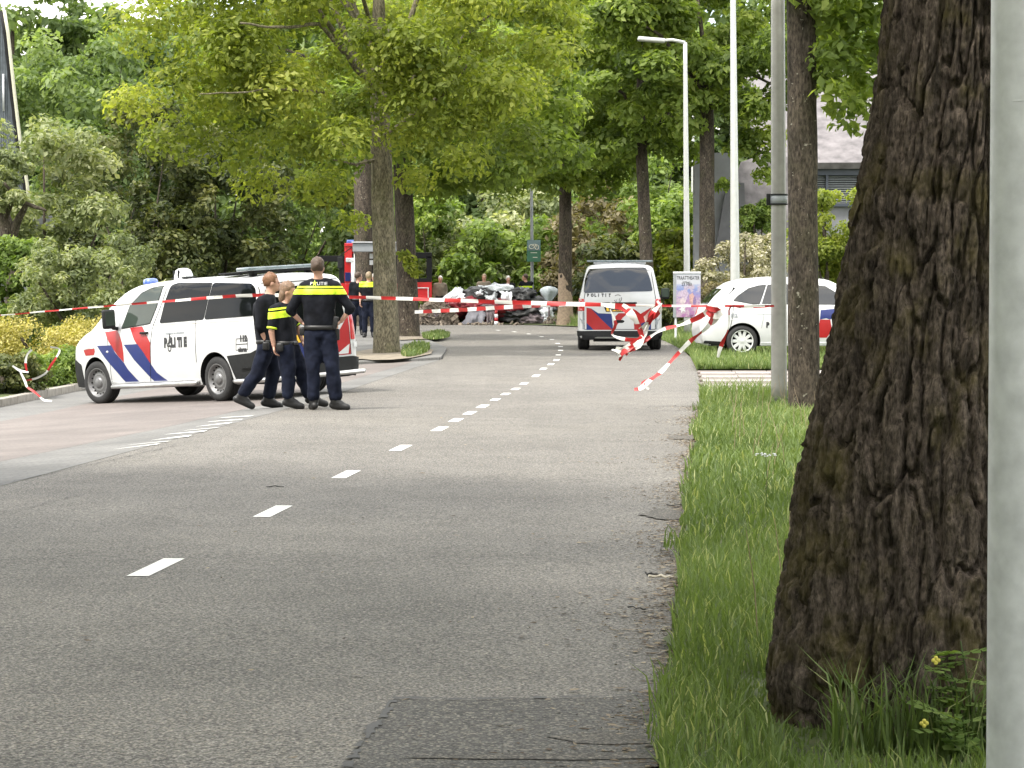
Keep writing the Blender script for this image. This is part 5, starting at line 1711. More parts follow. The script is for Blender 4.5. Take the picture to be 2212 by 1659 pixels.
for s in (-1, 1):
    bm = bmesh.new(); bm_tube(bm, [(cx + s * wf * .38, -.45, zr - .15), (cx + s * (wf * .56), -.65, zr - .45), (cx + s * (wf * .50), -.66, FZ(600))], .02, 8)
    mi = from_bm('mirror_arm', bm, M['black_plastic'], fire)
    fbox('mirror', (cx + s * wf * .56, -.68, zr - .70), (.20, .08, .42), 'black_plastic', mi, .03)
    bm = bmesh.new(); bm_lathe(bm, [(.26, -.15), (.48, -.15), (.50, -.1), (.50, .1), (.48, .15), (.26, .15)], 28, 'x', (cx + s * (wf / 2 - .2), 1.0, .5))
    from_bm('wheel', bm, M['tyre'], fire, True)
    bm = bmesh.new(); bm_lathe(bm, [(.26, -.15), (.48, -.15), (.50, -.1), (.50, .1), (.48, .15), (.26, .15)], 28, 'x', (cx + s * (wf / 2 - .2), 5.2, .5))
    from_bm('wheel', bm, M['tyre'], fire, True)
def door(x_in, x_out, ztop, zsill, zbot):
    a, b_ = min(x_in, x_out), max(x_in, x_out)
    y = -.35; w = b_ - a; t = .07
    bm = bmesh.new()
    bm_box(bm, ((a + b_) / 2, y, (zsill + zbot) / 2), (w, t, zsill - zbot), None, .03)
    d = from_bm('cab_door', bm, M['fire_red'], fire)
    fr = bmesh.new(); fwid = .20
    bm_box(fr, ((a + b_) / 2, y, ztop - .10), (w, t, .22), None, .02)
    bm_box(fr, (b_ - fwid / 2, y, (ztop + zsill) / 2 - .06), (fwid, t, ztop - zsill - .14), None, .01)
    bm_box(fr, (a + fwid / 2, y, (ztop + zsill) / 2 - .06), (fwid, t, ztop - zsill - .14), None, .01)
    bm_box(fr, ((a + b_) / 2, y - .01, zsill - .02), (w * .98, t, .14), None, .01)
    from_bm('window_frame', fr, M['black'], d)
    hb = bmesh.new(); bm_box(hb, ((a + b_) / 2, y - .06, zsill - .30), (w * .8, .03, .03), None, .005); bm_box(hb, (b_ - .14, y - .06, zsill - .5), (.03, .03, .42), None, .005)
    from_bm('door_handle', hb, M['stripe_white'], d)
    return d
door(FX(690), FX(746), FZ(553), FZ(606), .8)
door(FX(872), FX(934), FZ(546), FZ(604), FZ(645))

# grey shelter or sign frame in front of the fire engine
sv0 = base_at(818, 82)
S82 = 82 / FPX
shel = empty('shelter_frame', sv0, 0, 'grey horizontal panel on thin posts before the fire engine, between the trunks', 'shelter')
def sx_(px): return (px - 818) * S82
def sz_(py): return (W(818, py, 82) - sv0).z
bm = bmesh.new(); bm_box(bm, (0, 0, (sz_(525) + sz_(544)) / 2), ((874 - 764) * S82, .5, sz_(525) - sz_(544)), None, .02); pn = from_bm('roof_panel', bm, M['grey_paint'], shel)
bm = bmesh.new(); bm_box(bm, (0, -.02, sz_(523.5)), ((876 - 762) * S82, .56, .03), None, .008); from_bm('panel_rim', bm, M['galv'], pn)
for px in (766, 871):
    bm = bmesh.new(); bm_tube(bm, [(sx_(px), .1, -.05), (sx_(px), .1, sz_(540))], .03, 10); from_bm('post', bm, M['galv_worn'], shel, True)
for py, hh in ((553, .16), (567, .15)):
    bm = bmesh.new(); bm_box(bm, (sx_(806), .05, sz_(py)), (.22, .03, hh), None, .004); from_bm('notice', bm, M['stripe_white'], shel)

# ---------------------------------------------------------------- lamp poles and sign posts
def pole(name, label, cat, px, dist, py_top, r0, r1, m, px_top=None, group=None, base=None):
    b_ = base if base is not None else base_at(px, dist)
    root = empty(name, b_, 0, label, cat, group)
    top = W(px_top if px_top is not None else px, py_top, dist) - b_
    n = 14
    bm = bmesh.new()
    pts = [Vector((0, 0, -.1)).lerp(top, k / n) for k in range(n + 1)]
    bm_tube(bm, pts, [r0 + (r1 - r0) * k / n for k in range(n + 1)], 28)
    from_bm('pole', bm, m, root, True)
    return root, top
GL = 'pale metal street lamps'
near, _ = pole('lamp_post', 'thick pale grey post cut off by the right frame edge', 'lamp post', 2221, 7.0, -900, .103, .098, M['galv'], 2227)
bm = bmesh.new(); zb_ = W(2221, 224, 7.0).z - near.location.z
bm_lathe(bm, [(.1025, zb_), (.1035, zb_ + .002), (.1025, zb_ + .004)], 40, 'z', cap=False)
from_bm('weld_ring', bm, M['galv'], near, True)
cp, _ = pole('lamp_post', 'grey steel post with a black clamp halfway up', 'lamp post', 1684, 33.6, -60, .105, .088, M['galv_worn'], 1680, GL)
zc_ = W(1684, 431, 33.6).z - cp.location.z
xo = (W(1682, 431, 33.6) - cp.location).x
bm = bmesh.new(); bm_lathe(bm, [(.100, -.068), (.112, -.068), (.112, .068), (.100, .068)], 32, 'z', (xo, 0, zc_), cap=False)
cl = from_bm('clamp', bm, M['grey_paint'], cp, True)
bm = bmesh.new()
for dz in (-.062, .062): bm_lathe(bm, [(.110, dz - .010), (.118, dz - .010), (.118, dz + .010), (.110, dz + .010)], 32, 'z', (xo, 0, zc_), cap=False)
bm_box(bm, (xo - .135, -.01, zc_), (.05, .05, .15), None, .008)
from_bm('clamp_rim', bm, M['black_plastic'], cl, True)
bm = bmesh.new(); bm_lathe(bm, [(.108, -.05), (.120, .0), (.118, .13), (.107, .14)], 28, 'z', (0, 0, 0), cap=False)
from_bm('rubber_foot', bm, M['black_plastic'], cp, True)
pole('lamp_post', 'white tapering lamp post behind the white police car', 'lamp post', 1589, 68, -60, .135, .066, M['alu_pole'], 1583, GL)
p4, top4 = pole('lamp_post', 'slim lamp post with its lamp arm, standing behind the poster board', 'lamp post', 1485, 74, 92, .10, .055, M['alu_pole'], 1480, GL)
bm = bmesh.new(); e = W(1425, 88, 74) - p4.location
bm_tube(bm, [top4, top4.lerp(e, .5) + Vector((0, 0, .05)), e], [.05, .045, .04], 10)
arm = from_bm('lamp_arm', bm, M['alu_pole'], p4, True)
bm = bmesh.new(); a = W(1389, 84, 74) - p4.location; c = (a + e) / 2
bm_box(bm, c, (abs(e.x - a.x) + .3, .32, .12), Matrix.Rotation(-.06 if False else .08, 3, 'Y'), .04)
from_bm('lamp_head', bm, M['alu_pole'], arm, True)
pole('lamp_post', 'thin far lamp post just right of the poster board post', 'lamp post', 1497, 118, 250, .11, .07, M['alu_pole'], 1497, GL)
pole('lamp_post', 'thin pale pole rising behind the open fire engine door', 'lamp post', 751, 108, 438, .09, .07, M['alu_pole'], 751, GL)
sp, tsp = pole('sign_post', 'thin pole carrying the green bicycle sign', 'sign post', 1150, 99, 385, .065, .055, M['grey_paint'], 1148)
M['sign_green'] = mat('green_sign_face', (.05, .16, .10), .5, 0, .12, 3)
M['sign_blue'] = mat('grey_blue_sign_face', (.16, .24, .26), .5, 0, .12, 3)
sg = empty('bicycle_sign', W(1153, 542, 98.8), 0, 'green and blue sign with a white bicycle drawing, hanging on the thin pole', 'sign')
sc = 98.8 / FPX
bm = bmesh.new(); bm_box(bm, (0, 0, 0), (30 * sc, .05, 47 * sc), None, .01); from_bm('sign_panel', bm, M['sign_green'], sg)
bm = bmesh.new(); bm_box(bm, (0, -.028, 12 * sc), (28 * sc, .01, 22 * sc)); from_bm('blue_field', bm, M['sign_blue'], sg)
bm = bmesh.new()
def ring(bm, cx, cz, rx, rz, w, y):
    bm_tube(bm, [(cx + rx * math.cos(a), y, cz + rz * math.sin(a)) for a in np.linspace(0, 2 * PI, 20)], w, 5, cap=False)
ring(bm, -4.5 * sc, 9 * sc, 5.5 * sc, 4.5 * sc, .014, -.045); ring(bm, 6.5 * sc, 8 * sc, 4 * sc, 5 * sc, .014, -.045)
bm_tube(bm, [(-4.5 * sc, -.045, 9 * sc), (-1 * sc, -.045, 14 * sc), (5 * sc, -.045, 14.5 * sc), (6.5 * sc, -.045, 8 * sc)], .014, 5)
bm_tube(bm, [(-1 * sc, -.045, 14 * sc), (1 * sc, -.045, 8.5 * sc), (5 * sc, -.045, 14.5 * sc)], .014, 5)
M['ivory'] = mat('ivory_print', (.7, .7, .6), .5, 0, .05, 8)
from_bm('bicycle_drawing', bm, M['ivory'], sg)
bm = bmesh.new(); bm_box(bm, (0, -.03, -4 * sc), (14 * sc, .008, 1.2 * sc)); bm_box(bm, (3 * sc, -.03, -14 * sc), (10 * sc, .008, 1.6 * sc))
from_bm('small_print', bm, M['ivory'], sg)

# ---------------------------------------------------------------- poster board
pb = base_at(1484, 66)
board = empty('poster_board', pb, 0, 'upright poster board with a pastel theatre poster left of the dark tree', 'sign')
s66 = 66 / FPX
def bz(py): return W(1484, py, 66).z - pb.z
def bxp(px): return (px - 1484) * s66
bm = bmesh.new()
bm_box(bm, (bxp(1484), .06, (bz(590) + bz(686)) / 2), (59 * s66, .10, bz(590) - bz(686)), None, .01)
from_bm('panel', bm, M['grey_paint'], board)
bm = bmesh.new()
for px in (1460, 1508): bm_tube(bm, [(bxp(px), .06, 0), (bxp(px), .06, bz(680))], .03, 8)
bm_box(bm, (bxp(1484), .06, bz(589)), (60 * s66, .12, .05), None, .01)
from_bm('frame', bm, M['galv'], board)
def poster_mat():
    m, nt, b = nodes_of('pastel_poster_print')
    n = add_noise(nt, 6, 5, .6); n2 = add_noise(nt, 17, 4, .6)
    tc = nt.nodes.new('ShaderNodeTexCoord'); sx = nt.nodes.new('ShaderNodeSeparateXYZ')
    nt.links.new(tc.outputs['Generated'], sx.inputs[0])
    g = ramp(nt, sx.outputs['Z'], [(0, (.30, .12, .27)), (.35, (.36, .20, .36)), (.65, (.17, .23, .46)), (.82, (.36, .40, .50)), (1, (.48, .48, .50))])
    c = mix_col(nt, ramp(nt, n.outputs['Fac'], [(.47, 0), (.56, .75)]).outputs['Color'], g.outputs['Color'], (.46, .38, .42))
    c = mix_col(nt, ramp(nt, n2.outputs['Fac'], [(.56, 0), (.62, .6)]).outputs['Color'], c, (.20, .14, .30))
    c = mix_col(nt, ramp(nt, sx.outputs['Z'], [(.76, 0), (.80, 1)]).outputs['Color'], c, (.46, .47, .52))
    nt.links.new(c, b.inputs['Base Color']); b.inputs['Roughness'].default_value = .45
    return m
bm = bmesh.new(); bm_box(bm, (bxp(1487), -.002, (bz(594) + bz(685)) / 2), (52 * s66, .012, bz(594) - bz(685)))
post = from_bm('poster', bm, poster_mat(), board)
def flat_text(s, x, z, h, m, parent, y=-.012, ws=1.0, rot=0):
    cu = bpy.data.curves.new('t', 'FONT'); cu.body = s; cu.size = h / .7; cu.resolution_u = 2; cu.align_x = 'CENTER'; cu.extrude = .001
    to = bpy.data.objects.new('t', cu); COL.objects.link(to); bpy.context.view_layer.update()
    me = bpy.data.meshes.new_from_object(to.evaluated_get(bpy.context.evaluated_depsgraph_get())); bpy.data.objects.remove(to)
    for v in me.vertices: v.co = Vector((x + v.co.x * ws, y - v.co.z, z + v.co.y))
    return link('lettering', me, m, parent)
flat_text('TRAATTHEATER', bxp(1486), bz(604), .095, M['text_dark'], post, ws=.58)
flat_text('UITSTRAAT', bxp(1482), bz(611), .035, M['text_dark'], post, ws=.8)
flat_text('23 MEI', bxp(1483), bz(617), .07, M['text_dark'], post, ws=.95)
flat_text('13.00', bxp(1492), bz(683), .035, M['text_dark'], post)
bm = bmesh.new()     # pale star shaped sticker near the bottom of the poster
x0_, z0_ = bxp(1474), bz(668)
pts = [(x0_ + math.cos(a) * (.11 if k % 2 else .045), z0_ + math.sin(a) * (.11 if k % 2 else .045)) for k, a in enumerate(np.linspace(0, 2 * PI, 10, endpoint=False))]
bm.faces.new([bm.verts.new((x, -.012, z)) for x, z in pts])
from_bm('star_print', bm, M['white_paint'], post)
for k, (px, py, rx, rz, cm) in enumerate([(1478, 637, .10, .13, (.42, .34, .44)), (1494, 645, .07, .14, (.45, .28, .26)), (1474, 650, .08, .08, (.50, .42, .45)), (1500, 650, .04, .12, (.20, .14, .28))]):
    bm = bmesh.new()
    bm.faces.new([bm.verts.new((bxp(px) + rx * math.cos(a) * (1 + .2 * math.sin(3 * a + k)), -.010 - k * .001, bz(py) + rz * math.sin(a) * (1 + .15 * math.cos(5 * a)))) for a in np.linspace(0, 2 * PI, 22, endpoint=False)])
    from_bm('printed_figure', bm, mat('poster_ink_%s' % 'abcd'[k], cm, .5, 0, .25, 20), post)

# ---------------------------------------------------------------- buildings
M['roof_grey'] = mat('weathered_grey_roof', (.155, .145, .15), .9, 0, .4, 2.2, .6, .03, detail=9)
M['render_wall'] = mat('pale_grey_wall', (.22, .225, .245), .85, 0, .12, 2)
M['dark_frame'] = mat('dark_blue_grey_frame', (.045, .055, .075), .5, 0, .1, 4)
hb_ = base_at(1720, 92)
house = empty('house', hb_, 0, 'house with a big sloping grey roof and a dark window band at right', 'house')
s92 = 92 / FPX
def hp(px, py, dy=0): v = W(px, py, 92 + dy); return Vector((v.x - hb_.x, v.y - hb_.y, v.z - hb_.z))
bm = bmesh.new()
A, B_, C_, D_ = hp(1640, 352), hp(2020, 350), hp(2060, 150, 6), hp(1600, 150, 6)
top = [A, B_, C_, D_]
vs = [bm.verts.new(v) for v in top] + [bm.verts.new(v + Vector((0, .1, -.22))) for v in top]
for f in ((0, 1, 2, 3), (7, 6, 5, 4), (0, 4, 5, 1), (1, 5, 6, 2), (2, 6, 7, 3), (3, 7, 4, 0)): bm.faces.new([vs[k] for k in f])
bmesh.ops.recalc_face_normals(bm, faces=list(bm.faces))
from_bm('roof', bm, M['roof_grey'], house)
bm = bmesh.new()    # lower roof sweep to the left of the clamp pole
L_ = [hp(1560, 480, -1.2), hp(1600, 350, -.4), hp(1660, 330, 0), hp(1760, 352, 0), hp(1700, 560, -1.5), hp(1600, 560, -1.5)]
vs = [bm.verts.new(v) for v in L_]; f = bm.faces.new(vs)
e = bmesh.ops.extrude_face_region(bm, geom=[f])
for g in e['geom']:
    if isinstance(g, bmesh.types.BMVert): g.co += Vector((0, .5, -.1))
bmesh.ops.recalc_face_normals(bm, faces=list(bm.faces))
from_bm('lower_roof', bm, M['roof_grey'], house)
bm = bmesh.new(); zc0 = (hp(1700, 360).z) / 2
bm_box(bm, (hp(1830, 360).x, 3.4, hp(1700, 352).z / 2 - .2), (7.0, 6.0, hp(1700, 352).z + .0), None, .0)
from_bm('wall', bm, M['render_wall'], house)
bm = bmesh.new()
L_ = [hp(1500, 610, -2.2), hp(1500, 330, -2.2), hp(1592, 330, -2.2), hp(1592, 610, -2.2)]
vs = [bm.verts.new(v) for v in L_]; f = bm.faces.new(vs)
e = bmesh.ops.extrude_face_region(bm, geom=[f])
for g in e['geom']:
    if isinstance(g, bmesh.types.BMVert): g.co += Vector((0, .7, 0))
bmesh.ops.recalc_face_normals(bm, faces=list(bm.faces))
from_bm('side_wall', bm, M['render_wall'], house)
M['slate'] = mat('dark_slate_cladding', (.13, .13, .145), .8, 0, .15, 3)
bm = bmesh.new()
L_ = [hp(1548, 530, -2.4), hp(1566, 420, -2.4), hp(1580, 395, -2.4), hp(1608, 395, -2.4), hp(1612, 560, -2.4), hp(1548, 560, -2.4)]
vs = [bm.verts.new(v) for v in L_]; f = bm.faces.new(vs)
e = bmesh.ops.extrude_face_region(bm, geom=[f])
for g in e['geom']:
    if isinstance(g, bmesh.types.BMVert): g.co += Vector((0, .15, 0))
bmesh.ops.recalc_face_normals(bm, faces=list(bm.faces))
from_bm('gable_cladding', bm, M['slate'], house)
wz0, wz1 = hp(1765, 440).z, hp(1765, 378).z
x0_, x1_ = hp(1700, 400).x, hp(1960, 400).x
bm = bmesh.new()
bm_box(bm, ((x0_ + x1_) / 2, .30, (hp(1765, 356).z + wz1) / 2), (x1_ - x0_, .12, hp(1765, 356).z - wz1), None, .01)
bm_box(bm, ((x0_ + x1_) / 2, .30, wz0 - .05), (x1_ - x0_, .12, .1), None, .01)
for k in range(4): bm_box(bm, (x0_ + .1 + (x1_ - x0_ - .2) * k / 3, .31, (wz0 + wz1) / 2), (.09, .12, wz1 - wz0), None, .005)
fr = from_bm('window_frame', bm, M['dark_frame'], house)
bm = bmesh.new(); bm_box(bm, ((x0_ + x1_) / 2, .40, (wz0 + wz1) / 2), (x1_ - x0_ - .1, .02, wz1 - wz0 + .1)); from_bm('pane', bm, M['glass_dark'], fr)
bm = bmesh.new()
nb = 16
for k in range(nb): bm_box(bm, ((x0_ + x1_) / 2, .355, wz0 + (wz1 - wz0) * (k + .5) / nb), (x1_ - x0_ - .2, .03, .018), Matrix.Rotation(.5, 3, 'X'))
from_bm('blind_slat', bm, M['grey_paint'], fr)['kind'] = 'stuff'
bm = bmesh.new(); bm_box(bm, ((x0_ + x1_) / 2, .12, hp(1765, 355).z), (x1_ - x0_, .14, .10), None, .02); from_bm('gutter', bm, M['black_plastic'], house)

lg = base_at(5, 66)
gable = empty('house', lg, 0, 'steep dark boarded gable at the far left frame edge', 'house')
def lp(px, py, dy=0): v = W(px, py, 66 + dy); return Vector((v.x - lg.x, v.y - lg.y, v.z - lg.z))
M['boarding'] = mat('dark_blue_grey_boarding', (.085, .10, .115), .7, 0, .25, 7)
edge = [(6, 22), (14, 70), (28, 200), (40, 300), (56, 400), (62, 470)]
bm = bmesh.new()
L_ = [lp(*p) for p in edge] + [lp(-200, 470), lp(-200, 160), lp(-60, 60)]
vs = [bm.verts.new(v) for v in L_]; f = bm.faces.new(vs)
e = bmesh.ops.extrude_face_region(bm, geom=[f])
for g in e['geom']:
    if isinstance(g, bmesh.types.BMVert): g.co += Vector((-1.1, 4, 0))
bmesh.ops.recalc_face_normals(bm, faces=list(bm.faces))
from_bm('gable_wall', bm, M['boarding'], gable)
for k in range(17):
    px = 50 - k * 5.0
    py = float(np.interp(px, [p[0] for p in edge], [p[1] for p in edge])) if px > 6 else 30 + (6 - px) * .6
    a, c = lp(px, py + 6, -.03), lp(px, 466, -.03)
    if a.z - c.z < .2: continue
    bm = bmesh.new(); bm_box(bm, ((a + c) / 2), (4.2 * 66 / FPX, .035, a.z - c.z), None, .004); from_bm('board', bm, M['boarding'], gable)
bm = bmesh.new()
bm_tube(bm, [lp(x + 3, y, -.12) for x, y in edge], .045, 8)
M['verge_trim'] = mat('pale_verge_trim', (.50, .49, .38), .6, 0, .1, 6)
from_bm('verge_board', bm, M['verge_trim'], gable, True)
bm = bmesh.new(); bm_tube(bm, [lp(x - 3, y + 2, -.10) for x, y in edge], .05, 8)
from_bm('verge_edge', bm, M['black'], gable, True)
bm = bmesh.new(); bm_tube(bm, [lp(7, 160, -.1), lp(8, 240, -.1)], .025, 8)
from_bm('drain_pipe', bm, M['galv'], gable, True)
bm = bmesh.new(); bm_box(bm, (lp(-60, 560).x, 2.5, lp(0, 560).z / 2 + .6), (4.2, 3, lp(0, 470).z), None, .02)
from_bm('wall', bm, M['render_wall'], gable)
# ================================================================ PEOPLE
def remesh(bm, voxel, smooth=2, disp=0.0, seed=0, dscale=9.0):
    me = bpy.data.meshes.new('r'); bm.to_mesh(me); bm.free()
    o = bpy.data.objects.new('r', me); COL.objects.link(o)
    m = o.modifiers.new('v', 'REMESH'); m.mode = 'VOXEL'; m.voxel_size = voxel
    s = o.modifiers.new('s', 'SMOOTH'); s.factor = .5; s.iterations = smooth
    bpy.context.view_layer.update()
    out = bpy.data.meshes.new_from_object(o.evaluated_get(bpy.context.evaluated_depsgraph_get()))
    bpy.data.objects.remove(o)
    n = len(out.vertices)
    if disp:
        co = np.zeros(n * 3); out.vertices.foreach_get('co', co); co = co.reshape(-1, 3)
        no = np.zeros(n * 3); out.vertices.foreach_get('normal', no); no = no.reshape(-1, 3)
        f = fbm(co[:, 0] * dscale, co[:, 1] * dscale, co[:, 2] * dscale * .6, 3, seed)
        out.vertices.foreach_set('co', (co + no * (f * disp)[:, None]).ravel())
    out.polygons.foreach_set('use_smooth', [True] * len(out.polygons))
    out.update()
    return out

def bm_torso(bm, rings, wide):
    """rings: (centre, half width, half depth); wide: unit vector of the shoulder line"""
    w = Vector(wide).normalized(); d = Vector((-w.y, w.x, 0))
    seg = 20; R = []
    for c, a, b_ in rings:
        c = Vector(c)
        R.append([bm.verts.new(c + w * a * math.copysign(abs(math.cos(t)) ** .8, math.cos(t)) + d * b_ * math.copysign(abs(math.sin(t)) ** .8, math.sin(t))) for t in [2 * PI * k / seg for k in range(seg)]])
    for i in range(len(R) - 1):
        for k in range(seg): bm.faces.new((R[i][k], R[i][(k + 1) % seg], R[i + 1][(k + 1) % seg], R[i + 1][k]))
    bm.faces.new(R[0][::-1]); bm.faces.new(R[-1])

def L(a, b_, t): return Vector(a).lerp(Vector(b_), t)

def hand_bits(bm, elbow, wrist, hand, curl=.4, side=Vector((0, 1, 0))):
    """palm, four fingers and a thumb at the end of a forearm"""
    wv, hv = Vector(wrist), Vector(hand)
    f = (hv - wv).normalized()
    s = (side - f * side.dot(f)).normalized()
    n = f.cross(s)
    pc = wv + f * .05
    rot = Matrix((f, s, n)).transposed()
    bm_ell(bm, pc, (.055, .042, .018), rot, 12, 8)
    for k, (ln, off) in enumerate([(.070, -.030), (.080, -.010), (.075, .010), (.060, .029)]):
        a = wv + f * .085 + s * off
        b_ = a + (f * math.cos(curl) + n * math.sin(curl)) * ln * .5
        c = b_ + (f * math.cos(curl * 2.2) + n * math.sin(curl * 2.2)) * ln * .5
        bm_tube(bm, [a, b_, c], [.0095, .009, .007], 7)
    a = wv + f * .03 - s * .03
    bm_tube(bm, [a, a + (f * .6 - s * .7).normalized() * .035, a + (f * .9 - s * .45).normalized() * .065], [.012, .011, .008], 7)

def make_person(label, base, J, face=0.0, tilt=0.0, wide=(0, 1, 0), hair='hair_brown', hairlen='short', sleeve='short', shirt='navy_shirt', trousers='navy', vis=None, sc=1.0, voxel=.016, lod=0, belt=True, cuff=False, group=None, boots='leather', bulk=1.0):
    root = empty('person', base, 0, label, 'person', group)
    V = {k: Vector(v) * sc for k, v in J.items() if isinstance(v, (tuple, list, Vector))}
    wd = Vector(wide).normalized()
    R = .5 if lod else 1
    # body
    bm = bmesh.new()
    hd = V['head']; nk = V['neck']; ch = V['chest']; pv = V['pelvis']
    F = Matrix.Rotation(face, 3, 'Z') @ Matrix.Rotation(tilt, 3, 'Y')
    h = lambda x, y, z: hd + F @ Vector((x, y, z)) * sc
    bm_ell(bm, h(-.008, 0, .022), (.098 * sc, .076 * sc, .105 * sc), F)
    bm_ell(bm, h(.028, 0, -.055), (.060 * sc, .054 * sc, .062 * sc), F)
    bm_ell(bm, h(.055, 0, -.02), (.045 * sc, .052 * sc, .060 * sc), F)
    bm_caps(bm, h(.098, 0, .012), h(.112, 0, -.022), .010 * sc, .014 * sc, 8)
    bm_ell(bm, h(.090, 0, -.058), (.016 * sc, .026 * sc, .010 * sc), F, 10, 6)
    bm_ell(bm, h(.078, 0, -.092), (.020 * sc, .026 * sc, .018 * sc), F, 10, 6)
    for s in (-1, 1): bm_ell(bm, h(-.002, s * .078, -.008), (.020 * sc, .011 * sc, .033 * sc), F, 10, 8)
    bm_caps(bm, L(hd, nk, .3), nk - Vector((0, 0, .05)), .058 * sc, .066 * sc)
    bm_torso(bm, [(L(pv, ch, -.12), .13, .09), (pv, .155, .105), (L(pv, ch, .45), .135, .095), (ch, .165, .105), (L(ch, nk, .6), .13, .085), (nk, .06, .06)], wd)
    for s in ('L', 'R'):
        bm_caps(bm, V['sh' + s], V['el' + s], .050 * sc, .040 * sc)
        bm_caps(bm, V['el' + s], V['wr' + s], .042 * sc, .027 * sc)
        bm_caps(bm, V['hip' + s], V['kn' + s], .078 * sc, .052 * sc)
        bm_caps(bm, V['kn' + s], V['an' + s], .052 * sc, .036 * sc)
        bm_caps(bm, V['an' + s], V['toe' + s], .036 * sc, .030 * sc)
    me = remesh(bm, voxel if not lod else voxel, 2)
    b2 = bmesh.new(); b2.from_mesh(me)
    for s in ('L', 'R'):
        f = (V['wr' + s] - V['el' + s]).normalized()
        tip = V['ha' + s] if 'ha' + s in V else V['wr' + s] + f * .1
        hand_bits(b2, V['el' + s], V['wr' + s] - f * .015, tip, .5, Vector(J.get('side' + s, (0, 1, 0))))
    bmesh.ops.recalc_face_normals(b2, faces=list(b2.faces))
    b2.to_mesh(me); b2.free()
    me.polygons.foreach_set('use_smooth', [True] * len(me.polygons))
    body = link('body', me, M['skin'], root)
    # eyes
    for s in (-1, 1):
        e = bmesh.new(); bm_ell(e, h(.086, s * .032, .006), (.010 * sc, .014 * sc, .009 * sc), F, 8, 6)
        from_bm('eye', e, M['hair_brown'], root, True)
    # hair
    hb = bmesh.new()
    bm_ell(hb, h(-.020, 0, .036), (.104 * sc, .086 * sc, .106 * sc), F, 28, 20)
    if hairlen == 'long':
        bm_ell(hb, h(-.05, 0, -.045), (.068 * sc, .088 * sc, .125 * sc), F, 20, 14)
    if hairlen == 'bald':
        pass
    Fi = F.inverted()
    dl = []
    for v in hb.verts:
        q = Fi @ (v.co - hd) / sc
        if (q.x > .045 and q.z < .055) or (hairlen == 'short' and q.z < -.045) or (q.x > .0 and q.z < -.01): dl.append(v)
        else:
            nz = mnoise.noise(v.co * 45) * .010 + mnoise.noise(v.co * 18) * .008
            v.co += (v.co - h(-.02, 0, .02)).normalized() * nz
    bmesh.ops.delete(hb, geom=dl, context='VERTS')
    from_bm('hair', hb, M[hair], root, True)
    gs = sc * bulk
    # shirt
    bm = bmesh.new()
    g = .012 * gs
    bm_torso(bm, [(L(pv, ch, -.04), .180 * gs, .130 * gs), (L(pv, ch, .12), .182 * gs, .134 * gs), (L(pv, ch, .45), .182 * gs, .140 * gs), (L(pv, ch, .75), .196 * gs, .146 * gs), (ch, .200 * gs, .136 * gs), (L(ch, nk, .55), .150 * gs, .098 * gs), (L(ch, nk, .95), .078 * gs, .075 * gs)], wd)
    for s in ('L', 'R'):
        bm_caps(bm, L(nk, V['sh' + s], .35) - Vector((0, 0, .03)), V['sh' + s], .072 * gs, .074 * gs)
        if sleeve == 'short': bm_caps(bm, V['sh' + s], L(V['sh' + s], V['el' + s], .72), .074 * gs, .062 * gs)
        elif sleeve == 'elbow': bm_caps(bm, V['sh' + s], V['el' + s], .076 * gs, .060 * gs); bm_caps(bm, V['el' + s], L(V['el' + s], V['wr' + s], .22), .060 * gs, .052 * gs)
        else: bm_caps(bm, V['sh' + s], V['el' + s], .074 * gs, .058 * gs); bm_caps(bm, V['el' + s], L(V['el' + s], V['wr' + s], .92), .058 * gs, .045 * gs)
    sm = remesh(bm, voxel, 3, .018, int(abs(base[0]) * 10) % 50, 8)
    sh = link('shirt', sm, M[shirt], root)
    # hi-vis bands lifted from the shirt surface
    if vis:
        for zlo, zhi, wob in vis:
            bmv_ = bmesh.new(); bmv_.from_mesh(sm); bmv_.normal_update()
            zl, zh = zlo * sc, zhi * sc
            bmesh.ops.bisect_plane(bmv_, geom=list(bmv_.verts) + list(bmv_.edges) + list(bmv_.faces), plane_co=(0, 0, zl), plane_no=(wob, 0, -1), clear_outer=True)
            bmesh.ops.bisect_plane(bmv_, geom=list(bmv_.verts) + list(bmv_.edges) + list(bmv_.faces), plane_co=(0, 0, zh), plane_no=(-wob, 0, 1), clear_outer=True)
            bmv_.normal_update()
            for v in bmv_.verts: v.co += v.normal * .004
            from_bm('reflective_band', bmv_, M['yellow_vis'], root, True)
    if cuff:
        for s in ('L', 'R'):
            c0 = L(V['sh' + s], V['el' + s], .84); ax = (V['el' + s] - V['sh' + s]).normalized()
            e = bmesh.new(); bm_tube(e, [c0 - ax * .012, c0 + ax * .012], [.064 * gs, .063 * gs], 18)
            from_bm('cuff', e, M['yellow_vis'], sh, True)
    # trousers
    bm = bmesh.new()
    bm_torso(bm, [(L(pv, ch, -.22), .155 * gs, .115 * gs), (L(pv, ch, -.08), .172 * gs, .125 * gs), (L(pv, ch, .06), .168 * gs, .118 * gs)], wd)
    for s in ('L', 'R'):
        bm_caps(bm, V['hip' + s], V['kn' + s], .114 * gs, .088 * gs)
        bm_caps(bm, V['kn' + s], L(V['kn' + s], V['an' + s], .82), .086 * gs, .078 * gs)
        bm_ell(bm, L(V['hip' + s], V['kn' + s], .55) + Vector((0, 0, 0)), (.098 * gs, .098 * gs, .10 * gs))
    tm = remesh(bm, voxel, 3, .024, 7, 9)
    link('trousers', tm, M[trousers], root)
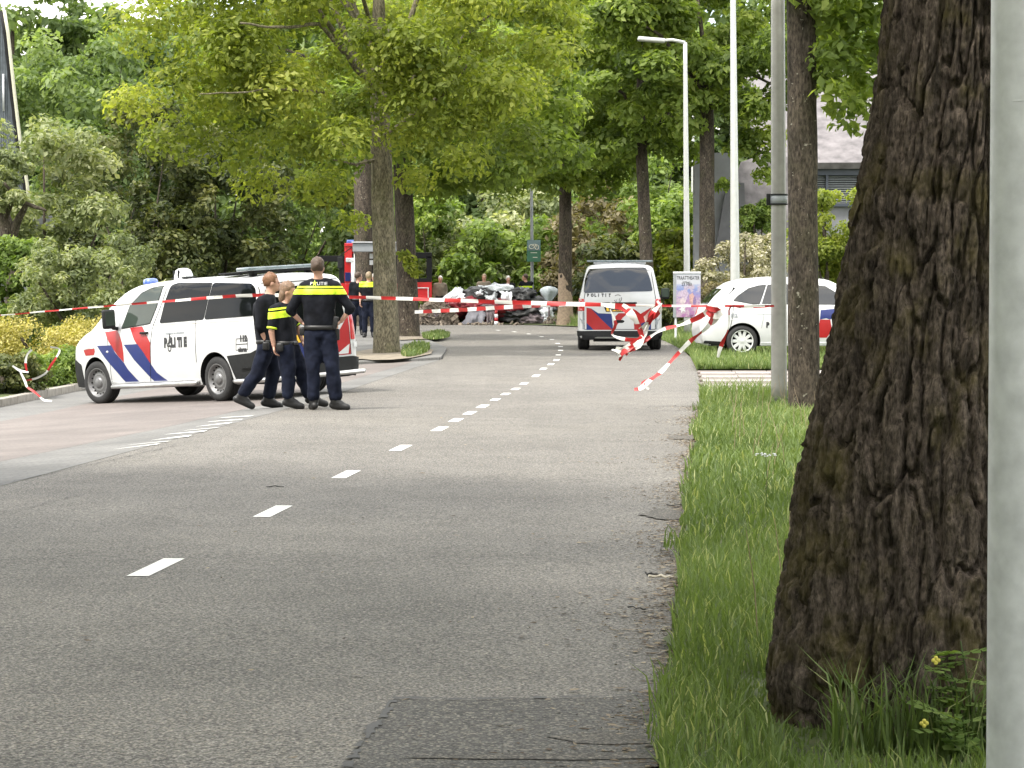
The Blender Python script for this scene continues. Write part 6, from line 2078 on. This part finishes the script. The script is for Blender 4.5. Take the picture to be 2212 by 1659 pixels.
    # boots
    for s in ('L', 'R'):
        an, to = V['an' + s], V['toe' + s]
        d = (to - an); df = Vector((d.x, d.y, 0)).normalized(); d = d.normalized()
        up = (an - V['kn' + s]).normalized() * -1
        heel = an + (to - an).length * 0 * d
        e = bmesh.new()
        bm_caps(e, an + up * .16 * sc, an, .064 * sc, .060 * sc)
        sole = an - up * .045 * sc
        tip = to
        bm_caps(e, sole - df * .035 * sc + Vector((0, 0, .0)), L(sole, tip, .55), .048 * sc, .052 * sc)
        bm_caps(e, L(sole, tip, .5), tip, .054 * sc, .046 * sc)
        bm_caps(e, L(an, tip, .1), L(an, tip, .55), .058 * sc, .048 * sc)
        m_ = remesh(e, .013 if not lod else .02, 2)
        zmin = min(v.co.z for v in m_.vertices)
        floor = -.002 if J.get('lift' + s, 0) == 0 else zmin
        for v in m_.vertices:
            if v.co.z < floor: v.co.z = floor
        link('boot', m_, M[boots], root)
    if belt:
        bm = bmesh.new()
        c = L(pv, ch, .05)
        bm_torso(bm, [(c + Vector((0, 0, -.026)), .184 * sc * bulk, .138 * sc * bulk), (c + Vector((0, 0, .026)), .184 * sc * bulk, .138 * sc * bulk)], wd)
        bmesh.ops.recalc_face_normals(bm, faces=list(bm.faces))
        be = from_bm('belt', bm, M['leather'], root, True)
        for s, z in ((-1, -.05), (1, -.09)):
            p = c + wd * s * .20 * sc * bulk + Vector((0, 0, z * sc))
            bm = bmesh.new(); bm_box(bm, p, (.075, .085, .15 if s > 0 else .11), Matrix.Rotation(math.atan2(wd.y, wd.x), 3, 'Z'), .02)
            from_bm('pouch' if s < 0 else 'holster', bm, M['leather'], be, True)
    return root, sh

def conform_text(s, u, z, h, target, m, parent, off=.005, name='lettering', ws=.9):
    """lettering on the back of somebody facing away: cast along +y"""
    cu = bpy.data.curves.new('t', 'FONT'); cu.body = s; cu.size = h / .7; cu.resolution_u = 2; cu.align_x = 'CENTER'
    to = bpy.data.objects.new('t', cu); COL.objects.link(to); bpy.context.view_layer.update()
    me = bpy.data.meshes.new_from_object(to.evaluated_get(bpy.context.evaluated_depsgraph_get())); bpy.data.objects.remove(to)
    bt = bmesh.new(); bt.from_mesh(target.data); bv = BVHTree.FromBMesh(bt); bt.free()
    for v in me.vertices:
        hit = bv.ray_cast(Vector((u + v.co.x * ws, -3, z + v.co.y)), Vector((0, 1, 0)))
        v.co = hit[0] + Vector((0, -off, 0)) if hit[0] is not None else Vector((u + v.co.x * ws, -.1, z + v.co.y))
    return link(name, me, m, parent)

# officer with his back to the viewer, hands on hips (zoom scale 819 px per metre)
def zc(x, y, d=0.0): return ((x - 890) / 819, d, (1562 - y) / 819)
gC = base_at(690, 33.4)
JC = dict(head=zc(874, 108, -.02), neck=zc(882, 215, 0), chest=zc(885, 350, .0), pelvis=zc(893, 735, 0),
          shL=zc(735, 305), elL=zc(588, 545, .02), wrL=zc(700, 660, .06), haL=zc(745, 700, .10), shR=zc(1050, 300), elR=zc(1208, 520, .02), wrR=zc(1112, 655, .05), haR=zc(1060, 695, .08),
          hipL=zc(820, 800), knL=zc(828, 1170, -.02), anL=zc(832, 1480, 0), toeL=(-.075 - .05, -.12, .035), hipR=zc(975, 800), knR=zc(1030, 1160, -.02), anR=zc(1050, 1478, 0), toeR=(.345, -.03, .035))
JC['toeL'] = (zc(800, 0)[0], .13, .035)
offC, shC = make_person('officer seen from behind, hands on hips, yellow band across the shoulders', gC, JC, face=PI / 2, wide=(1, 0, 0), sleeve='elbow', vis=[(1.445, 1.512, 0), (1.525, 1.548, 0)], voxel=.0165, sc=1.03, bulk=1.07)
conform_text('P   LITIE', .0, 1.609, .040, shC, M['white_paint'], offC, ws=1.15)
bm = bmesh.new()
k5 = [(math.cos(a) * (.045 if k % 2 == 0 else .016) * .8, math.sin(a) * (.045 if k % 2 == 0 else .016)) for k, a in enumerate(np.linspace(PI / 2, PI / 2 + 2 * PI, 10, endpoint=False))]
bt = bmesh.new(); bt.from_mesh(shC.data); bv = BVHTree.FromBMesh(bt); bt.free()
vv = []
for x, z in k5:
    hit = bv.ray_cast(Vector((x - .052, -3, 1.632 + z)), Vector((0, 1, 0)))
    vv.append(bm.verts.new((hit[0] if hit[0] is not None else Vector((x - .052, -.1, 1.632 + z))) + Vector((0, -.007, 0))))
bm.faces.new(vv); from_bm('emblem', bm, M['yellow_vis'], offC)

# two officers walking to the right beside the van (790 px per metre)
def za(x, y, d=0.0): return ((x - 340) / 790, d, (1572 - y) / 790)
gA = W((340 / 4.147 + 580) / 1.1573, 880, 34.3); gA.z = float(zg(gA.x, gA.y))
JA = dict(head=za(418, 285), neck=za(392, 395), chest=za(345, 500), pelvis=za(372, 905),
          shL=za(330, 470, .17), elL=za(345, 700, .22), wrL=za(430, 880, .20), shR=za(325, 475, -.17), elR=za(310, 720, -.20), wrR=za(372, 905, -.16), haR=za(385, 980, -.15),
          hipL=za(385, 930, .09), knL=za(425, 1215, .09), anL=za(362, 1480, .09), toeL=(za(490, 0)[0], .09, .035),
          hipR=za(370, 930, -.09), knR=za(275, 1200, -.10), anR=za(105, 1440, -.10), toeR=(za(215, 0)[0], -.10, .04), liftR=0)
make_person('ginger haired officer in a plain dark shirt walking right beside the van', gA, JA, face=.1, wide=(0, 1, 0), hair='hair_ginger', sleeve='elbow', voxel=.0165, sc=1.02, bulk=1.08)
def zb2(x, y, d=0.0): return ((x - 570) / 800, d, (1562 - y) / 800)
gB = W((570 / 4.147 + 580) / 1.1573, 876, 33.7); gB.z = float(zg(gB.x, gB.y))
JB = dict(head=zb2(588, 372), neck=zb2(550, 480), chest=zb2(510, 575), pelvis=zb2(560, 905),
          shL=zb2(560, 560, .16), elL=zb2(670, 740, .18), wrL=zb2(725, 880, .10), haL=zb2(745, 940, .08), shR=zb2(462, 555, -.16), elR=zb2(428, 770, -.19), wrR=zb2(452, 925, -.17), haR=zb2(462, 1000, -.16),
          hipL=zb2(590, 930, .08), knL=zb2(715, 1190, .08), anL=zb2(800, 1440, .08), toeL=(zb2(955, 0)[0], .10, .06),
          hipR=zb2(560, 930, -.08), knR=zb2(590, 1200, -.08), anR=zb2(590, 1460, -.08), toeR=(zb2(722, 0)[0], -.08, .035), liftL=1)
offB, shB = make_person('fair haired officer with a yellow banded vest walking between the two men', gB, JB, face=-.25, tilt=.15, wide=(.25, 1, 0), hair='hair_light', hairlen='long', vis=[(1.17, 1.255, .12), (1.275, 1.30, .12)], cuff=True, voxel=.0165, sc=1.02, bulk=1.07)

for off_, V_, x_ in ((offC, JC, -.16), ):
    bm = bmesh.new(); bm_box(bm, (.205, -.06, 1.12), (.07, .06, .17), Matrix.Rotation(.2, 3, 'Y'), .015)
    bm_tube(bm, [(.205, -.06, 1.2), (.20, -.07, 1.30)], .008, 6)
    from_bm('radio', bm, M['leather'], off_, True)

# distant people -------------------------------------------------
def stand(lean=0.0, arms='down', spread=.11, face_x=0):
    J = dict(head=(.0 + lean * .30, 0, 1.64), neck=(lean * .24, 0, 1.50), chest=(lean * .18, 0, 1.36), pelvis=(0, 0, .98))
    for s, k in (('L', -1), ('R', 1)):
        J['sh' + s] = (k * .19 + lean * .2, 0, 1.44)
        if arms == 'down': J['el' + s] = (k * .24 + lean * .15, .02, 1.16); J['wr' + s] = (k * .23 + lean * .2, -.08, .93)
        elif arms == 'fold': J['el' + s] = (k * .25, -.02, 1.18); J['wr' + s] = (-k * .04, -.20, 1.20)
        else: J['el' + s] = (k * .12 + lean * .5, .1, 1.22); J['wr' + s] = (lean * .9 + k * .1, .15, 1.05)
        J['hip' + s] = (k * .09, 0, .92); J['kn' + s] = (k * spread, -.01, .50); J['an' + s] = (k * spread, .02, .09); J['toe' + s] = (k * spread * 1.2, -.12, .035)
    return J
def far_person(label, px, dist, J, **kw):
    b_ = base_at(px, dist)
    if b_.x < float(left_edge(dist)) and 53 < dist < 84: b_.z += .05
    kw.setdefault('voxel', .032)
    return make_person(label, b_, J, wide=(1, 0, 0), lod=1, **kw)
far_person('officer in a yellow banded vest standing left of the pale barked trunk', 797, 70, stand(), face=PI / 2, vis=[(1.36, 1.43, 0), (1.45, 1.50, 0)], hair='hair_blond', hairlen='short')
far_person('dark clothed helper beside the van tail, turned sideways', 773, 73, stand(.1), face=0.3, hair='hair_brown', sleeve='long')
far_person('helper with thin grey hair half hidden by the pale barked trunk', 812, 78, stand(-.1), face=PI * .8, hair='hair_white', sleeve='long', vis=[(1.30, 1.36, 0)])
far_person('fair haired person in pale clothes standing behind the covered wreck', 1045, 97.4, stand(.05, 'fold'), face=-PI / 2, hair='hair_blond', shirt='sand', sc=1.04)
far_person('short haired person whose head shows over the silver sheet', 1098, 97.8, stand(), face=-PI / 2 + .4, hair='hair_white', sleeve='long')
far_person('dark clothed helper bending over the right end of the wreck', 1143, 97.2, stand(-.5, 'reach'), face=PI, hair='hair_brown', sleeve='long', vis=[(1.28, 1.34, 0)], sc=1.04)
far_person('person in tan clothes standing right of the open red cab door', 950, 98.4, stand(.1), face=-PI / 2, hair='hair_white', shirt='sand', sleeve='long')
# ================================================================ THE COVERED WRECK
WD = 94.4
wr0 = base_at(1060, WD)
WS = WD / FPX
M['sheet_white'] = mat('white_sheet_cloth', (.72, .75, .78), .7, 0, .06, 4, .3, .02)
M['sheet_silver'] = mat('silver_foil_sheet', (.42, .45, .46), .35, .5, .35, 6, .8, .05)
M['tarp_black'] = mat('black_tarpaulin', (.018, .019, .02), .45, 0, .4, 5, .8, .05)
M['cloth_grey'] = mat('grey_blanket', (.22, .22, .25), .85, 0, .15, 5, .4, .03)
M['cloth_mauve'] = mat('mauve_grey_cloth', (.17, .14, .15), .85, 0, .3, 7, .4, .03)
M['wreck_red'] = mat('crushed_dark_red_panel', (.20, .02, .03), .35, .1, .5, 4, .6, .05)
M['debris'] = mat('pale_debris', (.20, .165, .13), .9, 0, .5, 12, .6, .03)
wreck = empty('car_wreck', wr0, 0, 'crushed dark red car under white, silver and black sheets at the bend', 'wreck')
def wp(px, py, dy=0.0):
    v = W(px, py, WD + dy)
    return v - wr0
def cloth(name, quad, m, nx=26, ny=18, fold=.08, seed=0, parent=wreck, hang=0.0, fx=6.0, edge=.10):
    """quad: TL, TR, BR, BL as (px, py, dy)"""
    c = [wp(*q) for q in quad]
    u, v = np.meshgrid(np.linspace(0, 1, nx), np.linspace(0, 1, ny))
    P = sum(np.array(k)[None, None] * w[..., None] for k, w in zip(c, ((1 - u) * (1 - v), u * (1 - v), u * v, (1 - u) * v)))
    n = fbm(u * fx + seed, v * 2.2, u * 0 + seed, 3, seed); n2 = fbm(u * 3 + seed, v * 3 + 9, u * 0, 3, seed + 3)
    P[..., 1] -= fold * n * 1.6 + .12 * np.sin(u * PI) * np.sin(v * PI)
    P[..., 2] += fold * .8 * n2 - hang * (v ** 2) * 0 + edge * n * ((v < .06) | (v > .94))
    P[..., 0] += fold * .6 * n2 + edge * n2 * ((u < .05) | (u > .95))
    P[..., 2] = np.maximum(P[..., 2], .02)
    i = np.arange(ny - 1)[:, None] * nx + np.arange(nx - 1)[None]
    F = np.stack([i, i + 1, i + nx + 1, i + nx], -1).reshape(-1, 4)
    return link(name, np_mesh(name, P.reshape(-1, 3), F, smooth=True), M[m], parent)
def lump(name, px, py, dy, rx, ry, rz, m, seed, amp=.28, parent=wreck, fr=2.2):
    bm = bmesh.new(); bmesh.ops.create_icosphere(bm, subdivisions=4, radius=1)
    c = wp(px, py, dy)
    for v in bm.verts:
        n = v.co.normalized()
        k = 1 + amp * (mnoise.noise(n * fr + Vector((seed, 0, 0))) + .5 * mnoise.noise(n * fr * 2.7 + Vector((0, seed, 0))))
        v.co = Vector((n.x * rx * k, n.y * ry * k, n.z * rz * k)) + c
        v.co.z = max(v.co.z, .03)
    return from_bm(name, bm, M[m], parent, True)
lump('body', 1085, 672, .9, 1.75, .8, .62, 'wreck_red', 1, .22)
lump('bonnet', 1010, 660, .7, .75, .7, .40, 'wreck_red', 2, .4)
lump('tarpaulin', 1040, 640, .7, .80, .6, .36, 'tarp_black', 3, .3)
lump('tarpaulin', 1122, 642, .7, .62, .6, .34, 'tarp_black', 4, .5, fr=3.4)
lump('tarpaulin', 1130, 676, .2, .90, .5, .33, 'tarp_black', 5, .55, fr=3.6)
lump('crushed_door', 1095, 662, -.02, .7, .25, .22, 'wreck_red', 61, .6, fr=3.4)
lump('crushed_wing', 985, 664, .3, .55, .4, .30, 'wreck_red', 62, .6, fr=3.4)
lump('torn_lining', 1150, 690, -.1, .5, .3, .2, 'cloth_mauve', 63, .6, fr=3)
lump('lower_body', 1150, 664, .6, .80, .5, .42, 'tarp_black', 12, .3)
cloth('white_sheet', [(985, 620, .5), (1004, 622, .6), (1000, 646, .1), (946, 651, .1)], 'sheet_white', seed=4, fold=.05)
cloth('silver_sheet', [(1028, 617, .6), (1088, 611, .9), (1112, 622, .5), (1052, 632, .1)], 'sheet_silver', seed=7, fold=.07)
cloth('white_sheet', [(1080, 629, .05), (1103, 629, .05), (1102, 652, -.05), (1086, 650, -.05)], 'sheet_white', seed=9, fold=.04)
cloth('white_sheet', [(1026, 630, .05), (1040, 628, .05), (1044, 638, -.02), (1028, 638, -.02)], 'sheet_white', seed=10, fold=.04)
cloth('silver_sheet', [(1044, 636, .05), (1072, 634, .05), (1078, 652, -.05), (1046, 652, -.05)], 'sheet_silver', seed=12, fold=.07)
cloth('grey_blanket', [(1016, 668, -.1), (1048, 668, -.1), (1052, 702, -.45), (994, 703, -.5)], 'cloth_grey', seed=14, fold=.07)
cloth('mauve_cloth', [(1048, 668, -.1), (1068, 668, -.1), (1070, 702, -.3), (1048, 703, -.4)], 'cloth_mauve', seed=17, fold=.09, fx=9)
lump('crumpled_panel', 1020, 662, -.05, .45, .2, .14, 'wreck_red', 21, .5)
lump('crumpled_panel', 1108, 658, -.02, .55, .2, .10, 'wreck_red', 22, .5)
for k, (px, py, rx, rz, m) in enumerate([(1160, 668, .30, .16, 'cloth_grey'), (1060, 662, .3, .08, 'cloth_mauve'), (1180, 676, .22, .26, 'sheet_white'), (1188, 690, .3, .12, 'sheet_white')]):
    lump('torn_panel', px, py, -.1 - .03 * k, rx, .14, rz, m, 30 + k, .6)
# upright pale shell at the right end (a bent white panel)
sh0 = base_at(1186, 94.0)
M['panel_pale'] = mat('pale_blue_white_panel', (.40, .45, .48), .4, 0, .15, 4)
shell = empty('white_panel', sh0, 0, 'bent white body panel standing upright at the right end of the wreck', 'car panel')
prof = [(655, .02), (646, .15), (637, .27), (629, .345), (624, .31), (620, .20), (618, .06)]
V_, F_ = [], []
for j, (py, w) in enumerate(prof):
    z = (W(1186, py, 94.0) - sh0).z
    for i in range(9):
        a = -1 + 2 * i / 8
        V_.append((a * w, -.22 * (1 - abs(a)) * (w / .33) + .03 * math.sin(4 * a), z))
for j in range(len(prof) - 1):
    for i in range(8): F_.append((j * 9 + i, j * 9 + i + 1, (j + 1) * 9 + i + 1, (j + 1) * 9 + i))
me = np_mesh('panel_face', V_, F_, smooth=False); o = link('panel_face', me, M['panel_pale'], shell)
md = o.modifiers.new('t', 'SOLIDIFY'); md.thickness = .03; bpy.context.view_layer.update(); apply_mods(o)
bm = bmesh.new(); bm_tube(bm, [(0, .02, 0), (.0, .03, .5), (0, .0, (W(1186, 650, 94.0) - sh0).z)], [.05, .035, .03], 8)
from_bm('stay', bm, M['cloth_mauve'], shell, True)
# red and white marker post before the wreck
mk0 = base_at(1072, 93.2)
mk = empty('marker_post', mk0, 0, 'short white and red marker post before the grey blanket', 'marker post')
for k in range(4):
    bm = bmesh.new(); bm_lathe(bm, [(.075 - .006 * k, .13 * k), (.075 - .006 * k - .004, .13 * k + .13)], 16, 'z')
    from_bm('post_band', bm, M['sheet_white'] if k % 2 == 0 else M['red_paint'], mk, True)
mk2 = base_at(876, 79)
c2_ = empty('marker_post', mk2, 0, 'red and white post between the two left street trees', 'marker post')
for k in range(5):
    bm = bmesh.new(); bm_lathe(bm, [(.085, .17 * k + .05), (.085, .17 * k + .22)], 16, 'z')
    from_bm('post_band', bm, M['sheet_white'] if k % 2 else M['red_paint'], c2_, True)
# scattered debris left of the wreck: broken branches and scraps
def debris(name, label, px0, px1, py0, py1, n, size, seed, dist=93.6):
    r = random.Random(seed); bm = bmesh.new()
    for k in range(n):
        px = r.uniform(px0, px1); d = dist + r.uniform(-.4, 1.2)
        b_ = base_at(px, d)
        h = max(0, (W(px, py0, d).z - b_.z)) * math.sin(PI * (px - px0) / (px1 - px0)) ** .5 * r.random() ** 1.3
        s = size * r.uniform(.3, 1.3)
        bm_box(bm, b_ + Vector((0, 0, .03 + h)), (s, s * r.uniform(.1, .5), s * r.uniform(.06, .35)), Matrix.Rotation(r.uniform(0, PI), 3, Vector((r.uniform(-1, 1), r.uniform(-1, 1), r.uniform(-1, 1))).normalized()))
    o = from_bm(name, bm, M['debris']); o['kind'] = 'stuff'; o['label'] = label
debris('debris_heap', 'pale broken scraps and branches left of the wreck', 900, 985, 650, 700, 330, .26, 1)
debris('debris_scraps', 'scraps lying between the wreck and the torn bark tree', 1175, 1250, 680, 700, 110, .2, 2)
debris('road_debris', 'thin scraps along the far road edge', 900, 1130, 702, 702, 60, .22, 3, 92.6)
lump('dark_heap', 935, 690, -.3, .5, .3, .22, 'cloth_mauve', 41, .5)
lump('pale_heap', 928, 672, .2, .4, .3, .30, 'debris', 42, .6)
# bare wood on the foot of the torn tree
tb = t4.location
bm = bmesh.new()
for zt, a0, a1 in ((0.0, -2.9, -.2), (.5, -3.0, -.15), (1.0, -3.0, -.3), (1.5, -3.05, -1.2), (1.85, -3.0, -2.0)):
    R = .285 - .02 * zt + (.06 if zt < .1 else 0)
    row = [bm.verts.new((R * math.cos(a0 + (a1 - a0) * k / 10), R * math.sin(a0 + (a1 - a0) * k / 10), zt)) for k in range(11)]
    if zt > 0:
        for k in range(10): bm.faces.new((prev[k], prev[k + 1], row[k + 1], row[k]))
    prev = row
bmesh.ops.subdivide_edges(bm, edges=list(bm.edges), cuts=2, use_grid_fill=True)
for v in bm.verts: v.co += Vector((v.co.x, v.co.y, 0)).normalized() * mnoise.noise(v.co * 7) * .02
from_bm('bare_wood', bm, M['bark_wound'], t4, True, )

# ================================================================ BARRIER TAPE
M['tape_red'] = mat('tape_red', (.38, .013, .014), .45, 0, .08, 8)
M['tape_white'] = mat('tape_white', (.66, .66, .63), .5, 0, .05, 8)
def tape(label, pts, w=.06, seg=.24, tw=0.0, seed=0, crumple=.0, root=None, name='barrier_tape', part=None, ph0=0.0):
    """pts: (px, py, dist[, width])"""
    r = random.Random(seed)
    P = [W(p[0], p[1], p[2]) for p in pts]; Wd = [p[3] if len(p) > 3 else w for p in pts]
    # smooth curve
    Q, WW = [], []
    n = len(P)
    for i in range(n - 1):
        p0, p1, p2, p3 = P[max(i - 1, 0)], P[i], P[i + 1], P[min(i + 2, n - 1)]
        m = max(3, int((p2 - p1).length / .045))
        for k in range(m):
            t = k / m
            Q.append(.5 * ((2 * p1) + (p2 - p0) * t + (2 * p0 - 5 * p1 + 4 * p2 - p3) * t * t + (3 * p1 - p0 - 3 * p2 + p3) * t ** 3))
            WW.append(Wd[i] + (Wd[i + 1] - Wd[i]) * t)
    Q.append(P[-1]); WW.append(Wd[-1])
    bm = bmesh.new(); dist = 0; prev = None; base_ = Q[0].copy()
    ph = r.uniform(0, 6)
    for i, q in enumerate(Q):
        t = (Q[min(i + 1, len(Q) - 1)] - Q[max(i - 1, 0)]).normalized()
        u = Vector((0, 1, 0)).cross(t).normalized(); v = t.cross(u)
        if i: dist += (q - Q[i - 1]).length
        a = tw * math.sin(dist * 3.1 + ph) + crumple * math.sin(dist * 17 + ph)
        d = u * math.cos(a) + v * math.sin(a)
        hw = WW[i] / 2
        row = [bm.verts.new(q - d * hw - base_), bm.verts.new(q + v * .006 * math.sin(dist * 9) - base_), bm.verts.new(q + d * hw - base_)]
        if prev:
            mi = int((dist + ph0) / seg) % 2
            for k in (0, 1):
                f = bm.faces.new((prev[k], prev[k + 1], row[k + 1], row[k])); f.material_index = mi
        prev = row
    if root is None:
        o = from_bm(name, bm, [M['tape_white'], M['tape_red']], None, True)
        o.location = base_
        tag(o, label, 'barrier tape')
    else:
        for v in bm.verts: v.co += base_ - root.location
        o = from_bm(part or 'strand', bm, [M['tape_white'], M['tape_red']], root, True)
    return o
tape('long tape stretched from the left frame edge behind the officers to the clamp pole', [(-60, 687, 39, .02), (150, 668, 38.3, .022), (345, 652, 37.6, .035), (545, 638, 36.9, .05), (765, 642, 36.2, .045), (960, 648, 35.5, .05), (1100, 653, 35.0, .055), (1250, 657, 34.6, .06), (1400, 660, 34.1, .03), (1535, 661, 33.7, .03), (1672, 661, 33.25, .03)], seg=.26, tw=.35, seed=2)
tape('lower tape from the second street tree to the tail of the right hand van', [(896, 674, 69.6, .09), (1000, 669, 66.5, .10), (1120, 662, 63, .10), (1244, 656, 59.4, .10)], seg=.62, tw=.2, seed=5)
bun = W(1385, 700, 34)
bundle = empty('tape_bundle', bun, 0, 'loose bundle of red and white tape hanging before the right hand van', 'barrier tape')
D0 = 33.95
for i, pts in enumerate([
    [(1305, 660, D0, .05), (1345, 664, D0, .09), (1368, 685, D0 - .04, .11), (1383, 715, D0, .08), (1386, 738, D0, .05), (1360, 752, D0, .08), (1335, 768, D0 - .03, .06)],
    [(1428, 655, D0, .06), (1412, 672, D0 - .05, .10), (1400, 700, D0, .09), (1388, 728, D0, .07), (1350, 752, D0, .06), (1330, 762, D0, .05)],
    [(1345, 658, D0, .05), (1372, 676, D0 - .02, .07), (1392, 690, D0, .08), (1408, 668, D0, .07), (1425, 660, D0, .05)],
    [(1540, 665, D0 - .2, .06), (1512, 684, D0 - .1, .07), (1470, 702, D0, .05), (1430, 712, D0, .06), (1392, 736, D0, .06), (1350, 765, D0, .06)],
    [(1318, 668, D0, .04), (1330, 700, D0, .05), (1322, 722, D0, .05), (1350, 733, D0, .05), (1388, 735, D0, .06)],
    [(1388, 728, D0, .08), (1378, 745, D0 - .03, .10), (1352, 756, D0, .07), (1330, 752, D0, .05)],
    [(1322, 755, D0, .05), (1338, 760, D0 - .04, .08), (1342, 768, D0, .06), (1338, 779, D0, .03)],
    [(1420, 650, D0, .05), (1428, 668, D0, .07), (1405, 690, D0 - .05, .10), (1384, 712, D0, .09)]]):
    tape(None, pts, tw=.9, crumple=.35, seed=20 + i, root=bundle, seg=.19)
knot = W(1540, 668, 33.6)
kn = empty('tape_knot', knot, 0, 'crumpled knot of tape before the tail of the white car with long ends hanging', 'barrier tape')
for i, pts in enumerate([
    [(1525, 664, 33.6, .05), (1538, 668, 33.55, .07), (1552, 672, 33.6, .08), (1545, 690, 33.6, .08), (1536, 700, 33.6, .06)],
    [(1545, 664, 33.62, .05), (1530, 676, 33.58, .07), (1548, 684, 33.55, .07), (1560, 676, 33.6, .05)],
    [(1542, 672, 33.6, .08), (1533, 700, 33.5, .07), (1510, 722, 33.4, .055), (1490, 738, 33.3, .06), (1468, 760, 33.2, .05), (1445, 785, 33.1, .045), (1425, 806, 33.0, .07), (1405, 820, 32.9, .07), (1385, 838, 32.8, .06), (1370, 841, 32.8, .04)],
    [(1400, 822, 32.95, .05), (1388, 830, 32.85, .07), (1402, 840, 32.8, .03)],
    [(1660, 662, 33.4, .03), (1610, 664, 33.5, .03), (1578, 663, 33.55, .035), (1575, 690, 33.55, .03), (1573, 712, 33.5, .03), (1563, 735, 33.5, .06), (1555, 755, 33.5, .05), (1551, 772, 33.5, .035)]]):
    tape(None, pts, tw=.8, crumple=.3, seed=40 + i, root=kn, seg=.21, ph0=.21)
def ZL(x, y): return ((x / 3.016) / 1.1573, (y / 3.016 + 500) / 1.1573)
lt = W(90, 790, 41.6)
lts = empty('tape_tangle', lt, 0, 'tangled tape end draped over the shrubs above the left kerb', 'barrier tape')
for i, zp in enumerate([[(380, 1108), (440, 1118), (448, 1140), (425, 1185), (385, 1245), (345, 1305), (270, 1345), (190, 1362)], [(95, 1250), (150, 1285), (215, 1297)], [(240, 1130), (205, 1165), (192, 1230), (202, 1288)],
                        [(150, 1290), (188, 1365), (205, 1410), (250, 1440), (292, 1475), (330, 1508), (390, 1515)]]):
    pts = [(*ZL(*p), 42.3 - .25 * k / len(zp) * (1 if i == 3 else 0), .03 if (k + i) % 2 else .042) for k, p in enumerate(zp)]
    tape(None, pts, tw=.7, seed=60 + i, root=lts, seg=.3)

# flowering weed at the foot of the big trunk
M['petal'] = mat('pale_yellow_petal', (.70, .62, .12), .6, 0, .1, 20)
M['weed'] = leaf_mat('weed_leaves', (.07, .12, .035), (.17, .26, .07), (.28, .36, .12), .4)
def weed(label, px, py, dist, h, n, seed):
    b_ = base_at(px, dist)
    root = empty('weed', b_, 0, label, 'plant')
    r = random.Random(seed)
    for k in range(n):
        top = Vector((r.uniform(-.16, .16), r.uniform(-.08, .04), h * r.uniform(.6, 1)))
        bm = bmesh.new(); bm_tube(bm, [(0, 0, 0), top * .5 + Vector((.01, 0, .02)), top], [.004, .003, .002], 6)
        from_bm('stem', bm, M['weed'], root, True)
        V, F, T = [], [], []
        for q in range(7):
            c = top * r.uniform(.4, 1.0); a = r.uniform(0, 2 * PI)
            d = Vector((math.cos(a), math.sin(a) * .6, r.uniform(-.2, .4))).normalized()
            s = Vector((-d.y, d.x, 0)).normalized(); ln = r.uniform(.045, .075)
            for lob, (o_, wd_) in enumerate(((0, .55), (.45, .7), (.9, .6))):
                for sg in (-1, 1):
                    p0 = c + d * ln * o_; p1 = p0 + (d * .5 + s * sg).normalized() * ln * wd_
                    i0 = len(V)
                    V += [p0, p0 + d * ln * .38 + s * sg * ln * .1 + Vector((0, 0, .004)), p1, p0 + s * sg * ln * .35 - d * ln * .02]
                    F.append((i0, i0 + 1, i0 + 2, i0 + 3)); T.append(r.uniform(.3, .9))
        o = link('leaves', np_mesh('leaves', V, F, tone=T), M['weed'], root); o['kind'] = 'stuff'
    bm = bmesh.new()
    for a in range(4): bm_ell(bm, Vector((-.13 + .008 * math.cos(a * PI / 2), -.06, h * .80 + .008 * math.sin(a * PI / 2))), (.007, .004, .007), None, 8, 6)
    from_bm('flower', bm, M['petal'], root, True)
weed('leafy green weed with a small yellow flower between the huge trunk and the near post', 2108, 1500, 8.25, .42, 5, 3)
weed('small leafy weed low at the right foot of the huge trunk', 2085, 1560, 8.1, .20, 3, 4)
fl = empty('umbel_flower', base_at(1655, 17.3), 0, 'white flat flower head standing in the verge grass', 'plant')
bm = bmesh.new(); bm_tube(bm, [(0, 0, 0), (.01, 0, .25), (0, 0, .42)], [.003, .0025, .002], 6); from_bm('stem', bm, M['weed'], fl)
bm = bmesh.new()
rf = random.Random(2)
for k in range(30): bm_ell(bm, Vector((rf.uniform(-.07, .07), rf.uniform(-.05, .05), .42 + rf.uniform(-.006, .012))), (.007, .007, .004), None, 6, 4)
o = from_bm('florets', bm, M['stripe_white'], fl); o['kind'] = 'stuff'
# tuft of long blades at the left root of the big tree
rt = lambda r, n: (1.02 + .85 * r.random(n), 8.12 + .25 * r.random(n))
blades('tuft_by_trunk', 520, rt, .16, .48, .009, 77, lean=.55, label='long blades of grass against the foot of the huge trunk')
